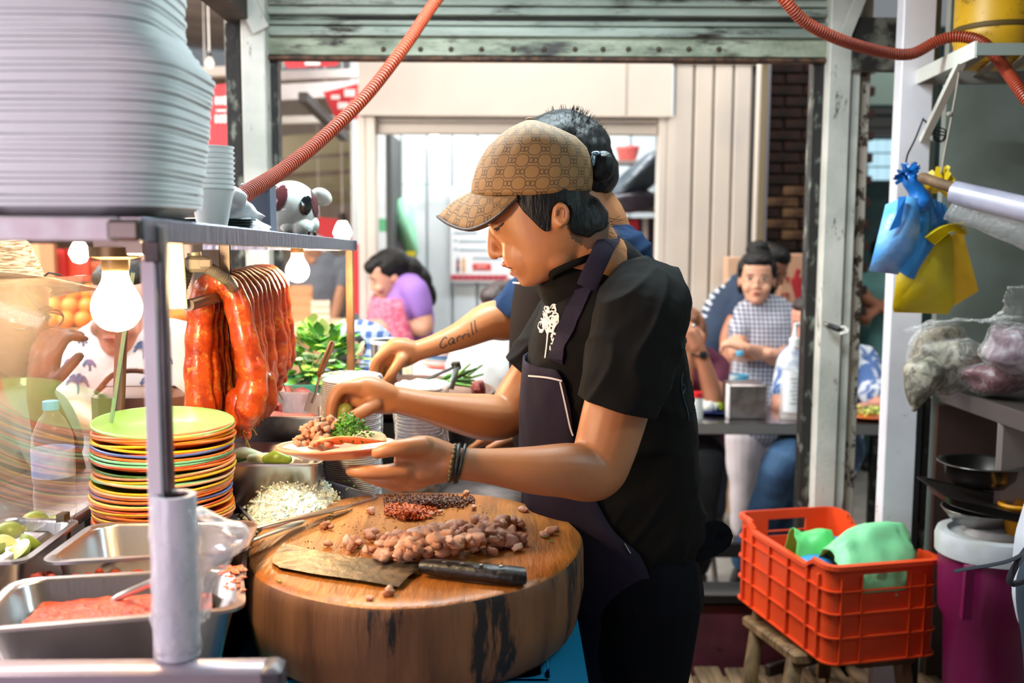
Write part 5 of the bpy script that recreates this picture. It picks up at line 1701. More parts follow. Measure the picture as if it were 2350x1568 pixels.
hp = MB(); pbox(hp, 2290, 960, 2420, 1180, 2.30, .02, .008); tag(obj('hanging_board', hp, mat('stained_grey_board', '#8f827c', .5, var='#7a6e68', vs=6)), 'grey stained board hanging below the shelf at right edge', 'board')
def foodbag(name, label, c, r, mt, seed, neck=None):
    o = thing(name, label, 'bag of food', c)
    mb = lump(1.0, seed, 22)
    mb.v = [(x * r[0] * .9 + c.x, y * r[1] * .9 + c.y, z * r[2] * .9 + c.z) for x, y, z in mb.v]
    obj('contents', mb, mt, o, True)
    mb = lump(1.0, seed, 26)
    mb.v = [tuple(V((x * r[0] + c.x, y * r[1] + c.y, z * r[2] + c.z)) + V((0, 0, 0)) + V((1, 1, 1)) * .006 * noise.noise(V((x, y, z)) * 5)) for x, y, z in mb.v]
    obj('film', mb, film('food_film', '#eeeae6', .03, .12, .9, .9, 38), o, True)
    return o
M_tripe = mat('grey_tripe', '#a79e8c', .45, var='#5e5a4e', vs=22, vlo=.42, vhi=.58, distort=1.5, bump=.7, bs=30)
M_offal = mat('purple_offal', '#5d2a35', .35, var='#b08a90', vs=24, vlo=.52, vhi=.68, distort=1.2, bump=.6, bs=35)
c1 = P(2168, 826, 2.5)
fb1 = foodbag('tripe_bag', 'clear bag of grey tripe drooping over the left end of the shelf', c1, (m(88, 2.5), .085, m(86, 2.5)), M_tripe, 2.1)
mb = MB(); mb.limb([(P(2120, 860, 2.46), .052), (P(2105, 905, 2.45), .03), (P(2098, 938, 2.45), .008)], 16); obj('drooping_corner', mb, M_tripe, fb1)
mb = crumple([(*P(2120, 762, 2.45), .05, .04), (*P(2150, 742, 2.43), .035, .03), (*P(2200, 735, 2.4), .02, .03), (*P(2270, 735, 2.35), .016, .03), (*P(2345, 728, 2.3), .03, .04)], 0, 3.3, .012, 30, 22); obj('bag_neck', mb, MATS['food_film'], fb1, True)
c2 = P(2300, 868, 2.42)
fb2 = foodbag('offal_bag', 'clear bag of dark purple offal lying low on the shelf', c2, (m(92, 2.42), .08, m(45, 2.42)), M_offal, 5.2)
c3 = P(2330, 800, 2.34)
fb3 = foodbag('offal_bag', 'larger knotted clear bag with violet contents at the right end of the shelf', c3, (m(78, 2.34), .07, m(62, 2.34)), mat('violet_offal', '#6d5560', .4, var='#a3979c', vs=16, vlo=.45, vhi=.62, distort=1), 8.3)
mb = crumple([(*P(2320, 745, 2.34), .05, .04), (*P(2335, 712, 2.33), .03, .03), (*P(2352, 690, 2.32), .045, .03), (*P(2375, 660, 2.3), .06, .03)], 0, 6.6, .012, 28, 22); obj('bag_neck', mb, MATS['food_film'], fb3, True)

# rack at the top with the yellow drum
rk = thing('angle_rack', 'white angle iron rack bracketed to the right wall under the yellow drum', 'rack', P(2240, 150, 2.4))
M_wr = mat('rack_white', '#d3d0c6', .45, dirt='#4a3726', ds=26, dlo=.64, dhi=.7)
L0, L1, L2 = P(2106, 170, 2.66), P(2240, 113, 2.25), P(2440, 113, 2.25)
L0.z = L1.z + .005
mb = MB(); bar(mb, L0, L1, .006, .036); obj('rail', mb, M_wr, rk)
mb = MB(); bar(mb, L1, L2, .006, .026); obj('rail', mb, mat('rack_grey', '#9aa39b', .45), rk)
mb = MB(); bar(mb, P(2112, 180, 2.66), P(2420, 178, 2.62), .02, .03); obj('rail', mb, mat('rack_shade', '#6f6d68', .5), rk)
for k_ in range(4):
    mb = MB(); bar(mb, L1 + V((.03 + k_ * .05, .02, -.004)), L0 + V((.08 + k_ * .07, 0, .0)), .022, .004); obj('cross_slat', mb, mat('rack_slat', '#7d6f60', .6), rk)
mb = MB(); bar(mb, P(2207, 140, 2.34), P(2119, 322, 2.62), .018, .016); obj('brace', mb, M_wr, rk)
mb = MB(); mb.box(P(2128, 318, 2.64), (.03, .03, .012)); obj('brace_foot', mb, M_wr, rk)
dr = thing('yellow_drum', 'dirty yellow plastic drum standing on the angle iron rack', 'drum', (P(2300, 100, 2.5).x, 2.5, L1.z + .02))
cx = P(2298, 50, 2.48).x; rd = m(92, 2.48); z0 = L1.z + .008
mb = MB(); mb.lathe([(.001, 0), (rd * .86, 0), (rd * .94, .008), (rd * .97, .05), (rd, .06), (rd * 1.02, .07), (rd, .08), (rd * .985, .09), (rd, .30), (rd * .9, .33), (.001, .335)], (cx, 2.5, z0), 40); obj('drum_body', mb, mat('dirty_yellow', '#d9a417', .45, dirt='#4a3a16', ds=16, dlo=.56, dhi=.64, var='#c28f14', vs=5), dr)
mb = MB(); mb.lathe([(rd * 1.01, .076), (rd * 1.04, .08), (rd * 1.04, .086), (rd * 1.0, .09)], (cx, 2.5, z0), 40); obj('band', mb, mat('drum_band', '#5b4516', .6), dr)

# corrugated orange hose
def hose(name, label, pts, r, step_):
    s = spl([tuple(p) for p in pts], 60)
    # resample evenly
    P_ = [V(s[0])]
    acc = 0
    for a, b in zip(s[:-1], s[1:]):
        a, b = V(a), V(b)
        d = (b - a).length
        while acc + d >= step_:
            a = a.lerp(b, (step_ - acc) / d); P_.append(a); d = (b - a).length; acc = 0
        acc += d
    pp, rr_ = [], []
    for i, p_ in enumerate(P_):
        pp.append(p_); rr_.append(r * (.80 if i % 3 == 2 else 1.02))
    mb = MB(); mb.tube(pp, rr_, 14)
    mb.mi = [1 if k < len(mb.f) - 2 and k // 14 % 3 else 0 for k in range(len(mb.f))]  # groove faces coloured darker, standing in for shade between the ribs
    return tag(obj(name, mb, [mat('orange_hose', '#b8441f', .4, var='#9c3517', vs=8, dirt='#4a2013', ds=26, dlo=.66, dhi=.74), mat('hose_groove_shade', '#7a2c15', .6)], None, 25), label, 'hose')
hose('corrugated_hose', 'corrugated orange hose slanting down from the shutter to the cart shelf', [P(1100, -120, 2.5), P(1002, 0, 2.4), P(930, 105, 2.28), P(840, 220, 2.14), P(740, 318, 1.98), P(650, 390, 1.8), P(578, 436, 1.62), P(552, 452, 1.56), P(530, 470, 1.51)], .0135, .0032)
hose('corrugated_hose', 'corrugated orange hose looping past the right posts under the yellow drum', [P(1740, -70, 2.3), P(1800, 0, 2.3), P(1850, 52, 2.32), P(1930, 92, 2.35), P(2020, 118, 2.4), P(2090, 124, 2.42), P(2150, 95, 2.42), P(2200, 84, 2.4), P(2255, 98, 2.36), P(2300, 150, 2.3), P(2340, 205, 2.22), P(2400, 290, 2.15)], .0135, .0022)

# wires and strings
mb = MB(); mb.tube(spl([P(2119, 272, 2.6), P(2100, 320, 2.5), P(2084, 352, 2.42), P(2079, 372, 2.4)], 6), .0022, 6); tag(obj('bag_wire', mb, mat('black_wire', '#17161a', .5), None, True), 'thin black wire from the rack holding up the blue bags', 'wire')
mb = MB()
for k_ in range(3):
    mb.tube(spl([P(2120, 275, 2.6), P(2146, 290 + k_ * 8, 2.58), P(2170, 300 + k_ * 6, 2.58), P(2160, 325, 2.58), P(2142, 318 - k_ * 6, 2.58), P(2148, 290, 2.58)], 6), .002, 6)
tag(obj('wire_tangle', mb, MATS['black_wire'], None, True), 'tangle of black wire knotted round the rack brace', 'wire')
mb = MB(); mb.tube(spl([P(2205, 135, 2.36), P(2196, 200, 2.36), P(2185, 262, 2.36), P(2178, 300, 2.36), P(2168, 350, 2.36), P(2160, 400, 2.36)], 5), .0025, 6); mb.ell(P(2180, 262, 2.36), (.008, .005, .006)); tag(obj('hanging_string', mb, mat('dirty_string', '#8f8478', .8), None, True), 'knotted grey string from the rack to the film roll stick', 'string')

# film roll on a stick
rf = thing('film_roll', 'roll of clear plastic film hung on a wooden stick at the right', 'plastic roll', P(2200, 450, 2.3))
mb = MB(); mb.tube([P(2118, 408, 2.36), P(2165, 424, 2.32), P(2215, 440, 2.28)], .0125, 12, rnd=True); obj('stick', mb, mat('dark_stick', '#5a412a', .7, var='#7a5d3c', vs=30), rf)
a_, b_ = P(2190, 442, 2.28), P(2480, 510, 2.06)
mb = MB(); d_ = (b_ - a_).normalized(); mb.tube([a_ + d_ * .004, a_, a_ + d_ * .0, b_], [.018, .019, .0265, .0275], 28, cap=False)
mb.tube([a_ + d_ * .05, a_ + d_ * .001], [.016, .018], 20)
obj('roll', mb, mat('violet_white_film', '#a4a0b0', .3, var='#8c8a9a', vs=10, sss=.1), rf)
sheetbag('x', 'x', film('sheet_film', '#b9b4b4', .16, .2, .6, .3, 30), [
    [P(2186, 465, 2.27), P(2260, 482, 2.22), P(2350, 505, 2.15), P(2430, 522, 2.1)],
    [P(2170, 490, 2.27), P(2255, 515, 2.22), P(2350, 545, 2.15), P(2430, 565, 2.1)],
    [P(2165, 503, 2.28), P(2250, 530, 2.23), P(2350, 573, 2.16), P(2430, 600, 2.1)]], 2, .004)
o = bpy.data.objects['x']; o.name = 'film_sheet'; o['label'] = 'loose sheet of clear film hanging off the film roll'

# hanging bundles of plastic bags
def bundle(name, label, mt, Y, top, front, edges, nlay, dx, dy, dY, group=None, knot=None):
    o = thing(name, label, 'bag bundle', P(*top, Y))
    for k in range(nlay):
        f_ = k / max(1, nlay - 1)
        pts = [P(x + dx * f_, y + dy * f_, Y + dY * f_ + .004 * math.sin(i + k)) for i, (x, y) in enumerate(front)]
        mb = MB()
        c_ = sum(pts, V((0, 0, 0))) / len(pts)
        n = len(pts)
        vs = pts + [c_ + V((0, -.012 * (1 if k == 0 else .2), 0))]
        mb.add(vs, [(i, (i + 1) % n, n) for i in range(n)])
        ob_ = obj('bag', mb, mt, o, True, solid=.0012)
    if knot:
        obj('knot', knot, mt, o, True)
    return o
def frill(c, r, rz, seed, n=42):
    mb = MB()
    r_ = random.Random(seed)
    for i in range(n):
        a = r_.uniform(0, 2 * PI); e = r_.uniform(-.6, 1.2)
        d = V((math.cos(a) * math.cos(e), math.sin(a) * math.cos(e), math.sin(e)))
        b = c + V((d.x * r * .3, d.y * r * .3, d.z * rz * .3)); t_ = c + V((d.x * r, d.y * r, d.z * rz)) * r_.uniform(.7, 1.1)
        s_ = d.cross(V((r_.random(), r_.random(), r_.random()))).normalized() * r * r_.uniform(.15, .32)
        mb.add([b - s_, b + s_, t_ + s_ * .4, t_ - s_ * .6], [(0, 1, 2, 3)])
    return mb
M_bl = mat('light_blue_bag', '#4f9fe0', .3, sss=.2, var='#86bdf0', vs=12, bump=.3, bs=40)
M_bd = mat('deep_blue_bag', '#1363ad', .35, sss=.1, bump=.3, bs=30)
YU = 2.40
bb_ = thing('blue_bag_bundle', 'bundle of blue plastic bags hanging from the black wire', 'bag bundle', P(2090, 400, YU))
mb = frill(P(2082, 403, YU), .034, .034, 4); mb.limb([(P(2090, 415, YU), .02), (P(2105, 440, YU), .02), (P(2112, 462, YU), .028)], 12); obj('frill', mb, M_bd, bb_, 60)
sh_ = [(2032, 470), (2078, 450), (2108, 455), (2112, 520), (2098, 585), (2060, 630), (1994, 622), (2010, 560)]
mb = MB(); g_ = [P(x, y, YU - .01 - .012 * math.sin(i)) for i, (x, y) in enumerate(sh_)]; mb.add(g_ + [P(2060, 545, YU - .035)], [(i, (i + 1) % 8, 8) for i in range(8)]); obj('front_bag', mb, M_bl, bb_, True, solid=.001)
mb = MB(); mb.add([P(2062, 452, YU - .03), P(2080, 450, YU - .035), P(2066, 520, YU - .04), P(2040, 530, YU - .04), P(2058, 490, YU - .04)], [(0, 1, 2, 3, 4)]); obj('fold', mb, M_bd, bb_, False, solid=.002)
for k in range(9):
    f_ = k / 8
    pts = [P(2108 + 46 * f_, 452 + 22 * f_, YU + .02 * f_), P(2118 + 44 * f_, 500 + 10 * f_, YU + .01 + .02 * f_), P(2106 + 12 * f_, 572 + 8 * f_, YU + .02 * f_), P(2070 + 22 * f_, 628 + 12 * f_, YU + .02 * f_)]
    s_ = spl([tuple(p) for p in pts], 6)
    mb = MB(); mb.tube([q_ for q_ in s_], [(.0035, .016)] * len(s_), 8, up=(1, 0, 0)); obj('folded_bag', mb, M_bd if k % 2 else M_bbag, bb_, 60)
mb = MB(); mb.limb([(P(2140, 480, YU + .03), .02), (P(2150, 510, YU + .03), .022), (P(2125, 540, YU + .03), .015)], 12); obj('folded_bag', mb, M_bd, bb_)
YY = 2.44
M_yb = mat('yellow_bag', '#d9b914', .4, sss=.25, var='#c7a70f', vs=8, bump=.2, bs=30)
yb2 = thing('yellow_bag_bundle', 'bundle of yellow plastic bags hanging behind the blue ones', 'bag bundle', P(2150, 420, YY))
mb = frill(P(2152, 425, YY + .02), .045, .05, 9, 50); obj('frill', mb, M_yb, yb2, 60)
for k in range(5):
    f_ = k / 4
    pp_ = [(2075, 520), (2140, 500), (2186, 545), (2188, 690), (2172, 716), (2120, 714), (2048, 708 + 4 * f_), (2056, 640)]
    mb = MB(); g_ = [P(x + 3 * f_, y + 5 * f_, YY - .012 * (1 - f_) + .008 * math.sin(i * 1.7)) for i, (x, y) in enumerate(pp_)]; mb.add(g_ + [P(2120, 620, YY - .03 + .02 * f_)], [(i, (i + 1) % 8, 8) for i in range(8)]); obj('bag', mb, M_yb, yb2, True, solid=.001)
mb = MB(); g_ = [P(x, y, YY + .015) for x, y in ((2184, 540), (2206, 520), (2246, 668), (2190, 702))]; mb.add(g_, [(0, 1, 2, 3)]); obj('bag', mb, M_yb, yb2, False, solid=.001)
for k in range(6):
    pts = [P(2120 + k * 4, 545 + k * 3, YY - .03), P(2160 + k * 4, 520 + k * 2, YY - .035), P(2206 + k * 1.5, 512 + k * 5, YY - .02)]
    mb = MB(); mb.tube(spl([tuple(p) for p in pts], 5), [(.002, .016)] * 11, 8, up=(0, 1, 0)); obj('folded_handle', mb, M_yb, yb2, 60)

# ================================================================== people
M_skin = mat('warm_tan_skin', '#b87b50', .45, var='#aa6e46', vs=6, sss=.12, bump=.04, bs=220)
M_lip = mat('lips', '#a85a4c', .4, sss=.1)
M_hair = mat('black_hair', '#0b0a0b', .5, spec=.3, bump=.5, bs=90, bstretch=(1, 1, .25))
M_tee = mat('black_tee', '#12100f', .9, bump=.15, bs=14, spec=.15)
M_apron = mat('plum_navy_apron', '#2a2433', .85, var='#211b29', vs=6, bump=.12, bs=18, spec=.15)
M_navy = mat('navy_tee', '#1a2d4a', .9, bump=.15, bs=14, spec=.15)
M_jean = mat('black_jeans', '#0b0c12', .9, bump=.1, bs=30, spec=.12)
M_brow = mat('dark_brow', '#1c1310', .7)
M_eyew = mat('eye_white', '#e4ded8', .2)

def sring(xc, A, yc, B, z, n=36, e=2.25):
    out = []
    for j in range(n):
        t = 2 * PI * j / n
        c, s = math.cos(t), math.sin(t)
        out.append(V((xc + A * math.copysign(abs(c) ** (2 / e), c), yc + B * math.copysign(abs(s) ** (2 / e), s), z)))
    return out

def trace(mb, tab, Y, dx=0, dw=0, e=2.25, n=36, yoff=None):
    """solid whose side outline is a table of (height, front, back, half width)"""
    rings = []
    for py, xf, xb, w_ in tab:
        a, b = P(xf, py, Y), P(xb, py, Y)
        rings.append(sring((a.x + b.x) / 2, (b.x - a.x) / 2 - dx, Y + (yoff(py) if yoff else 0), w_ - dw, a.z, n, e))
    return mb.rings(rings)

def pl(*q):
    """limb points given as (px, py, depth, radius)"""
    return [(P(a, b, c), r) for a, b, c, r in q]

# ------------------------------------------------------------------ the cook in the patterned cap
YH = 1.68
cook = thing('person', 'cook in a patterned tan cap, black tee and apron leaning over the chopping block', 'person', (P(1420, 1300, 1.74).x, 1.74, .115))
HEAD = [(657, 1206, 1226, .014), (651, 1196, 1240, .027), (643, 1190, 1258, .038), (634, 1180, 1278, .046), (624, 1175, 1292, .052), (612, 1171, 1306, .058), (600, 1163, 1326, .063), (588, 1158, 1342, .066),
        (572, 1151, 1354, .0695), (555, 1141, 1362, .072), (538, 1131, 1368, .0735), (522, 1124, 1372, .0745), (508, 1121, 1370, .0755), (485, 1121, 1364, .077), (440, 1119, 1348, .078), (400, 1122, 1346, .077), (360, 1136, 1338, .071), (325, 1163, 1308, .056), (300, 1200, 1285, .032)]
body = MB()
trace(body, list(reversed(HEAD)), YH, e=2.15)
# nose, lips, brow, cheek, ear
yn = YH
body.limb(pl((1131, 528, yn, .008), (1130, 552, yn, .0085), (1131, 575, yn, .0098), (1134, 584, yn, .0098)), 12)
for s in (-1, 1):
    body.ell(P(1148, 584, yn + s * .0125), (.0078, .0062, .0065))
body.ell(P(1135, 585, yn), (.0092, .0095, .0078))
body.ell(P(1163, 606, yn), (.0095, .019, .0052)); body.ell(P(1158, 608, yn), (.0065, .012, .0045))
body.ell(P(1180, 624, yn), (.0085, .017, .0068)); body.ell(P(1176, 626, yn), (.006, .011, .006))
body.ell(P(1207, 645, yn), (.0125, .018, .010))
for s in (-1, 1):
    body.ell(P(1212, 578, yn + s * .030), (.044, .0285, .044))
    body.ell(P(1128, 512, yn + s * .028), (.008, .020, .0055))
    body.ell(P(1143, 525, yn + s * .033), (.010, .014, .008))
    body.ell(P(1275, 592, yn + s * .050), (.026, .016, .02))
    # ear
    ye = yn + s * .0775
    body.ell(P(1286, 494, ye), (.013, .004, .0205), eul(0, .12, 0))
    body.tube([P(x, y, ye + s * .005) for x, y in ((1274, 494), (1274, 480), (1283, 470), (1296, 471), (1303, 483), (1302, 500), (1295, 513), (1287, 517), (1282, 512))], [.0028, .003, .0033, .0034, .0034, .0034, .004, .0045, .0035], 10, rnd=True)
# neck and trunk
body.limb(pl((1318, 520, 1.68, .058), (1345, 580, 1.69, .060), (1385, 640, 1.72, .070), (1400, 720, 1.74, .08)), 18)
TOR = [(630, 1330, 1440, .085), (655, 1290, 1492, .135), (690, 1258, 1528, .165), (740, 1236, 1553, .172), (800, 1220, 1566, .172), (860, 1211, 1575, .170), (950, 1206, 1586, .168), (1050, 1206, 1595, .168), (1140, 1212, 1606, .170), (1200, 1222, 1610, .172), (1250, 1240, 1582, .172), (1300, 1270, 1540, .165), (1340, 1295, 1530, .16)]
YT = 1.745
trace(body, [(max(a, 668) if i == 0 else a, b, c, w_) for i, (a, b, c, w_) in enumerate(TOR)][2:], YT, .022, .020, 2.4)
# near arm with the hand under the plate
body.limb(pl((1468, 715, 1.575, .052), (1440, 850, 1.515, .052), (1411, 950, 1.49, .0500), (1385, 1040, 1.47, .0465), (1362, 1084, 1.455, .0435), (1300, 1080, 1.43, .0405), (1220, 1079, 1.41, .0345), (1130, 1071, 1.395, .0262), (1050, 1064, 1.38, .0222), (1020, 1062, 1.378, .022)), 20, 6)
def fing(*q):
    body.limb(pl(*q), 12, 5)
body.limb(pl((1035, 1050, 1.38, .019), (975, 1034, 1.375, .0215), (928, 1036, 1.37, .0165)), 14)
body.limb(pl((1035, 1075, 1.38, .019), (968, 1080, 1.376, .0225), (918, 1087, 1.372, .0165)), 14)
body.ell(P(968, 1058, 1.378), (.040, .021, .031))
fing((972, 1024, 1.362, .0145), (922, 1028, 1.348, .0125), (888, 1033, 1.346, .0108), (866, 1040, 1.350, .0092))
fing((932, 1080, 1.362, .0135), (882, 1084, 1.357, .0112), (840, 1084, 1.357, .0102), (806, 1081, 1.362, .0088))
fing((930, 1095, 1.382, .013), (888, 1104, 1.388, .0112), (852, 1096, 1.400, .0098), (826, 1085, 1.408, .0088))
fing((938, 1106, 1.408, .0125), (908, 1114, 1.420, .0105), (878, 1101, 1.432, .0095), (852, 1086, 1.440, .0085))
fing((952, 1110, 1.434, .0115), (928, 1114, 1.446, .0095), (904, 1102, 1.456, .0086), (882, 1090, 1.462, .0078))
body.ell(P(955, 1096, 1.405), (.026, .034, .016))
# far arm with the pinching hand
body.limb(pl((1300, 745, 1.90, .052), (1232, 855, 1.915, .0500), (1190, 918, 1.91, .047), (1158, 956, 1.89, .0430), (1108, 957, 1.865, .0445), (1040, 946, 1.83, .0360), (975, 932, 1.80, .0275), (905, 917, 1.775, .0245), (880, 912, 1.768, .024)), 20, 6)
body.limb(pl((892, 906, 1.765, .02), (850, 892, 1.752, .0225), (815, 889, 1.745, .0165)), 14)
body.limb(pl((892, 926, 1.768, .02), (850, 920, 1.762, .0225), (822, 918, 1.765, .0165)), 14)
fing((818, 888, 1.738, .0135), (782, 893, 1.728, .0118), (763, 920, 1.722, .0105), (757, 955, 1.720, .0090))
fing((815, 897, 1.756, .013), (784, 906, 1.752, .0113), (775, 940, 1.746, .0102), (778, 968, 1.740, .0088))
fing((820, 910, 1.776, .0125), (797, 926, 1.778, .0105), (797, 955, 1.773, .0096), (806, 970, 1.766, .0085))
fing((830, 922, 1.792, .0115), (814, 942, 1.795, .0096), (817, 962, 1.79, .0087), (828, 972, 1.784, .0078))
fing((858, 928, 1.742, .0155), (832, 945, 1.722, .0125), (808, 957, 1.712, .0108), (792, 963, 1.712, .0092))
# legs
xl = P(1415, 1480, 1.72).x + .02
for s, yy in ((-1, 1.655), (1, 1.835)):
    body.limb([((xl + .005, yy, .80), .085), ((xl - .01, yy, .60), .075), ((xl - .005, yy, .38), .05), ((xl + .005, yy, .20), .035)], 16)
    body.limb([((xl, yy, .165), .03), ((xl - .09, yy, .15), .03)], 12)
def inpoly(x, y, poly):
    c = False
    j = len(poly) - 1
    for i in range(len(poly)):
        if (poly[i][1] > y) != (poly[j][1] > y) and x < (poly[j][0] - poly[i][0]) * (y - poly[i][1]) / (poly[j][1] - poly[i][1]) + poly[i][0]:
            c = not c
        j = i
    return c
lipc = [(P(1158, 608, yn), .0135), (P(1164, 606, yn - .012), .010), (P(1175, 626, yn), .0135), (P(1181, 625, yn - .011), .0095), (P(1164, 606, yn + .012), .010), (P(1181, 625, yn + .011), .0095)]
def face_paint(c):
    if c[1] < 1.8 and c[0] < lipc[3][0].x + .02:
        for q, r_ in lipc:
            if (c - q).length < r_:
                return 1
    if c[2] > 1.3 and inpoly(*pix((c[0], YH - abs(c[1] - YH), c[2])), [(1300, 515), (1312, 500), (1400, 500), (1395, 552), (1372, 568), (1350, 572), (1330, 560), (1312, 548)]):
        return 2
    return 0
ck = flesh('body', body, [M_skin, M_lip, mat('shaved_nape', '#644733', .7)], cook, .0032, 5, paint=face_paint)
tr_body = bvh(ck)
# nostril, eye, lash, brow, mouth line
ink('eyelash', [[(1135, 526), (1141, 524), (1147, 520), (1153, 515)], [(1139, 529), (1146, 524)], [(1150, 519), (1156, 512)]], .0028, tr_body, M_brow, cook, .0012)
ink('eye_crease', [[(1137, 514), (1146, 510), (1158, 507)]], .0012, tr_body, mat('crease', '#8a5638', .6), cook, .0006)
ink('mouth_line', [[(1161, 613), (1168, 614), (1176, 616)]], .0018, tr_body, mat('mouth_dark', '#5a2a24', .5), cook, .0008)
patch('nostril', opoly(1148, 591, 5, 2.2, -.2), tr_body, mat('nostril_dark', '#4a2418', .7), cook, .0006, 1.5)
patch('teeth', [(1166, 616), (1176, 617), (1174, 622), (1167, 621)], tr_body, mat('teeth_white', '#f0ece6', .3), cook, .0006, 1.5)
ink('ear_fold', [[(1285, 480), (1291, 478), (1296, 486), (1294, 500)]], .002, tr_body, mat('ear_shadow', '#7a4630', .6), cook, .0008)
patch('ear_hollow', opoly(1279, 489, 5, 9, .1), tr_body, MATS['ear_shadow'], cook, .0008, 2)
# hair: shell over the head behind the hairline
hairpoly = [(1176, 440), (1190, 470), (1200, 485), (1216, 500), (1226, 512), (1238, 525), (1250, 532), (1264, 537), (1262, 520), (1264, 500), (1268, 480), (1276, 466), (1296, 464), (1310, 480), (1311, 505), (1304, 522), (1305, 524), (1318, 538), (1335, 541), (1352, 548), (1366, 534), (1380, 530), (1395, 520), (1400, 430), (1180, 430)]
hm = MB()
trace(hm, list(reversed([(h, a - 1, b + 3, w_ + .0025) for h, a, b, w_ in HEAD[7:]])), YH, e=2.15, n=60)
hm.limb(pl((1322, 520, 1.68, .0595), (1348, 578, 1.69, .0605)), 18)
def keep_hair(c):
    x, y = pix((c[0], c[1], c[2]))
    # mirror of the near side decides for the far side too
    return inpoly(*pix((c[0], YH - abs(c[1] - YH), c[2])), hairpoly)
flesh('hair', hm, M_hair, cook, .003, 3, keep=keep_hair, thick=.002)
mb = MB(); mb.ell(P(1384, 382, YH), (.0205, .022, .026), None, 18, 12); mb.ell(P(1372, 398, YH - .006), (.014, .016, .016)); flesh('hair_bun', mb, M_hair, cook, .003, 3)
mb = MB(); mb.ell(P(1368, 352, YH - .012), (.008, .006, .004)); mb.ell(P(1361, 368, YH - .014), (.004, .004, .010)); obj('hair_clip', mb, mat('blue_clip', '#9fc4dd', .15, .6), cook)
rs = random.Random(4)
mb = MB()
for i in range(20):
    x0, y0 = rs.uniform(1350, 1385), rs.uniform(480, 548)
    mb.tube(spl([P(x0, y0, 1.66), P(x0 + rs.uniform(15, 35), y0 + rs.uniform(5, 25), 1.65), P(x0 + rs.uniform(45, 85), y0 + rs.uniform(5, 50), 1.64)], 4), [.0004, .0004, .0004, .0003, .0003, .0003, .0003, .0002, .0002], 4)
obj('loose_hair', mb, M_hair, cook)['kind'] = 'stuff'

# cap with the printed canvas
def mth(nt, op, a, b=None):
    n = nt.nodes.new('ShaderNodeMath'); n.operation = op
    for i, v in enumerate((a, b)):
        if v is None:
            continue
        if isinstance(v, (int, float)):
            n.inputs[i].default_value = v
        else:
            nt.links.new(v, n.inputs[i])
    return n.outputs[0]
def canvas():
    mt, nt, b, out = _nt('printed_canvas')
    uv = nt.nodes.new('ShaderNodeUVMap')
    sp_ = nt.nodes.new('ShaderNodeSeparateXYZ'); nt.links.new(uv.outputs[0], sp_.inputs[0])
    A_, B_ = mth(nt, 'DIVIDE', sp_.outputs[0], .0150), mth(nt, 'DIVIDE', sp_.outputs[1], .0370)
    dark = None
    for off in (0, 1):
        a = mth(nt, 'ADD', A_, off); bq = mth(nt, 'ADD', B_, off * .5)
        fx = mth(nt, 'SUBTRACT', a, mth(nt, 'MULTIPLY', mth(nt, 'ROUND', mth(nt, 'DIVIDE', a, 2.0)), 2.0))
        fy = mth(nt, 'SUBTRACT', bq, mth(nt, 'ROUND', bq))
        # oval cell outline
        d = mth(nt, 'POWER', mth(nt, 'ADD', mth(nt, 'POWER', mth(nt, 'ABSOLUTE', mth(nt, 'DIVIDE', fx, .60)), 2.6), mth(nt, 'POWER', mth(nt, 'ABSOLUTE', mth(nt, 'DIVIDE', fy, .275)), 2.6)), 1 / 2.6)
        ln = mth(nt, 'LESS_THAN', mth(nt, 'ABSOLUTE', mth(nt, 'SUBTRACT', d, 1.0)), .075)
        gy = mth(nt, 'SUBTRACT', mth(nt, 'ABSOLUTE', fy), .5)
        for cx_ in (-.17, .17):
            e = mth(nt, 'SQRT', mth(nt, 'ADD', mth(nt, 'POWER', mth(nt, 'ABSOLUTE', mth(nt, 'DIVIDE', mth(nt, 'SUBTRACT', fx, cx_), .27)), 2.0), mth(nt, 'POWER', mth(nt, 'ABSOLUTE', mth(nt, 'DIVIDE', gy, .135)), 2.0)))
            rg_ = mth(nt, 'LESS_THAN', mth(nt, 'ABSOLUTE', mth(nt, 'SUBTRACT', e, .80)), .20)
            # gap that opens each ring like a letter, plus its crossbar
            gap = mth(nt, 'MULTIPLY', mth(nt, 'LESS_THAN', mth(nt, 'ABSOLUTE', mth(nt, 'SUBTRACT', gy, .03)), .025), mth(nt, 'GREATER_THAN', mth(nt, 'MULTIPLY', mth(nt, 'SUBTRACT', fx, cx_), 1 if cx_ > 0 else -1), .2))
            rg_ = mth(nt, 'MULTIPLY', rg_, mth(nt, 'SUBTRACT', 1.0, gap))
            ln = mth(nt, 'MAXIMUM', ln, rg_)
        inner = mth(nt, 'LESS_THAN', d, .95)
        dark = ln if dark is None else mth(nt, 'MAXIMUM', dark, ln)
    n = _noise(nt, 900, 2)
    tan_ = _mix(nt, n.outputs[0], lin('#9d7748'), lin('#7d5b35'))
    c = _mix(nt, mth(nt, 'MULTIPLY', dark, .72), tan_, lin('#3a2a1e'))
    nt.links.new(c, b.inputs['Base Color'])
    b.inputs['Roughness'].default_value = .75
    bp = nt.nodes.new('ShaderNodeBump'); bp.inputs['Strength'].default_value = .2; bp.inputs['Distance'].default_value = .002
    nt.links.new(n.outputs[0], bp.inputs['Height']); nt.links.new(bp.outputs[0], b.inputs['Normal'])
    return mt
M_can = canvas()
CROWN = [(452, 1082, 1356, .0825), (440, 1081, 1358, .0845), (420, 1083, 1361, .0860), (395, 1090, 1361, .0855), (365, 1102, 1356, .082), (338, 1119, 1346, .0755), (314, 1143, 1322, .064), (296, 1168, 1284, .047), (284, 1190, 1252, .028), (277, 1206, 1232, .012), (275, 1214, 1222, .003)]
n = 72
rings = []
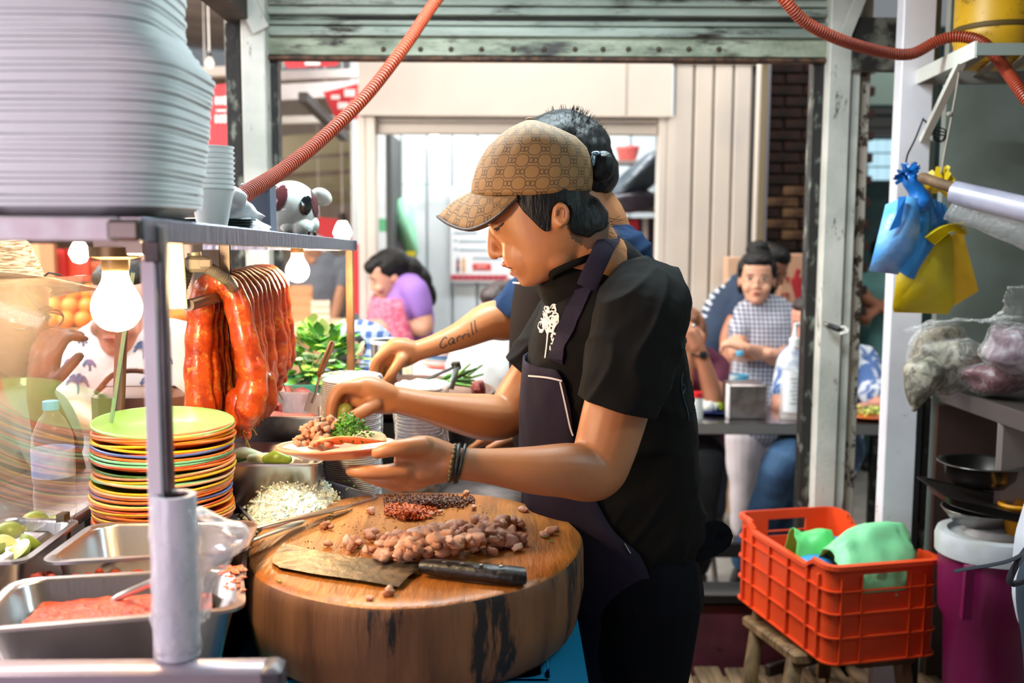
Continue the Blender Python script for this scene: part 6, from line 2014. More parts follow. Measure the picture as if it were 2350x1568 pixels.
for py, xf, xb, w_ in CROWN:
    a, b_ = P(xf, py, YH), P(xb, py, YH)
    r_ = sring((a.x + b_.x) / 2, (b_.x - a.x) / 2, YH, w_, a.z, n, 2.1)
    rr2 = []
    for j, q_ in enumerate(r_):
        # panel seams and the back edge that rises a little
        th = 2 * PI * j / n
        k_ = .0016 * max(0, 1 - abs(math.sin(3 * th)) * 9)
        ctr = V(((a.x + b_.x) / 2, YH, q_.z))
        u_ = (q_ - ctr)
        lift = .010 * (u_.x / .1) * max(0, (py - 395) / 57) if u_.x > 0 else 0
        rr2.append(ctr + u_ * (1 - k_ / max(.01, u_.length)) + V((0, 0, lift)))
    rings.append(rr2)
mb = MB(); mb.rings(rings, False, True)
me = mb.mesh('cap')
uvl = me.uv_layers.new(name='UVMap')
arc = [0]
for i in range(1, len(rings)):
    arc.append(arc[-1] + (rings[i][n // 4 * 3] - rings[i - 1][n // 4 * 3]).length)
cap_o = bpy.data.objects.new('cap', me); COL.objects.link(cap_o)
def cap_uv(me, nn, rings_, arc_):
    uvl = me.uv_layers[0]
    for p in me.polygons:
        js = [me.loops[li].vertex_index % nn for li in p.loop_indices]
        wrap_ = max(js) - min(js) > nn / 2
        for li in p.loop_indices:
            vi = me.loops[li].vertex_index
            j, i = vi % nn, min(vi // nn, len(arc_) - 1)
            if wrap_ and j < nn / 2:
                j += nn
            uvl.data[li].uv = (j / nn * .5246, arc_[i])
cap_uv(me, n, rings, arc)
_finish(me, cap_o, M_can, cook, True)
sol = cap_o.modifiers.new('s', 'SOLIDIFY'); sol.thickness = .002; sol.offset = -1
outer = [(1187, 456, 1.602), (1165, 476, 1.597), (1138, 499, 1.595), (1105, 518, 1.598), (1068, 527, 1.609), (1030, 515, 1.640), (1004, 497, 1.680)]
inner = [(1187, 453, 1.604), (1165, 450, 1.606), (1142, 449, 1.612), (1118, 447, 1.622), (1098, 445, 1.638), (1085, 443, 1.658), (1080, 441, 1.680)]
def mirror(p):
    return V((p.x, 2 * YH - p.y, p.z))
o_ = [P(*q) for q in outer]; i_ = [P(*q) for q in inner]
o_ = o_ + [mirror(p) for p in reversed(o_[:-1])]; i_ = i_ + [mirror(p) for p in reversed(i_[:-1])]
o_ = [V(q) for q in spl([tuple(p) for p in o_], 4)]; i_ = [V(q) for q in spl([tuple(p) for p in i_], 4)]
N = len(o_)
K = 8
rings = [[i_[j].lerp(o_[j], k / K) + V((0, 0, .006 * math.sin(PI * k / K))) for j in range(N)] for k in range(K + 1)]
mb = MB(); mb.rings(rings, False, False, False)
me = mb.mesh('brim'); uvl = me.uv_layers.new(name='UVMap')
al = [0]
for j in range(1, N):
    al.append(al[-1] + (o_[j] - o_[j - 1]).length)
for p in me.polygons:
    for li in p.loop_indices:
        vi = me.loops[li].vertex_index
        j, k = vi % N, vi // N
        uvl.data[li].uv = (al[j] * .9 + .004, k / K * .062)
br_o = bpy.data.objects.new('brim', me); COL.objects.link(br_o)
_finish(me, br_o, M_can, cap_o, True)
sol = br_o.modifiers.new('s', 'SOLIDIFY'); sol.thickness = .003
mb = MB(); mb.tube(o_, .0026, 8); obj('brim_binding', mb, mat('brown_binding', '#33211c', .5), cap_o)
mb = MB(); mb.ell(P(1217, 275, YH), (.009, .009, .004)); obj('cap_button', mb, mat('cap_button', '#6b5233', .8), cap_o)
mb = MB()
fr0 = [P(1187, 456, YH - .0855), P(1269, 446, YH - .0875), P(1340, 436, YH - .060)]

# black T-shirt: trunk, sleeves, collar
sh_mb = MB()
trace(sh_mb, TOR[1:12], YT, 0, 0, 2.5, 48)
sh_mb.ell(P(1470, 705, 1.625), (.065, .07, .065)); sh_mb.ell(P(1310, 725, 1.88), (.06, .06, .06))
sh_mb.ell(P(1395, 650, 1.73), (.072, .085, .045))
def folds(c):
    r_ = 1 - abs(noise.noise(V((c.x * 7 + c.z * 6, c.y * 7, c.z * 15 - c.x * 15)))) * 2.2
    return .0045 * noise.noise(V((c.x * 9 + c.z * 7, c.y * 9, c.z * 16 - c.x * 14))) + .0055 * max(0, r_) ** 2 + .0018 * noise.noise(c * 34)
shirt = flesh('t_shirt', sh_mb, M_tee, cook, .005, 5, disp=folds)
mb = MB(); mb.tube(spl([P(1262, 640, 1.66), P(1268, 628, 1.63), P(1300, 612, 1.615), P(1340, 596, 1.62), P(1385, 580, 1.66), P(1408, 575, 1.73), P(1390, 583, 1.80), P(1340, 598, 1.82), P(1290, 622, 1.78), P(1262, 640, 1.70), P(1262, 641, 1.66)], 5), (.004, .006), 10); obj('collar', mb, M_tee, cook)
mb = MB(); mb.limb(pl((1330, 655, 1.70, .070), (1395, 628, 1.72, .068), (1400, 680, 1.73, .09)), 18); mb.limb(pl((1290, 655, 1.72, .045), (1330, 640, 1.72, .07)), 16); flesh('yoke', mb, M_tee, cook, .006, 5)
mb = MB(); mb.limb(pl((1482, 690, 1.63, .070), (1470, 740, 1.565, .076), (1447, 830, 1.52, .069), (1420, 915, 1.497, .064), (1395, 1000, 1.485, .062)), 24, 6)
sl1 = flesh('sleeve', mb, M_tee, cook, .004, 4, cuts=[(P(1410, 929, 1.495), V((-.26, 0, -.966)), 1.0)], thick=.003, disp=folds)
mb = MB(); mb.limb(pl((1330, 720, 1.88, .072), (1275, 785, 1.91, .066), (1225, 850, 1.915, .060), (1180, 915, 1.91, .060)), 22, 6)
flesh('sleeve', mb, M_tee, cook, .004, 4, cuts=[(P(1215, 862, 1.915), V((-.62, 0, -.78)), 1.0)], thick=.003, disp=folds)
tr_sh = bvh(shirt)

# jeans, apron, straps
mb = MB()
mb.ell((xl + .012, YT, .80), (.125, .165, .13), None, 24, 14)
for yy in (1.655, 1.835):
    mb.limb([((xl + .012, yy, .82), .108), ((xl - .002, yy, .62), .094), ((xl + .004, yy, .40), .076), ((xl + .012, yy, .17), .066)], 20)
jn = flesh('jeans', mb, M_jean, cook, .008, 4, disp=lambda c: .004 * noise.noise(c * 14))
mb = MB(); c = P(1468, 1402, 1.60); mb.lathe([(.001, 0), (.0065, 0), (.0065, .002), (.001, .002)], (0, 0, 0), 12, Matrix.Translation(P(1468, 1404, 1.555)) @ Matrix.Rotation(R(90), 4, 'X')); obj('jeans_button', mb, mat('jean_stud', '#8a7f70', .4, .8), cook)
for yy in (1.655, 1.835):
    mb = MB(); mb.limb([((xl + .03, yy, .165), .045), ((xl - .06, yy, .155), .040), ((xl - .14, yy, .148), .030)], 14); obj('shoe', mb, mat('black_shoe', '#131214', .5), cook)
ATAB = TOR[4:] + [(1420, 1300, 1530, .165), (1500, 1300, 1520, .16)]
def ap_row(py):
    for (a, b) in zip(ATAB[:-1], ATAB[1:]):
        if a[0] <= py <= b[0]:
            t_ = (py - a[0]) / (b[0] - a[0])
            return [a[k] + (b[k] - a[k]) * t_ for k in range(4)]
    return list(ATAB[-1])
rows = []
for py in range(822, 1500, 14):
    _, xf, xb, w_ = ap_row(py)
    a, b_ = P(xf, py, YT), P(xb, py, YT)
    tm = R(np.interp(py, [822, 845, 875, 900, 1010, 1150, 1270, 1340, 1500], [54, 61, 64, 66, 70, 86, 104, 108, 110]))
    row = []
    for k in range(33):
        th = -tm + 2 * tm * k / 32
        c_, s_ = math.cos(th), math.sin(th)
        A2, B2 = (b_.x - a.x) / 2 + .012, w_ + .012
        x = (a.x + b_.x) / 2 - A2 * math.copysign(abs(c_) ** (2 / 2.5), c_)
        y = YT - B2 * math.copysign(abs(s_) ** (2 / 2.5), -s_)
        q_ = V((x, y, a.z))
        q_.x -= .003 * noise.noise(V((k * .35, py * .012, 0)))
        q_.y -= .004 * noise.noise(V((k * .3, py * .012, 4)))
        row.append(q_)
    rows.append(row)
mb = MB(); mb.rings(rows, False, False, False)
apr = obj('apron', mb, M_apron, cook, True, solid=.0025)
tr_ap = bvh(apr)
M_st = mat('white_seam', '#cfc9c6', .8)
ink('apron_seam', [[(1214, 863), (1240, 865), (1268, 869), (1298, 877)], [(1286, 877), (1298, 930), (1310, 985), (1321, 1012)]], .0028, tr_ap, M_st, cook, .0016)
ink('pocket_stitch', [[(1378, 1148), (1395, 1178), (1420, 1225), (1447, 1270)]], .0018, tr_ap, mat('pale_blue_stitch', '#8fa4b0', .8), cook, .0016)
ink('apron_strap', [[(1276, 828), (1290, 780), (1312, 728), (1338, 675), (1362, 625), (1374, 600)]], .033, tr_sh, M_apron, cook, .004, 6)
mb = MB(); mb.tube(spl([P(1345, 660, 1.60), P(1366, 612, 1.60), P(1388, 566, 1.625), P(1402, 540, 1.68), P(1392, 538, 1.74), P(1360, 560, 1.80)], 5), [(.0165, .003)] * 26, 10, up=(0, -1, .2)); obj('apron_strap', mb, M_apron, cook)
# waist ties hanging at the back
mb = MB(); mb.tube(spl([P(1500, 1290, 1.60), P(1528, 1296, 1.60), P(1552, 1290, 1.60), P(1550, 1318, 1.60), P(1534, 1334, 1.60)], 5), [(.013, .002)] * 21, 8, up=(0, 1, 0)); obj('apron_tie', mb, M_jean, cook)
mb = MB(); mb.tube(spl([P(1600, 1240, 1.66), P(1640, 1220, 1.68), P(1655, 1238, 1.69), P(1610, 1262, 1.67), P(1560, 1268, 1.64)], 5), [(.02, .003)] * 21, 8, up=(0, 1, 0)); obj('apron_tie', mb, M_jean, cook)
# tree print on the chest
M_pr = mat('white_print', '#d9d4cc', .8)
rs = random.Random(17)
st_ = [([(1252, 822), (1256, 790), (1258, 762), (1256, 742)], .004), ([(1258, 770), (1264, 748), (1268, 730)], .003), ([(1257, 765), (1250, 748), (1246, 738)], .003)]
for i in range(95):
    cx_, cy_ = rs.uniform(1243, 1277), rs.uniform(706, 812)
    if not inpoly(cx_, cy_, [(1238, 748), (1243, 724), (1256, 706), (1268, 703), (1277, 716), (1280, 752), (1277, 792), (1268, 818), (1264, 818), (1270, 770), (1262, 752), (1246, 756), (1240, 770)]):
        continue
    a0, r_ = rs.uniform(0, 6), rs.uniform(4, 8)
    st_.append(([(cx_ + r_ * math.cos(a0 + t_ * 1.1), cy_ + r_ * 1.3 * math.sin(a0 + t_ * 1.1)) for t_ in range(rs.choice([3, 4, 5]))], rs.uniform(.0022, .0036)))
ink('tree_print', st_, .003, tr_sh, M_pr, cook, .0015, 3)
ink('back_print', [[(1566, 855), (1562, 880), (1566, 910), (1575, 940), (1580, 965)], [(1562, 880), (1570, 890), (1566, 905)]], .002, tr_sh, mat('dull_teal_print', '#24404a', .8), cook, .002)
# bracelets
mb = MB()
for i in range(22):
    a_ = 2 * PI * i / 22
    mb.ell(P(1038, 1063, 1.379) + V((.004 * math.sin(a_), .0245 * math.cos(a_), .0245 * math.sin(a_))), .0036, None, 8, 6)
obj('bead_bracelet', mb, mat('olive_beads', '#6a5a34', .4, var='#2a2218', vs=200), cook)
for k_, (px_, tl) in enumerate(((1049, .1), (1058, .22))):
    ctr = P(px_, 1064, 1.381)
    mb = MB(); mb.tube([ctr + V((.028 * math.sin(a_) * tl * 1.0, .0248 * math.cos(a_), .026 * math.sin(a_))) for a_ in [2 * PI * i / 28 for i in range(29)]], .003 - .0006 * k_, 8); obj('black_bracelet', mb, mat('black_cord', '#121214', .5), cook)

# plate in the cook's hand and the taco on it
pt = P(773, 1046, 1.425)
hp_ = bpy.data.objects.new('plate', plate_mb(.0855).mesh('plate')); COL.objects.link(hp_)
hp_.data.materials.append(mat('salmon_melamine', '#f2845c', .3, coat=.2)); hp_.data.polygons.foreach_set('use_smooth', [True] * len(hp_.data.polygons))
hp_.location = pt; hp_.rotation_euler = (-.075, -.03, 0)
tag(hp_, 'salmon orange plate held out in the capped cook\'s left hand', 'plate')
PM = Matrix.Translation(pt) @ eul(-.075, -.03, 0).to_4x4()
mb = MB(); mb.add([(-.074, -.020, .0175), (-.026, -.046, .0105), (.0, .030, .0085), (-.042, .050, .016), (-.050, .004, .024)], [(0, 1, 4), (1, 2, 4), (2, 3, 4), (3, 0, 4)], PM)
tag(obj('paper_sheet', mb, mat('white_paper', '#f0f0f2', .7), None, False, solid=.0006), 'sheet of white paper under the taco on the held plate', 'paper')
tc = thing('taco', 'open taco heaped with red meat and green herbs on the held plate', 'taco', PM @ V((0, 0, .02)))
mb = MB(); rings = []
for k in range(1, 6):
    r_ = .056 * k / 5
    rings.append([PM @ V((.018 + r_ * math.cos(a_), -.004 + r_ * .8 * math.sin(a_), .0205 + .012 * (k / 5) ** 2 * abs(math.sin(a_)) + .002 * math.sin(a_ * 3))) for a_ in [2 * PI * i / 28 for i in range(28)]])
mb.rings(rings, True, False)
obj('tortilla', mb, mat('tortilla', '#d9b27a', .7, var='#b98a52', vs=60), tc, True, solid=.002)
rs = random.Random(2)
for k in range(110):
    u = rs.gauss(-.018, .018); v_ = rs.gauss(-.004, .015)
    h_ = .034 * max(0, 1 - ((u + .018) / .042) ** 2 - (v_ / .035) ** 2)
    p_ = PM @ V((max(-.058, u), v_, .022 + rs.random() * h_))
    r_ = rs.uniform(.0038, .0075)
    ob_ = bpy.data.objects.new('meat_piece', lump_me[rs.choice([3, 8, 3, 0, 8, 4])] if u > -.03 else lump_me[rs.choice([3, 8])]); COL.objects.link(ob_)
    ob_.location = p_ - ORG[tc.name]; ob_.scale = (r_, r_ * .8, r_ * .75); ob_.rotation_euler = (rs.uniform(-1, 1), rs.uniform(-1, 1), rs.uniform(0, 6)); ob_.parent = tc
mb = MB()
for k in range(260):
    u = rs.gauss(.022, .014); v_ = rs.gauss(-.004, .014)
    h_ = .038 * max(0, 1 - ((u - .018) / .04) ** 2 - (v_ / .036) ** 2)
    mb.box(PM @ V((u, v_, .024 + rs.uniform(.3, 1) * h_)), (rs.uniform(.003, .008), rs.uniform(.002, .005), .0008), eul(rs.uniform(-1, 1), rs.uniform(-1, 1), rs.uniform(0, 6)))
obj('herbs', mb, mat('bright_coriander', '#5c9a24', .5, var='#3a6e18', vs=120), tc, False)['kind'] = 'stuff'
mb = MB(); mb.ell(P(791, 948, 1.735), (.015, .013, .019), eul(.2, .3, 0), 14, 10); tag(obj('squeezed_lime', mb, mat('olive_lime', '#6d7428', .4, var='#8f8b3a', vs=30), None, True), 'squeezed dark green lime pinched in the cook\'s raised fingers', 'lime')

# ------------------------------------------------------------------ heads of the others, built once and fitted
def head_mb(mb, M, wide=1.0):
    tab = [(.0, -.072, -.045, .018), (.008, -.082, -.03, .03), (.022, -.089, -.004, .043), (.045, -.090, .03, .054), (.072, -.091, .06, .063), (.1, -.0915, .083, .0705), (.13, -.0895, .095, .0755), (.16, -.087, .097, .077), (.19, -.070, .086, .069), (.212, -.042, .058, .046), (.224, -.004, .02, .014)]
    rings = []
    for z, f_, b_, w_ in tab:
        rings.append([V((q.y * wide, q.x, q.z)) for q in sring((f_ + b_) / 2, (b_ - f_) / 2, 0, w_, z, 28, 2.15)])
    mb.rings(rings, True, True, True, M)
    def e(c, r):
        k = MB(); k.ell(V(c), r, None, 12, 8)
        mb.add(k.v, k.f, M)
    e((0, -.096, .078), (.0085, .014, .0085)); e((0, -.092, .095), (.007, .01, .02))
    for s in (-1, 1):
        e((s * .013, -.091, .074), (.006, .008, .006)); e((s * .036, -.07, .07), (.024, .02, .022)); e((s * .03, -.083, .124), (.018, .007, .006)); e((s * .077, .008, .098), (.006, .016, .027))
    e((0, -.0905, .0505), (.019, .008, .0045)); e((0, -.0895, .041), (.017, .008, .0055)); e((0, -.083, .018), (.018, .011, .012))
def face_bits(parent, M, lipc='#a4554c', browc=None):
    def part(name, cs, mt):
        k = MB()
        for c, r in cs:
            q = MB(); q.ell(V(c), r, None, 12, 8); k.add(q.v, q.f, M)
        return obj(name, k, mt, parent)
    for s in (-1, 1):
        part('eye', [((s * .031, -.0835, .111), (.0125, .006, .0058))], M_eyew)
        part('iris', [((s * .031, -.0875, .111), (.0056, .0032, .0056))], M_brow)
        k = MB(); k.tube([M @ V((s * .016, -.0895, .127)), M @ V((s * .031, -.0905, .1315)), M @ V((s * .047, -.081, .127))], [.0022, .003, .0018], 6, rnd=True); obj('eyebrow', k, M_brow, parent)
        k = MB(); k.tube([M @ V((s * .019, -.0875, .113)), M @ V((s * .031, -.0905, .1175)), M @ V((s * .044, -.082, .112))], [.0013, .0018, .0013], 6, rnd=True); obj('eyelid', k, M_brow, parent)
    part('lips', [((0, -.0945, .0505), (.017, .006, .0040)), ((0, -.093, .0435), (.015, .006, .0045))], mat('lips ' + lipc, lipc, .4))
def HM(px, py, Y, yaw, pitch=0, roll=0, s=1.0):
    """head matrix: the middle of the head at a picture point and depth; yaw 0 looks at the camera, -90 to the picture's left"""
    return Matrix.Translation(P(px, py, Y)) @ Matrix.Rotation(R(yaw), 4, 'Z') @ Matrix.Rotation(R(pitch), 4, 'X') @ Matrix.Rotation(R(roll), 4, 'Y') @ Matrix.Scale(s, 4) @ Matrix.Translation((0, 0, -.112))
def hairdo(name, parent, M, mt, extra=(), back=True, vox=.005, top=.0):
    k = MB()
    def e(c, r, rot=None):
        q = MB(); q.ell(V(c), r, rot, 18, 12); k.add(q.v, q.f, M)
    e((0, .022, .135), (.083, .087, .090)); e((0, -.018, .185), (.070, .068, .045 + top)); e((0, .05, .09), (.07, .058, .06))
    for c, r in extra:
        e(c, r)
    return flesh(name, k, mt, parent, vox, 3, disp=lambda c: .0025 * noise.noise(c * 60))
def simple_hand(mb, w_, d, up, s=1.0, curl=.5, side=1):
    """palm, four bent fingers and a thumb; d along the hand, up out of its back"""
    d, up = V(d).normalized(), V(up).normalized()
    sd = d.cross(up).normalized() * side
    up = sd.cross(d).normalized() * side
    mb.limb([(w_, .024 * s), (w_ + d * .035 * s, .026 * s), (w_ + d * .07 * s, .022 * s)], 12)
    for k_ in (-1, 1):
        mb.limb([(w_ + d * .02 * s + sd * k_ * .014 * s, .019 * s), (w_ + d * .078 * s + sd * k_ * .022 * s, .0155 * s)], 10)
    for i, (ln, off) in enumerate(((.070, .030), (.078, .010), (.072, -.010), (.056, -.029))):
        a = w_ + d * .082 * s + sd * off * s
        b = a + (d * math.cos(curl * .6) - up * math.sin(curl * .6)) * ln * .5 * s
        c = b + (d * math.cos(curl * 1.8) - up * math.sin(curl * 1.8)) * ln * .5 * s
        mb.limb([(a, .0105 * s), (b, .0092 * s), (c, .0075 * s)], 10)
    a = w_ + d * .028 * s + sd * .028 * s
    mb.limb([(a, .013 * s), (a + (d * .6 + sd * .7) * .035 * s, .0115 * s), (a + (d * .9 + sd * .55 - up * curl * .4) * .064 * s, .009 * s)], 10)

# ------------------------------------------------------------------ second cook
cook2 = thing('person', 'second cook in navy tee and dark apron with a tattooed forearm', 'person', (P(1370, 1100, 2.14).x, 2.14, 0))
M2 = HM(1297, 392, 2.08, -80, 22)
b2 = MB(); head_mb(b2, M2)
b2.limb(pl((1325, 455, 2.09, .058), (1365, 500, 2.10, .062), (1385, 570, 2.13, .07)), 16)
T2 = [(530, 1330, 1445, .08), (560, 1280, 1475, .14), (600, 1225, 1497, .175), (650, 1192, 1507, .18), (720, 1182, 1510, .18), (820, 1178, 1505, .175), (950, 1182, 1490, .165), (1060, 1190, 1490, .165), (1180, 1200, 1500, .17)]
YT2 = 2.14
trace(b2, T2[2:], YT2, .02, .02, 2.4)
b2.limb(pl((1290, 655, 2.27, .05), (1220, 697, 2.25, .05), (1168, 733, 2.23, .047), (1122, 738, 2.21, .0435), (1060, 769, 2.19, .0318), (1000, 792, 2.17, .0242), (948, 808, 2.16, .0222), (930, 812, 2.158, .022)), 18, 6)
def f2(*q):
    b2.limb(pl(*q), 12, 5)
b2.limb(pl((945, 800, 2.155, .0185), (912, 797, 2.15, .022), (886, 804, 2.145, .016)), 12)
b2.limb(pl((945, 818, 2.16, .0185), (915, 824, 2.16, .0225), (895, 828, 2.165, .016)), 12)
f2((888, 806, 2.138, .0135), (868, 824, 2.13, .0118), (858, 848, 2.128, .0105), (862, 874, 2.13, .0092))
f2((890, 814, 2.155, .013), (874, 836, 2.152, .0112), (870, 860, 2.15, .0102), (876, 882, 2.148, .009))
f2((898, 826, 2.172, .0125), (887, 848, 2.173, .0105), (886, 868, 2.17, .0096), (892, 882, 2.166, .0085))
f2((908, 832, 2.188, .0115), (900, 852, 2.19, .0096), (901, 868, 2.187, .0088), (906, 880, 2.183, .008))
f2((922, 826, 2.132, .015), (907, 846, 2.12, .0122), (896, 862, 2.115, .0108), (886, 876, 2.117, .0092))
# hand that rests by the counter edge
b2.limb(pl((1420, 700, 2.02, .052), (1400, 860, 1.98, .05), (1360, 960, 2.0, .045), (1290, 985, 2.06, .04), (1215, 990, 2.13, .027), (1192, 996, 2.15, .025)), 16, 6)
b2.limb(pl((1195, 992, 2.15, .022), (1160, 1000, 2.155, .024), (1135, 1008, 2.155, .018)), 12)
b2.limb(pl((1195, 1002, 2.155, .022), (1160, 1013, 2.165, .022), (1138, 1020, 2.17, .016)), 12)
f2((1140, 1006, 2.135, .0125), (1112, 1011, 2.13, .0108), (1096, 1021, 2.128, .0098), (1082, 1031, 2.128, .0085))
f2((1138, 1011, 2.156, .0125), (1108, 1014, 2.155, .0108), (1092, 1024, 2.153, .0098), (1077, 1032, 2.153, .0085))
f2((1142, 1018, 2.178, .012), (1114, 1021, 2.178, .0104), (1098, 1028, 2.176, .0095), (1085, 1034, 2.175, .0082))
f2((1150, 1024, 2.198, .011), (1128, 1028, 2.198, .0092), (1112, 1033, 2.196, .0082), (1102, 1036, 2.195, .0075))
f2((1175, 1008, 2.12, .014), (1150, 1018, 2.105, .0112), (1132, 1026, 2.10, .0098), (1120, 1031, 2.10, .0085))
xh = P(1345, 1180, YT2).x
for yy in (2.06, 2.23):
    b2.limb([((xh, yy, .86), .085), ((xh - .01, yy, .55), .07), ((xh, yy, .3), .05), ((xh + .005, yy, .09), .036)], 14)
    b2.limb([((xh, yy, .05), .03), ((xh - .1, yy, .035), .028)], 10)
c2b = flesh('body', b2, M_skin, cook2, .0042, 4)
hd = hairdo('hair', cook2, M2, M_hair, [((0, .06, .14), (.06, .05, .06)), ((0, .0, .175), (.078, .088, .062)), ((0, -.04, .185), (.06, .05, .04))], vox=.004)
mb = MB()
rs = random.Random(6)
for i in range(260):
    d = V((rs.uniform(-1, 1), rs.uniform(-.5, 1), rs.uniform(.1, 1))).normalized()
    b_ = M2 @ V((d.x * .078, .015 + d.y * .086, .15 + d.z * .084)); t_ = M2 @ V((d.x * .086 + rs.uniform(-.005, .005), .015 + d.y * .096, .15 + d.z * .094))
    mb.tube([b_, t_], [.0012, .0003], 4)
obj('hair_spikes', mb, M_hair, cook2)['kind'] = 'stuff'
face_bits(cook2, M2)
mb = MB(); trace(mb, T2[1:], YT2, 0, 0, 2.5, 40); mb.ell(P(1420, 590, 2.06), (.075, .075, .06)); mb.ell(P(1290, 640, 2.26), (.07, .07, .065)); mb.ell(P(1388, 545, 2.12), (.07, .085, .035))
sh2 = flesh('t_shirt', mb, M_navy, cook2, .006, 5, disp=folds)
mb = MB(); mb.limb(pl((1290, 645, 2.27, .07), (1225, 690, 2.255, .064), (1170, 732, 2.235, .060), (1120, 770, 2.21, .06)), 20, 6)
flesh('sleeve', mb, M_navy, cook2, .0045, 4, cuts=[(P(1150, 709, 2.235), V((-.65, 0, -.755)), 1.0)], thick=.003, disp=folds)
mb = MB(); mb.limb(pl((1425, 640, 2.04, .075), (1410, 760, 2.0, .066), (1400, 860, 1.98, .063)), 18); flesh('sleeve', mb, M_navy, cook2, .006, 4)
mb = MB(); mb.ell((xh + .01, YT2, .87), (.13, .17, .14))
for yy in (2.06, 2.23):
    mb.limb([((xh, yy, .86), .10), ((xh - .01, yy, .55), .085), ((xh + .005, yy, .12), .065)], 16)
flesh('trousers', mb, M_jean, cook2, .01, 3)
for yy in (2.06, 2.23):
    mb = MB(); mb.limb([((xh + .03, yy, .05), .045), ((xh - .12, yy, .035), .032)], 12); obj('shoe', mb, MATS['black_shoe'], cook2)
rows = []
for py in range(636, 1190, 16):
    for (a, b) in zip(T2[:-1], T2[1:]):
        if a[0] <= py <= b[0]:
            t_ = (py - a[0]) / (b[0] - a[0]); r4 = [a[k] + (b[k] - a[k]) * t_ for k in range(4)]
    a, b_ = P(r4[1], py, YT2), P(r4[2], py, YT2)
    tm = R(np.interp(py, [636, 700, 820, 1190], [50, 60, 78, 90]))
    rows.append([V(((a.x + b_.x) / 2 - ((b_.x - a.x) / 2 + .010) * math.copysign(abs(math.cos(t_)) ** .8, math.cos(t_)), YT2 + (r4[3] + .010) * math.copysign(abs(math.sin(t_)) ** .8, math.sin(t_)), a.z)) for t_ in [-tm + 2 * tm * k / 24 for k in range(25)]])
mb = MB(); mb.rings(rows, False, False, False); ap2 = obj('apron', mb, mat('brown_black_apron', '#1f1a18', .9, spec=.1), cook2, True, solid=.002)
mb = MB(); mb.tube(spl([P(1178, 649, 2.04), P(1200, 650, 2.0), P(1240, 643, 1.98), P(1275, 632, 1.98), P(1330, 580, 2.02)], 5), .0018, 6); obj('apron_cord', mb, mat('white_apron_cord', '#d8d4d0', .8), cook2)
tr2 = bvh(c2b)
ink('tattoo', [[(1026, 777), (1021, 774), (1015, 780), (1010, 790), (1012, 798), (1019, 798), (1026, 791)], [(1042, 778), (1036, 776), (1030, 783), (1031, 790), (1037, 789), (1042, 778), (1041, 788), (1045, 786)], [(1048, 774), (1050, 784)], [(1049, 777), (1054, 771), (1058, 773)], [(1061, 770), (1063, 779)], [(1062, 772), (1067, 767), (1071, 768)], [(1074, 763), (1077, 774)], [(1072, 757), (1073, 758)], [(1081, 740), (1083, 757), (1086, 769)], [(1089, 735), (1091, 752), (1094, 763)]], .0026, tr2, mat('tattoo_ink', '#3a3436', .7), cook2, .0006, 5)
ctr = P(1196, 992, 2.15)
mb = MB(); mb.tube([ctr + V((.006 * math.sin(a_), .029 * math.cos(a_), .029 * math.sin(a_))) for a_ in [2 * PI * i / 24 for i in range(25)]], [(.009, .0025)] * 25, 8, up=(1, 0, 0)); obj('watch_strap', mb, MATS['black_cord'], cook2)
mb = MB(); mb.lathe([(.001, 0), (.016, 0), (.017, .004), (.014, .007), (.001, .007)], (0, 0, 0), 20, Matrix.Translation(ctr + V((0, -.02, .022))) @ Matrix.Rotation(R(45), 4, 'X')); obj('watch_case', mb, M_steel, cook2)

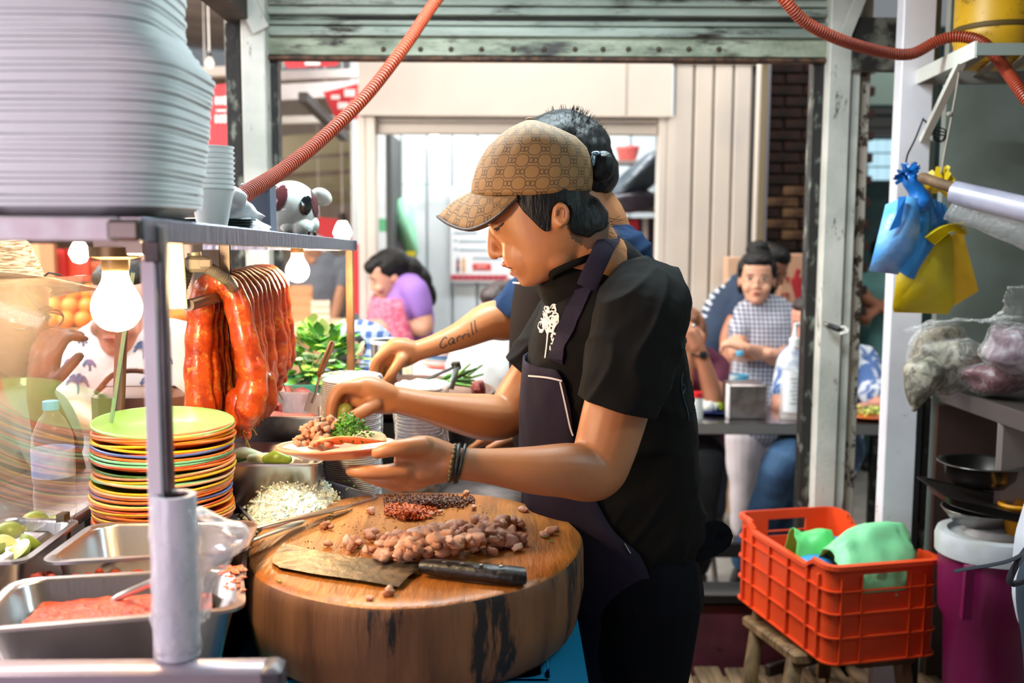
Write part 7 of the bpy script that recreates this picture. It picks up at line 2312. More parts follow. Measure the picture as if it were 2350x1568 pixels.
# ------------------------------------------------------------------ people farther off
def person(label, Y, J, head, skin, shirt, bottoms, hair=None, hairx=(), shoes='#1a1718', k=1.0, vox=.009, sleeve=.5, group=None, faced=True, hands=True, longs=False, skirt=None, patterned=None, nec=None):
    """J: joint -> (px, py, depth offset); the figure is posed on these joints"""
    q = {n_: P(v[0], v[1], Y + (v[2] if len(v) > 2 else 0)) for n_, v in J.items()}
    gz = max(0, min(q['anL'].z, q['anR'].z) - .09)
    o = thing('person', label, 'person', (q['pel'].x, q['pel'].y, gz), group)
    M = HM(head[0], head[1], Y + (head[5] if len(head) > 5 else 0), head[2], head[3], 0, head[4])
    mb = MB(); head_mb(mb, M)
    sd = (q['shL'] - q['shR']); sd.z = 0; sd.normalize()
    top = (q['shL'] + q['shR']) / 2
    mb.limb([(M @ V((0, .018, .05)), .052 * k), (M @ V((0, .03, -.01)), .052 * k), (top + V((0, 0, .0)), .062 * k)], 14)
    def trunk(m_, g, hem=0):
        sp_ = [(q['pel'] + V((0, 0, -.05 - hem)), .155, .115), (q['pel'] + V((0, 0, .03)), .152, .115), (q['pel'].lerp(top, .35), .138, .105), (q['pel'].lerp(top, .7), .160, .115), (q['pel'].lerp(top, .9), .165, .10), (top + V((0, 0, .015)), .12, .07)]
        m_.tube([p for p, a, b in sp_], [((a * k + g), (b * k + g)) for p, a, b in sp_], 24, up=None if False else tuple(sd.cross(V((0, 0, 1)))), rnd=True)
    trunk(mb, 0)
    for s in 'LR':
        mb.limb([(q['sh' + s], .047 * k), (q['sh' + s].lerp(q['el' + s], .5), .045 * k), (q['el' + s], .038 * k), (q['el' + s].lerp(q['wr' + s], .4), .037 * k), (q['wr' + s], .024 * k)], 14)
        if hands:
            simple_hand(mb, q['wr' + s], q['ha' + s] - q['wr' + s] if 'ha' + s in q else (q['wr' + s] - q['el' + s]), V((0, -.3, 1)), k, .9, 1 if s == 'L' else -1)
        mb.limb([(q['hp' + s], .082 * k), (q['hp' + s].lerp(q['kn' + s], .5), .072 * k), (q['kn' + s], .052 * k), (q['kn' + s].lerp(q['an' + s], .4), .05 * k), (q['an' + s], .034 * k)], 14)
        ft = V((q['an' + s].x, q['an' + s].y, gz))
        fd = (q['fo' + s] - q['an' + s]) if 'fo' + s in q else V((-.05, -.12, 0)); fd.z = 0
        fd.normalize()
        mb.limb([(ft + V((0, 0, .045)), .033 * k), (ft + fd * .1 + V((0, 0, .028)), .026 * k), (ft + fd * .17 + V((0, 0, .02)), .018 * k)], 10)
    flesh('body', mb, skin, o, vox * .62, 3)
    mb = MB(); trunk(mb, .014, .02)
    for s in 'LR':
        e = q['sh' + s].lerp(q['el' + s], min(1, sleeve))
        mb.limb([(q['sh' + s] + (top - q['sh' + s]) * .3, .066 * k), (q['sh' + s], .062 * k), (e, .056 * k)] + ([(q['el' + s].lerp(q['wr' + s], .8), .042 * k)] if longs else []), 16)
    sh_ = flesh('shirt', mb, shirt, o, vox, 4, disp=lambda c: .005 * noise.noise(c * 13))
    mb = MB()
    mb.ell(q['pel'] + V((0, 0, -.02)), (.15 * k, .125 * k, .12 * k), rotz(math.atan2(sd.y, sd.x)), 20, 12)
    for s in 'LR':
        mb.limb([(q['hp' + s], .10 * k), (q['hp' + s].lerp(q['kn' + s], .5), .088 * k), (q['kn' + s], .070 * k), (q['kn' + s].lerp(q['an' + s], .5), .064 * k), (q['an' + s].lerp(q['kn' + s], .08), .060 * k)], 16)
    flesh('trousers' if skirt is None else 'skirt', mb, bottoms, o, vox, 4, disp=lambda c: .006 * noise.noise(c * 11))
    for s in 'LR':
        ft = V((q['an' + s].x, q['an' + s].y, gz))
        fd = (q['fo' + s] - q['an' + s]) if 'fo' + s in q else V((-.05, -.12, 0)); fd.z = 0
        fd.normalize()
        if shoes:
            mb = MB(); mb.limb([(ft - fd * .03 + V((0, 0, .05)), .046 * k), (ft + fd * .07 + V((0, 0, .04)), .042 * k), (ft + fd * .17 + V((0, 0, .03)), .03 * k)], 12); obj('shoe', mb, mat('shoe ' + shoes, shoes, .5), o)
    if hair:
        hairdo('hair', o, M, hair, hairx, vox=vox * .8)
    if faced:
        face_bits(o, M)
    return o, M, q, sh_

def legs(px, Y, hip=1150, spread=26, gz=None):
    z0 = P(px, 1000, Y)
    out = {}
    for s, d in (('L', 1), ('R', -1)):
        out['hp' + s] = (px + d * spread, hip)
    return out
def standing(px, top_y, Y, lean=0, face=1):
    """joints of an upright figure whose shoulders sit at top_y; legs run down to the floor"""
    f_ = F / Y
    J = {'pel': (px - lean, top_y + .50 * f_), 'shL': (px + .175 * f_, top_y), 'shR': (px - .175 * f_, top_y)}
    for s, d in (('L', 1), ('R', -1)):
        J['hp' + s] = (px - lean + d * .085 * f_, top_y + .56 * f_)
        zf = pix((P(px, 784, Y).x, Y, .09))[1]
        J['kn' + s] = (px - lean + d * .09 * f_, (top_y + .56 * f_ + zf) / 2, -.02)
        J['an' + s] = (px - lean + d * .09 * f_, zf, 0)
    return J

# woman in the pink apron, seen from the side
Yp = 5.0
J = standing(925, 668, Yp)
J.update({'shL': (955, 672, -.15), 'shR': (912, 668, .17), 'elL': (975, 752, -.18), 'wrL': (905, 752, -.2), 'haL': (880, 745, -.2), 'elR': (890, 750, .15), 'wrR': (880, 745, -.05), 'haR': (872, 740, -.1), 'pel': (932, 890)})
M_pinkap = mat('pink_check_apron', '#c9506e', .8, var='#e08aa0', vs=60)
ow, Mw, qw, shw = person('woman in a pink apron over a lilac blouse standing by the white shop', Yp, J, (893, 632, -70, 18, 1.05), mat('fair_tan_skin', '#d09a80', .5, sss=.1), mat('lilac_blouse', '#8f6bb8', .8), mat('indigo_skirt', '#2c3350', .8), M_hair,
    [((0, .10, .10), (.07, .07, .075)), ((0, .14, .04), (.065, .055, .08)), ((.0, .15, -.03), (.05, .045, .07)), ((0, -.075, .175), (.05, .03, .035)), ((0, .02, .15), (.09, .1, .09))], k=1.08)
mb = MB(); top = (qw['shL'] + qw['shR']) / 2
rows = []
for i_ in range(14):
    z_ = top.z - .02 - .062 * i_
    rx = np.interp(i_, [0, 2, 5, 9, 13], [.17, .20, .205, .21, .22])
    tm = R(np.interp(i_, [0, 3, 13], [92, 108, 122]))
    rows.append([V((qw['pel'].x - rx * math.cos(t_), qw['pel'].y + .245 * math.sin(t_), z_)) for t_ in [-tm + 2 * tm * k_ / 16 for k_ in range(17)]])
mb.rings(rows, False, False, False); obj('apron', mb, M_pinkap, ow, True, solid=.004)
mb = MB(); mb.ell(qw['wrL'] + V((-.075, .02, .01)), (.035, .03, .03)); tag(obj('small_pot', mb, mat('pale_pot', '#c6d0da', .3)), 'small pale cup held by the woman in the pink apron', 'cup')

# man in grey in the far aisle
Ym = 6.6
J = standing(736, 612, Ym); f_ = F / Ym
J.update({'elL': (778, 690, -.1), 'wrL': (765, 745, -.25), 'elR': (700, 690, -.1), 'wrR': (716, 740, -.25)})
person('blurred man in a grey shirt and pale cap standing in the bright aisle', Ym, J, (722, 580, -30, 10, 1.0), mat('mid_skin', '#c08a6a', .5), mat('grey_shirt', '#6f7680', .8), mat('dim_trousers', '#4a4a55', .8), mat('pale_cap', '#d9d4cc', .7))
# seated person in white with long dark hair, behind the griddle
Yw = 3.35
J = {'pel': (1100, 985, .05), 'shL': (1165, 800, -.08), 'shR': (1085, 795, .12), 'elL': (1175, 905, -.12), 'wrL': (1130, 960, -.2), 'elR': (1075, 900, .1), 'wrR': (1060, 950, -.05),
     'hpL': (1130, 1000, -.1), 'hpR': (1085, 1000, .1), 'knL': (1000, 1010, -.15), 'knR': (985, 1010, .1), 'anL': (1010, 1330, -.1), 'anR': (1000, 1330, .1)}
person('seated customer in a white tee with long dark hair behind the griddle', Yw, J, (1168, 720, -60, 15, 1.0), mat('fair_tan_skin', '#d09a80', .5), mat('white_tee', '#c9c9c8', .8), mat('blue_jeans', '#33456a', .8), mat('dark_brown_hair', '#2a1a1c', .5), [((0, .06, .03), (.075, .06, .1)), ((.0, .07, -.06), (.07, .05, .1)), ((-.05, .0, -.01), (.03, .05, .08))])
mb = MB(); mb.box(P(1090, 1040, Yw + .05), (.3, .3, .03), None, .01); stx = thing('customer_stool', 'plain stool under the customer in the white tee', 'stool', P(1090, 1040, Yw + .05)); obj('seat', mb, M_black, stx)
for dx in (-.12, .12):
    for dy in (-.12, .12):
        c = P(1090, 1040, Yw + .05); mb = MB(); mb.tube([(c.x + dx, c.y + dy, 0), (c.x + dx, c.y + dy, c.z)], .013, 8); obj('leg', mb, M_black, stx)
# person in a blue check shirt at the counter
Yc2 = 3.3
J = {'pel': (838, 990, .05), 'shL': (868, 800, .0), 'shR': (800, 800, .1), 'elL': (872, 900, -.1), 'wrL': (850, 955, -.2), 'elR': (790, 900, .0), 'wrR': (800, 950, -.1),
     'hpL': (850, 1000, -.1), 'hpR': (820, 1000, .1), 'knL': (800, 1020, -.25), 'knR': (770, 1020, -.1), 'anL': (800, 1340, -.2), 'anR': (770, 1340, -.1)}
def check(name, c1, c2, s):
    mt, nt, b, out = _nt(name)
    tc_ = nt.nodes.new('ShaderNodeTexCoord'); sp_ = nt.nodes.new('ShaderNodeSeparateXYZ'); nt.links.new(tc_.outputs['Object'], sp_.inputs[0])
    fx = mth(nt, 'GREATER_THAN', mth(nt, 'SINE', mth(nt, 'MULTIPLY', sp_.outputs[0], s)), .1); fz = mth(nt, 'GREATER_THAN', mth(nt, 'SINE', mth(nt, 'MULTIPLY', sp_.outputs[2], s)), .1)
    nt.links.new(_mix(nt, mth(nt, 'MULTIPLY', mth(nt, 'ADD', fx, fz), .5), lin(c1), lin(c2)), b.inputs['Base Color']); b.inputs['Roughness'].default_value = .8
    return mt

# the small customer's head stays below the counter line: bent over a bowl
person('customer in a blue and white check shirt bent down behind the bunch of leaves', Yc2, J, (822, 838, -40, 50, .95), mat('fair_tan_skin', '#d09a80', .5), check('blue_check', '#33518c', '#c3cede', 170), mat('blue_jeans', '#33456a', .8), M_hair, vox=.01)

# customer in the straw hat behind the glass
Yh = 1.96
J = {'pel': (10, 1300, .1), 'shL': (95, 960, -.02), 'shR': (-170, 960, .1), 'elL': (150, 1085, -.12), 'wrL': (92, 905, -.17), 'haL': (100, 850, -.17), 'elR': (-200, 1150, 0), 'wrR': (-150, 1240, -.1),
     'hpL': (40, 1330, .05), 'hpR': (-60, 1330, .15), 'knL': (50, 1700, 0), 'knR': (-60, 1700, .1), 'anL': (40, 2060, 0), 'anR': (-60, 2060, .1)}
oh, Mh, qh, shh = person('customer in straw hat and glasses, hand to chin, behind the glass guard', Yh, J, (2, 722, 62, 2, 1.06), mat('brown_skin', '#6b4434', .5, sss=.1), mat('grey_green_tee', '#8c9a8c', .8), mat('blue_jeans', '#33456a', .8), vox=.008)
def weave():
    mt, nt, b, out = _nt('straw_weave')
    n1 = _noise(nt, 160, 2, .5, stretch=(.25, .25, 2.5)); n2 = _noise(nt, 30, 3)
    c = _mix(nt, _ramp(nt, n1.outputs[0], .42, .6), lin('#d9bf98'), lin('#8a6238')); nt.links.new(c, b.inputs['Base Color']); b.inputs['Roughness'].default_value = .75
    bp = nt.nodes.new('ShaderNodeBump'); bp.inputs['Strength'].default_value = .4; bp.inputs['Distance'].default_value = .004; nt.links.new(n1.outputs[0], bp.inputs['Height']); nt.links.new(bp.outputs[0], b.inputs['Normal'])
    return mt
M_straw = weave()
hc_ = Mh @ V((0, .005, .150))
HT = Matrix.Translation(hc_) @ Matrix.Rotation(R(-13), 4, 'Y') @ Matrix.Rotation(R(-9), 4, 'X')
mb = MB(); mb.lathe([(.001, .125), (.03, .122), (.058, .112), (.074, .09), (.084, .05), (.092, .0), (.094, -.004)], (0, 0, 0), 40, HT, sy=1.0); hat = obj('hat', mb, M_straw, oh, True, solid=.003)
mb = MB(); rings = []
for r_ in (.092, .115, .14, .165, .178):
    rings.append([HT @ V((r_ * 1.05 * math.cos(a_), r_ * math.sin(a_), -.004 - .008 * ((r_ - .09) / .09) + .030 * ((r_ - .09) / .09) ** 2 * abs(math.sin(a_)) ** 2 - .016 * ((r_ - .09) / .09) * math.cos(a_) ** 2)) for a_ in [2 * PI * i / 48 for i in range(48)]])
mb.rings(rings, False, False); obj('hat_brim', mb, mat('pale_straw', '#d9c6a8', .75, var='#b79a70', vs=90, stretch=(.3, .3, 2)), hat, True, solid=.003)
mb = MB(); mb.lathe([(.0945, -.002), (.0935, .012), (.0925, .012)], (0, 0, 0), 40, HT); mb.tube([HT @ V((.096, -.02, .004)), HT @ V((.12, -.03, .012)), HT @ V((.14, -.02, .004))], .002, 6); obj('hat_band', mb, mat('dark_band', '#2a2830', .7), hat)
# glasses
for s in (-1, 1):
    mb = MB(); mb.tube([Mh @ V((s * .033 + .023 * math.cos(a_), -.101, .110 + .016 * math.sin(a_))) for a_ in [2 * PI * i / 20 for i in range(21)]], .0022, 6); mb.tube([Mh @ V((s * .056, -.1, .114)), Mh @ V((s * .075, -.05, .114)), Mh @ V((s * .082, .005, .11))], .002, 6); obj('glasses_frame', mb, mat('dark_frame_brown', '#3a2420', .3), oh)
# customer in the palm-print shirt
Yq = 2.35
J = {'pel': (300, 1230, .1), 'shL': (415, 800, .0), 'shR': (215, 805, .05), 'elL': (440, 950, -.1), 'wrL': (360, 985, -.2), 'elR': (160, 940, -.05), 'wrR': (235, 985, -.2),
     'hpL': (330, 1260, .05), 'hpR': (250, 1260, .1), 'knL': (340, 1560, 0), 'knR': (250, 1560, .05), 'anL': (335, 1840, 0), 'anR': (250, 1840, .05)}
M_palm = mat('white_print_shirt', '#e6e6ec', .8)
oq, Mq, qq, shq = person('customer in a white shirt printed with blue palms standing behind the glowing bulb', Yq, J, (293, 705, -8, 4, .97), mat('rosy_skin', '#c48a78', .5), M_palm, mat('khaki_trousers', '#6a5f50', .8), M_hair, sleeve=.75, vox=.009)
trq = bvh(shq)
M_pp = mat('blue_palm_print', '#5a6c9c', .8)
rs = random.Random(15)
for cx_, cy_, r_ in ((178, 878, 26), (205, 838, 14), (190, 785, 10), (330, 800, 22), (345, 880, 24), (240, 900, 18), (300, 930, 20), (380, 830, 16), (160, 835, 12), (395, 900, 18)):
    st_ = []
    for k_ in range(9):
        a_ = R(180 + k_ * 22 + rs.uniform(-6, 6)); st_.append([(cx_, cy_), (cx_ + r_ * .6 * math.cos(a_), cy_ + r_ * .6 * math.sin(a_) - 3), (cx_ + r_ * math.cos(a_), cy_ + r_ * math.sin(a_) + r_ * .35)])
    st_.append([(cx_, cy_), (cx_ + 2, cy_ + r_ * .5), (cx_ + 1, cy_ + r_)])
    ink('palm_print', st_, .004, trq, M_pp, oq, .0025, 3)
mb = MB(); bx = P(320, 940, 2.12); mb.box(bx, (.19, .07, .10), rotz(.1), .02); mb.tube(spl([bx + V((-.08, -.03, .04)), bx + V((-.03, -.04, .085)), bx + V((.04, -.04, .085)), bx + V((.08, -.03, .04))], 5), .006, 8); tag(obj('brown_bag', mb, mat('brown_leather', '#7a5648', .5)), 'brown leather bag held in front of the palm-print shirt', 'bag')

# the customers at the steel table on the right
M_sk1 = mat('tan_skin_b', '#b87a5c', .5, sss=.1)
M_sk2 = mat('light_tan_skin', '#d8a184', .5, sss=.12)
Yx = 4.45
J = standing(1752, 718, Yx)
J.update({'shL': (1800, 722, 0), 'shR': (1712, 720, .02), 'elL': (1788, 822, -.1), 'wrL': (1715, 800, -.22), 'haL': (1685, 790, -.2), 'elR': (1690, 812, -.1), 'wrR': (1765, 812, -.2), 'haR': (1790, 812, -.16), 'pel': (1752, 930)})
M_blouse = check('white_navy_pattern', '#c9ccd8', '#2a3154', 330)
person('young woman in a navy and white checked blouse with folded arms', Yx, J, (1737, 640, -14, -2, 1.0), M_sk2, M_blouse, mat('white_trousers', '#cfc9cf', .8), M_hair, [((.02, .06, .215), (.045, .045, .04)), ((0, .03, .175), (.08, .08, .066)), ((.064, -.008, .155), (.024, .05, .046)), ((-.064, -.008, .155), (.024, .05, .046)), ((0, .06, .245), (.055, .05, .04)), ((.07, .05, .10), (.02, .04, .06)), ((-.07, .05, .10), (.02, .04, .06))], k=.92, vox=.007)
Yy = 4.75
J = standing(1672, 690, Yy)
J.update({'shL': (1722, 668, -.1), 'shR': (1690, 672, .2), 'pel': (1625, 800), 'elL': (1672, 770, -.15), 'wrL': (1672, 850, -.2), 'elR': (1700, 780, .2), 'wrR': (1700, 850, .15), 'hpL': (1630, 830, -.08), 'hpR': (1625, 830, .1), 'knL': (1640, 1000, -.08), 'knR': (1640, 1000, .1), 'anL': (1640, 1180, -.08), 'anR': (1640, 1180, .1)})
J['anL'] = (1640, pix((0.9, Yy, .09))[1], -.08); J['anR'] = (1640, pix((0.9, Yy, .09))[1], .1)
oy, My, qy, shy = person('man in a navy tee with white lettering stooping behind the woman with folded arms', Yy, J, (1762, 612, 40, 30, 1.0), M_sk1, mat('navy_tee_b', '#22344c', .85), mat('dark_jeans', '#242a3a', .8), M_hair, vox=.009)
tr_y = bvh(shy)
ink('shirt_lettering', [[(1668, 646), (1676, 640)], [(1655, 655), (1663, 660)], [(1640, 662), (1650, 672)], [(1628, 676), (1640, 684)], [(1620, 690), (1634, 700)], [(1612, 705), (1628, 712)], [(1606, 722), (1622, 728)], [(1604, 738), (1618, 742)], [(1648, 660), (1640, 672)], [(1632, 684), (1626, 698)]], .014, tr_y, mat('white_lettering', '#c3ccd6', .8), oy, .003)
# praying woman in maroon
Yz = 4.0
J = {'pel': (1575, 1010, .05), 'shL': (1640, 845, .05), 'shR': (1545, 845, .0), 'elL': (1640, 925, -.2), 'wrL': (1607, 805, -.24), 'haL': (1580, 745, -.23), 'elR': (1560, 925, -.2), 'wrR': (1582, 808, -.22), 'haR': (1572, 745, -.22),
     'hpL': (1600, 1030, .0), 'hpR': (1550, 1030, 0), 'knL': (1620, 1060, -.35), 'knR': (1560, 1060, -.35), 'anL': (1596, 1310, -.25), 'anR': (1535, 1310, -.3), 'foL': (1590, 1360, -.4), 'foR': (1530, 1350, -.45)}
oz, Mz, qz, shz = person('seated woman in a maroon top with hands clasped before her face', Yz, J, (1572, 770, -20, 18, 1.0), M_sk1, mat('maroon_top', '#5c1836', .8), mat('black_skirt', '#141216', .85), mat('auburn_hair', '#7a4a2a', .5), [((0, .04, .10), (.085, .08, .09))], shoes='#3a241c', vox=.008, skirt=True)
ctr = qz['wrL']
mb = MB(); mb.tube([ctr + V((.03 * math.cos(a_), .03 * math.sin(a_), .004 * math.sin(a_) - .012)) for a_ in [2 * PI * i / 20 for i in range(21)]], [(.008, .003)] * 21, 8, up=(0, 0, 1)); mb.box(ctr + V((.005, -.033, -.012)), (.026, .01, .026), None, .004); obj('watch', mb, mat('dark_watch', '#2a2c30', .3, .5), oz)
mb = MB(); mb.ell(P(1592, 748, Yz - .26), (.008, .006, .007)); obj('ring', mb, M_steel, oz)
# person in the tie-dyed shirt, mostly behind the door post
Yv = 4.02
J = {'pel': (1890, 1010, .1), 'shL': (1985, 830, .05), 'shR': (1820, 830, .0), 'elL': (2015, 940, -.15), 'wrL': (1930, 955, -.32), 'elR': (1790, 935, -.15), 'wrR': (1850, 955, -.32),
     'hpL': (1930, 1030, .05), 'hpR': (1860, 1030, 0), 'knL': (1880, 1060, -.45), 'knR': (1800, 1055, -.45), 'anL': (1760, 1290, -.1), 'anR': (1705, 1300, -.15), 'foL': (1730, 1330, -.3), 'foR': (1690, 1335, -.3)}
ov, Mv, qv, shv = person('seated customer in a blue and white tie-dyed shirt half hidden by the right door post', Yv, J, (1862, 742, -35, 5, 1.0), mat('pinkish_skin', '#d09078', .5), mat('tie_dye', '#dfe6f0', .8, var='#4a6ca6', vs=11, vlo=.46, vhi=.56, distort=1.4), mat('faded_jeans', '#41648a', .8, var='#2c4468', vs=8), mat('dark_brown_hair', '#2a1a1c', .5), shoes='#221d1e', sleeve=.7, vox=.008)
mb = MB(); mb.limb([(qv['pel'] + V((-.02, -.12, -.02)), .12), (qv['pel'] + V((-.06, -.2, -.03)), .10)], 14); obj('jacket', mb, mat('dark_navy_cloth', '#131a2c', .8), ov)
# passer-by glimpsed through the gap
Ye = 6.2
J = standing(2025, 640, Ye); J.update({'elL': (2050, 690, -.1), 'wrL': (2010, 712, -.2), 'elR': (1992, 690, -.1), 'wrR': (2035, 715, -.2)})
person('passer-by in a pale teal top glimpsed between the right posts', Ye, J, (2030, 580, 150, 0, 1.0), M_sk1, mat('teal_top', '#6fa5a0', .8), mat('dim_green_trousers', '#3a5548', .8), M_hair, faced=False)
# worker at the right edge: white shirt, dark apron tie and jeans, cropped by the frame
Yr = 1.75
J = {'pel': (2500, 1295, .05), 'shL': (2640, 900, -.1), 'shR': (2540, 900, .2), 'elL': (2700, 1150, -.2), 'wrL': (2800, 1250, -.2), 'elR': (2620, 1150, .25), 'wrR': (2680, 1260, .2), 'hpL': (2480, 1340, -.1), 'hpR': (2470, 1340, .12), 'knL': (2470, 1760, -.1), 'knR': (2460, 1760, .1), 'anL': (2470, 2160, -.1), 'anR': (2460, 2160, .1)}
orr, Mr, qr, shr = person('worker in a white shirt, apron tie and jeans cut off by the right edge', Yr, J, (2620, 640, 60, 10, 1.0), M_sk1, mat('white_work_shirt', '#d5d2da', .8), mat('slate_jeans', '#2c3a4a', .8, var='#22303e', vs=20), M_hair, vox=.01)
mb = MB(); mb.tube(spl([P(2365, 1262, 1.58), P(2320, 1286, 1.57), P(2270, 1298, 1.57), P(2225, 1305, 1.575), P(2190, 1312, 1.58)], 5), [(.002, .006)] * 21, 8, up=(0, 1, 0)); obj('apron_tie', mb, mat('navy_tie', '#10131f', .8), orr)
mb = MB(); mb.tube(spl([P(2365, 1250, 1.58), P(2330, 1300, 1.57), P(2318, 1340, 1.58), P(2360, 1330, 1.57)], 5), [(.003, .010)] * 16, 8, up=(0, 1, 0)); obj('apron_tie', mb, MATS['navy_tie'], orr)

# ================================================================== steel table and what stands on it
Yt = 3.55
tb = thing('steel_table', 'long steel table with a black foot rail where customers sit', 'table', (P(1720, 985, Yt).x, Yt + .25, 0))
zt3 = P(1715, 972, Yt).z
xa, xb = P(1480, 985, Yt).x, P(2120, 985, Yt).x
mb = MB(); mb.box(((xa + xb) / 2, Yt + .2, zt3 - .002), (xb - xa, .40, .004)); obj('table_top', mb, mat('shiny_table_steel', '#b8b4b8', .2, 1), tb)
mb = MB(); mb.box(((xa + xb) / 2, Yt + .004, zt3 - .022), (xb - xa, .008, .04), None, .003); obj('front_edge', mb, mat('grey_table_edge', '#97979a', .4, .7), tb)
for x in (xa + .04, xb - .04):
    for y in (Yt + .04, Yt + .36):
        mb = MB(); mb.box((x, y, zt3 / 2 - .02), (.035, .035, zt3 - .04)); obj('leg', mb, M_black, tb)
zr_ = P(1620, 1262, Yt + .05).z
mb = MB(); mb.box(((xa + xb) / 2, Yt + .05, zr_), (xb - xa, .03, .05)); obj('foot_rail', mb, mat('black_rail', '#151314', .5), tb)
def on_table(px, py_b, Y):
    c = P(px, py_b, Y); return V((c.x, Y, zt3))
YA = Yt + .14
base = on_table(1695, 900, Yt + .30)
bottle('water_bottle', 'clear water bottle with a pale blue label behind the steel napkin box', base, P(1695, 806, Yt + .3).z - zt3, m(22, Yt + .3), mat('sky_cap', '#5fb6dd', .4), mat('cyan_label', '#4bb0d8', .5, var='#dff0f6', vs=14, vlo=.5, vhi=.56), capr=.4)
nb_ = thing('napkin_box', 'square brushed steel napkin box on the table', 'napkin box', on_table(1717, 960, Yt + .08))
c = on_table(1717, 960, Yt + .08)
wN, hN = m(86, Yt + .08), P(1717, 884, Yt + .08).z - zt3
mb = MB(); mb.box((c.x, c.y + wN / 2, zt3 + hN / 2), (wN, wN, hN), None, .004); obj('box_body', mb, M_steel2, nb_)
mb = MB(); mb.box((c.x - wN / 2 - .004, c.y + .02, zt3 + hN / 2), (.006, .05, hN * .98), None, .001); obj('napkins', mb, mat('white_napkin', '#e8e4e6', .8), nb_)
so = thing('soap_pump', 'clear pump bottle with a white pump and printed label on the table', 'pump bottle', on_table(1818, 965, Yt + .08))
c = on_table(1818, 965, Yt + .08)
r_, h_ = m(30, Yt + .08), P(1818, 795, Yt + .08).z - zt3
mb = MB(); mb.lathe([(.001, .001), (r_, 0), (r_ * 1.02, .02), (r_, h_ * .6), (r_ * .8, h_ * .8), (r_ * .4, h_ * .93), (r_ * .36, h_)], c, 24, sy=.7); obj('bottle_body', mb, film('soap_plastic', '#e8eef0', .32, .1, .8, .1, 60), so, True)
mb = MB(); mb.lathe([(r_ * .85, h_ * .12), (r_ * .85, h_ * .68)], c + V((0, -.012, 0)), 24, sy=.7); obj('label_band', mb, mat('white_label', '#e3e6ea', .5), so, solid=.0006)
mb = MB()
for k_ in range(7):
    mb.box(c + V((0, -r_ * .6 - .0145, h_ * (.58 - .055 * k_))), (r_ * (1.0 - .15 * (k_ % 3)), .001, .0028))
obj('label_text', mb, mat('grey_text', '#8a929a', .6), so)['kind'] = 'stuff'
mb = MB(); mb.box(c + V((r_ * .35, -r_ * .52 - .014, h_ * .2)), (r_ * .3, .001, h_ * .13)); obj('label_mark', mb, mat('blue_mark', '#4a6fb5', .6), so)
mb = MB(); mb.lathe([(r_ * .42, 0), (r_ * .42, .03), (r_ * .2, .034), (r_ * .12, .075)], c + V((0, 0, h_)), 14); mb.tube(spl([c + V((0, 0, h_ + .072)), c + V((0, 0, h_ + .082)), c + V((.03, 0, h_ + .082)), c + V((.045, 0, h_ + .072))], 4), .005, 8, rnd=True); obj('pump', mb, mat('pump_white', '#eef0f2', .35), so)
ss = thing('salt_shaker', 'small clear shaker with a red cap by the cook\'s back', 'shaker', on_table(1599, 955, Yt + .1))
c = on_table(1599, 955, Yt + .1); r_ = m(15, Yt); h_ = P(1599, 912, Yt + .1).z - zt3
mb = MB(); mb.lathe([(.001, 0), (r_, 0), (r_, h_ * .5), (r_ * .85, h_)], c, 18); obj('jar', mb, mat('cloudy_jar', '#d5d8d6', .3), ss)
mb = MB(); mb.lathe([(r_ * .95, h_), (r_ * .95, h_ + .02), (.001, h_ + .022)], c, 18); obj('cap', mb, mat('red_cap', '#d01f2a', .35), ss)
dp = bpy.data.objects.new('plate', plate_mb(.075).mesh('plate')); COL.objects.link(dp); dp.data.materials.append(mat('navy_plate', '#1c2f6b', .3)); dp.location = on_table(1638, 940, Yt + .2); tag(dp, 'small navy plate with lime and onion on the steel table', 'plate')
rs = random.Random(1)
for i, (x, y, r_, cl_n) in enumerate([(1622, 925, .022, 'w'), (1636, 922, .018, 'w'), (1650, 930, .016, 'g'), (1630, 932, .014, 'g'), (1612, 915, .022, 'w')]):
    mb = lump(r_, i + 2.5, 10); c = on_table(1638, 940, Yt + .2) + V((m(x - 1636, Yt), .01 * i - .02, .028)); mb.v = [tuple(V(p) + c) for p in mb.v]
    tag(obj('lime_wedge' if cl_n == 'g' else 'onion_piece', mb, mat('yellow_green_lime', '#b6cc3c', .4) if cl_n == 'g' else mat('white_onion_piece', '#e8e8e0', .4), None), ('green lime wedge %s on the navy plate' % ('at the right' if i == 2 else 'in the middle')) if cl_n == 'g' else 'white onion piece %s on the navy plate' % ['at the front left', 'in the middle', '', '', 'at the far left'][i], 'garnish')
op = bpy.data.objects.new('plate', plate_mb(.1).mesh('plate')); COL.objects.link(op); op.data.materials.append(MATS['melamine orange']); op.location = on_table(1998, 965, Yt + .12); tag(op, 'orange plate of food on the table in the gap between the right posts', 'plate')
mb = MB()
for k_ in range(60):
    u_, v_ = rs.gauss(0, .032), rs.gauss(0, .03); mb.ell(on_table(1998, 965, Yt + .12) + V((u_, v_, .016 + .02 * rs.random())), (.012, .009, .006), eul(rs.random(), rs.random(), rs.uniform(0, 6)), 6, 5)
tag(obj('salad', mb, mat('mixed_salad', '#c8cc6a', .5, var='#4d7a2c', vs=40, vlo=.5, vhi=.6), None), 'chopped salad heaped on the orange plate between the posts', 'food', kind='stuff')
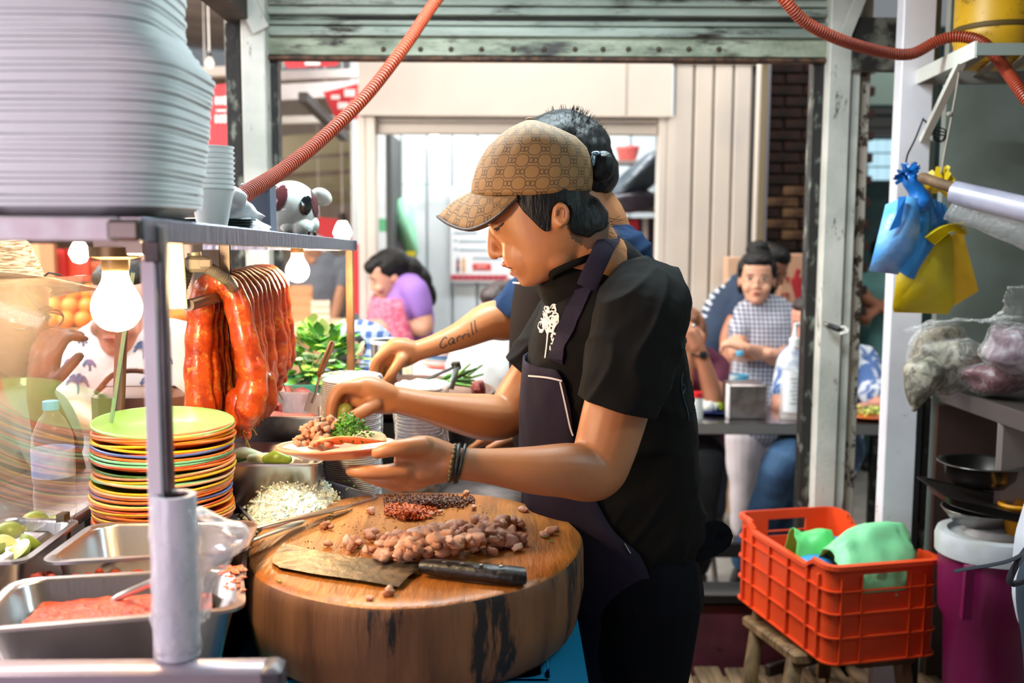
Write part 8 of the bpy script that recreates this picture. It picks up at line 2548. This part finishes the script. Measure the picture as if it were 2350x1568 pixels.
# stools of the seated customers
def stool(label, c, zs_, mt=M_black):
    o = thing('customer_stool', label, 'stool', (c[0], c[1], 0))
    mb = MB(); mb.lathe([(.001, -.02), (.14, -.02), (.15, 0), (.14, .02), (.001, .02)], (c[0], c[1], zs_), 24); obj('seat', mb, mt, o)
    for k_ in range(4):
        a_ = PI / 4 + k_ * PI / 2; mb = MB(); mb.tube([(c[0] + .1 * math.cos(a_), c[1] + .1 * math.sin(a_), zs_ - .015), (c[0] + .17 * math.cos(a_), c[1] + .17 * math.sin(a_), 0)], .012, 8); obj('leg', mb, mat('chrome_leg', '#b5b2b0', .25, 1), o)
stool('stool under the praying woman in maroon', (qz['pel'].x, qz['pel'].y + .03), qz['pel'].z - .14)
stool('stool under the customer in the tie-dyed shirt', (qv['pel'].x, qv['pel'].y + .03), qv['pel'].z - .14)

# ================================================================== inside the white shop and along the aisle
YI = 6.66
po = thing('menu_poster', 'white menu poster with bottles and a red band on the shop wall', 'poster', P(1105, 650, YI))
def pq(mb, x0, y0, x1, y1, Y, d=.003):
    a, b = P(x0, (y0 + y1) / 2, Y), P(x1, (y0 + y1) / 2, Y); t_, k_ = P((x0 + x1) / 2, y0, Y).z, P((x0 + x1) / 2, y1, Y).z
    return mb.box(((a.x + b.x) / 2, Y, (t_ + k_) / 2), (b.x - a.x, d, t_ - k_))
mb = MB(); pq(mb, 1034, 430, 1200, 648, YI - .005, .006); obj('sheet', mb, mat('poster_white', '#e9eef2', .5), po)
mb = MB()
for y, x0, x1 in ((436, 1045, 1068), (532, 1042, 1096), (549, 1042, 1050), (551, 1054, 1118), (569, 1042, 1050), (571, 1054, 1118), (590, 1085, 1150), (505, 1050, 1150), (470, 1050, 1140)):
    pq(mb, x0, y, x1, y + 5, YI - .010)
obj('text_lines', mb, mat('poster_grey', '#9fb0ba', .6), po)['kind'] = 'stuff'
mb = MB(); pq(mb, 1085, 605, 1127, 620, YI - .011); obj('red_label', mb, mat('poster_red', '#d43a3c', .5), po)
mb = MB(); pq(mb, 1094, 610, 1117, 614, YI - .014); obj('label_words', mb, mat('poster_pale', '#f0b0a8', .5), po)
mb = MB(); pq(mb, 1034, 631, 1165, 643, YI - .011); obj('red_band', mb, mat('poster_band', '#c8606a', .5), po)
mb = MB()
for k_ in range(9):
    pq(mb, 1040 + k_ * 13.6, 633, 1048 + k_ * 13.6, 641, YI - .0135)
obj('band_words', mb, mat('poster_band_words', '#a8323e', .5), po)['kind'] = 'stuff'
for x, cA, cB in ((1051, '#5a1f1c', '#c23a48'), (1064, '#e3a23c', '#e8b45a')):
    mb = MB(); pq(mb, x - 3, 597, x + 3, 625, YI - .012); pq(mb, x - 1.3, 590, x + 1.3, 598, YI - .012); obj('bottle_picture', mb, mat('bottle_pic ' + cA, cA, .5), po)
    mb = MB(); pq(mb, x - 3, 604, x + 3, 612, YI - .0145); obj('bottle_band', mb, mat('bottle_pic ' + cB, cB, .5), po)
mb = MB(); mb.tube([P(900, 424, 6.6), P(1028, 422, 6.6)], .004, 6); tag(obj('wall_wire', mb, mat('blue_grey_wire', '#9db4b6', .6)), 'thin wire strung across the white shop wall', 'wire')
gb = thing('green_bag_bundle', 'bundle of mint green bags hanging on the white shop wall', 'bag bundle', P(925, 452, 6.3))
for pts, mt, nm in (([(918, 455), (930, 455), (948, 482), (960, 575), (955, 592), (935, 590), (900, 500), (904, 475)], mat('mint_hang', '#9fe3bd', .5, sss=.2), 'front_bag'), ([(897, 485), (905, 482), (912, 520), (935, 578), (952, 590), (948, 600), (925, 592)], mat('pale_mix_bag', '#d9c9d0', .5), 'rear_bag')):
    mb = MB(); g_ = [P(x, y, 6.3 + .05 * (nm == 'rear_bag') + .015 * (i % 2)) for i, (x, y) in enumerate(pts)]; c_ = sum(g_, V((0, 0, 0))) / len(g_); mb.add(g_ + [c_ + V((0, -.05, 0))], [(i, (i + 1) % len(g_), len(g_)) for i in range(len(g_))]); obj(nm, mb, mt, gb, True, solid=.006)
mb = MB(); pq(mb, 932, 577, 953, 588, 6.24, .02); pq(mb, 896, 487, 905, 500, 6.24, .02); obj('yellow_tag', mb, mat('yellow_tag', '#efd81c', .5), gb)
for i, (x, y0, y1) in enumerate(((876, 320, 352), (877, 378, 402), (877, 406, 440))):
    mb = MB(); pq(mb, x - 13, y0, x + 12, y1, 6.9, .02); struct('window_%d' % (i + 2), mb, emit('lit_panel_%d' % i, '#fff8ea', 1.3))
mb = MB(); pq(mb, 860, 502, 888, 532, 6.4, .1); tag(obj('green_tub', mb, mat('green_tub', '#6fcf9a', .5)), 'small green tub on the shelf behind the cream shop post', 'tub')
for k_, (x0, y0, x1, y1, cl_n) in enumerate(((862, 540, 884, 640, '#a06a4a'), (826, 640, 850, 880, '#b5805c'), (880, 600, 892, 760, '#8a5238'))):
    mb = MB(); pq(mb, x0, y0, x1, y1, 6.8, .1); struct('trim_%d' % (50 + k_), mb, mat('brown_panel_%d' % k_, cl_n, .7))
# dark sacks at the back right of the shop
sk = thing('black_sacks', 'shiny dark plastic sack slumped on a shelf in the white shop', 'sack', P(1450, 480, 5.9))
mb = lump(1.0, 3.3, 26); mb.v = [tuple(V((x * .20 + y * .0, y * .16, z * .12 + x * .13)) + P(1462, 415, 5.9) + V((.012, .012, .012)) * noise.noise(V((x, y, z)) * 6)) for x, y, z in mb.v]
obj('sack_body', mb, mat('black_sack', '#39454f', .22, bump=.8, bs=30, distort=1), sk, True)
mb = lump(1.0, 6.1, 20); mb.v = [tuple(V((x * .16, y * .14, z * .07)) + P(1440, 462, 5.85)) for x, y, z in mb.v]; tag(obj('dark_sack', mb, mat('dark_purple_sack', '#3a3440', .3, bump=.5, bs=30), None, True), 'dark purple sack under the shiny black one', 'sack')
mb = MB(); c = P(1440, 352, 6.2); mb.lathe([(.001, -.05), (.05, -.05), (.07, .02), (.075, .04)], c, 18); tag(obj('red_pot', mb, mat('coral_pot', '#d0605c', .4), None, True, solid=.003), 'coral red pot behind the black sack', 'pot')
mb = MB(); pq(mb, 1370, 312, 1515, 330, 6.3, .02); mb2 = MB(); pq(mb2, 1380, 478, 1512, 486, 5.95, .35); mb3 = MB(); pq(mb3, 1385, 372, 1500, 378, 6.1, .25); tag(obj('pot_shelf', mb3, mat('pale_shelf', '#b9aea6', .6)), 'pale narrow shelf under the coral red pot', 'shelf'); tag(obj('back_shelf', mb2, mat('dark_shelf', '#3a2c26', .6)), 'dark shelf holding the sacks in the white shop', 'shelf')
mb = MB(); pq(mb, 1385, 500, 1512, 880, 6.25, .03); struct('trim_60', mb, mat('dark_shop_back', '#2a1518', .7))
mb = MB(); pq(mb, 1436, 505, 1462, 600, 6.0, .1); tag(obj('red_crate', mb, mat('crimson_box', '#b3122c', .5)), 'crimson box below the sacks', 'box')
mb = MB(); pq(mb, 1472, 500, 1484, 700, 6.0, .05); struct('trim_61', mb, mat('pale_upright', '#b5a9a4', .6))
mb = MB(); pq(mb, 1372, 316, 1400, 470, 6.5, .03); struct('trim_62', mb, mat('olive_dim', '#6f7a62', .7))
# cardboard boxes by the brick wall
M_card = mat('cardboard', '#c2987c', .8, var='#b58a6c', vs=5)
def pqd(x0, y0, x1, y1, Y, d, zb=None):
    mb = MB(); a, b = P(x0, (y0 + y1) / 2, Y), P(x1, (y0 + y1) / 2, Y); t_ = P((x0 + x1) / 2, y0, Y).z; k_ = P((x0 + x1) / 2, y1, Y).z if zb is None else zb
    return mb.box(((a.x + b.x) / 2, Y + d / 2, (t_ + k_) / 2), (b.x - a.x, d, t_ - k_), None, .004)
tag(obj('cardboard_box', pqd(1668, 590, 1702, 700, 5.08, .1, 0), mat('pale_cardboard', '#d8b294', .8)), 'narrow plain cardboard box leaning on the cream boards', 'box')
cb = thing('cardboard_box', 'tall cardboard box printed with red letters and a red pepper by the brick wall', 'box', P(1826, 800, 5.1))
obj('carton', pqd(1788, 584, 1866, 900, 5.1, .35, 0), M_card, cb)
mb = MB()
for y in (635, 672, 712, 748):
    for k_, x in enumerate((1792, 1800, 1806)):
        pq(mb, x, y, x + (8 if k_ == 1 else 3.5), y + (14 if k_ != 1 else 4), 5.096, .003)
obj('red_letters', mb, mat('box_red', '#a8222c', .6), cb)['kind'] = 'stuff'
mb = MB(); mb.tube(spl([P(1832, 618, 5.097), P(1828, 640, 5.097), P(1836, 672, 5.097), P(1842, 705, 5.097), P(1838, 730, 5.097)], 5), [(.012, .002)] * 5 + [(.03, .003)] * 8 + [(.016, .002)] * 8, 8, up=(0, 1, 0)); obj('pepper_picture', mb, MATS['box_red'], cb)
# blue striped pile of plates and pink cloth on a stall table beyond the griddle
ta = thing('stall_table', 'small stall table with a pink cloth beyond the griddle', 'table', (P(1000, 850, 4.0).x, 4.2, 0))
zt5 = P(1000, 856, 4.0).z
mb = MB(); c = P(1000, 850, 4.0); mb.box((c.x, 4.2, zt5 - .15), (.26, .4, .30), None, .01); obj('cloth', mb, mat('pink_white_cloth', '#e8b0b4', .8, var='#f2e4e4', vs=9), ta)
for dx in (-.1, .1):
    for dy in (-.15, .15):
        mb = MB(); mb.box((c.x + dx, 4.2 + dy, (zt5 - .3) / 2), (.03, .03, zt5 - .3)); obj('leg', mb, M_rod, ta)
for k_, cn in enumerate(['#f0a088', '#f6e8e4', '#e8c0b8', '#7fb0c0', '#3f66a8', '#f2e4dc', '#f07a3a', '#e8552c']):
    o = bpy.data.objects.new('plate', plate_mb(.098).mesh('plate')); COL.objects.link(o); o.data.materials.append(mat('far_plate ' + cn, cn, .4)); o.location = (c.x + .03, 4.18, zt5 + .002 + k_ * .009)
    tag(o, '%s plate, %s from the bottom of the pile on the pink cloth' % (['peach', 'white', 'pale pink', 'grey blue', 'deep blue', 'cream', 'orange', 'vermilion'][k_], ORD[k_]), 'plate', 'plates on the stall table')
# paper box and tissue next to the canister
mb = MB(); c = P(936, 828, 2.7); mb.box((c.x, 2.7, (c.z + CT - .01) / 2), (.025, .05, c.z - CT + .01), rotz(.2), .003); tag(obj('striped_packet', mb, mat('white_yellow_packet', '#e9e2d6', .6, var='#d8c04a', vs=30, stretch=(3, 1, .1))), 'white and yellow packet next to the steel canister', 'packet')
# far aisle stalls on the left
for k_, (x0, y0, x1, y1, Y, cl_n, nm) in enumerate(((668, 655, 716, 742, 5.6, '#c9946a', 'wooden crate'), (716, 690, 756, 752, 5.5, '#e8d4bc', 'pale crate'), (640, 668, 672, 745, 5.9, '#e0b994', 'tan crate'))):
    o = thing('produce_crate', '%s stacked in the bright aisle beyond the far bulb' % nm, 'crate', P((x0 + x1) / 2, y1, Y))
    mt = mat('crate_wood_%d' % k_, cl_n, .8)
    h_ = (y1 - y0) / 4
    for j_ in range(4):
        mb = MB(); pq(mb, x0, y0 + j_ * h_ + 2, x1, y0 + (j_ + 1) * h_ - 3, Y, .015); obj('slat', mb, mt, o)
    for xx in (x0 + 2, x1 - 2):
        mb = MB(); pq(mb, xx - 3, y0, xx + 3, y1, Y + .015, .02); obj('corner_post', mb, mt, o)
    mb = MB(); pq(mb, x0, y0, x1, y1, Y + .25, .015); obj('back_panel', mb, mt, o)
at = MB(); a = P(600, 752, 5.4); b = P(770, 752, 5.4); at.box(((a.x + b.x) / 2, 5.7, a.z - .02), (b.x - a.x, .7, .04)); ato = tag(obj('aisle_counter', at, mat('aisle_counter', '#e9c9a4', .6)), 'pale counter under the crates in the aisle', 'counter')
atl = MB(); atl.box(((a.x + b.x) / 2, 5.7, (a.z - .04) / 2), (b.x - a.x - .05, .6, a.z - .04)); obj('counter_base', atl, mat('aisle_base', '#b98d6a', .7), ato)
# produce stall behind the glass
Yo = 4.9
stt = thing('produce_stall', 'market stall heaped with oranges seen past the straw hat', 'stall', (P(180, 760, Yo).x, Yo + .3, 0))
zo = P(180, 752, Yo).z
mb = MB(); c = P(190, 752, Yo); mb.box((c.x, Yo + .3, zo - .04), (1.1, .7, .06)); obj('stall_top', mb, mat('stall_wood', '#a9764c', .7), stt)
mb = MB(); mb.box((c.x, Yo + .3, (zo - .07) / 2), (1.0, .6, zo - .07)); obj('stall_base', mb, mat('green_stall_base', '#8fa07a', .7), stt)
ob = MB(); ob.ell((0, 0, 0), .042, None, 14, 9); om = ob.mesh('orange'); om.materials.append(mat('orange_peel', '#f08a34', .5)); om.polygons.foreach_set('use_smooth', [True] * len(om.polygons))
k_ = 0
for lay in range(3):
    for i in range(11 - lay * 2):
        for j in range(3 - lay):
            o = bpy.data.objects.new('orange', om); COL.objects.link(o); o.location = (c.x - .45 + (i + lay) * .084 + rs.uniform(-.006, .006), Yo + .08 + (j + lay * .5) * .085, zo + .034 + lay * .066)
            tag(o, 'orange in the heap on the stall past the straw hat', 'orange', 'oranges heaped on the stall')
for (x0, y0, x1, y1, Y, nm, cl_n) in ((134, 572, 152, 640, 5.6, 'trim_70', '#c22f2a'), (152, 572, 206, 645, 5.65, 'trim_71', '#d9482f'), (96, 560, 128, 660, 5.5, 'trim_72', '#b5835c'), (210, 600, 330, 720, 5.8, 'trim_73', '#e07f5a'), (0, 560, 96, 690, 5.9, 'trim_74', '#d9a87c'), (330, 560, 440, 720, 6.0, 'trim_75', '#d9b49c')):
    mb = MB(); pq(mb, x0, y0, x1, y1, Y, .04); struct(nm, mb, mat(nm + '_paint', cl_n, .6))
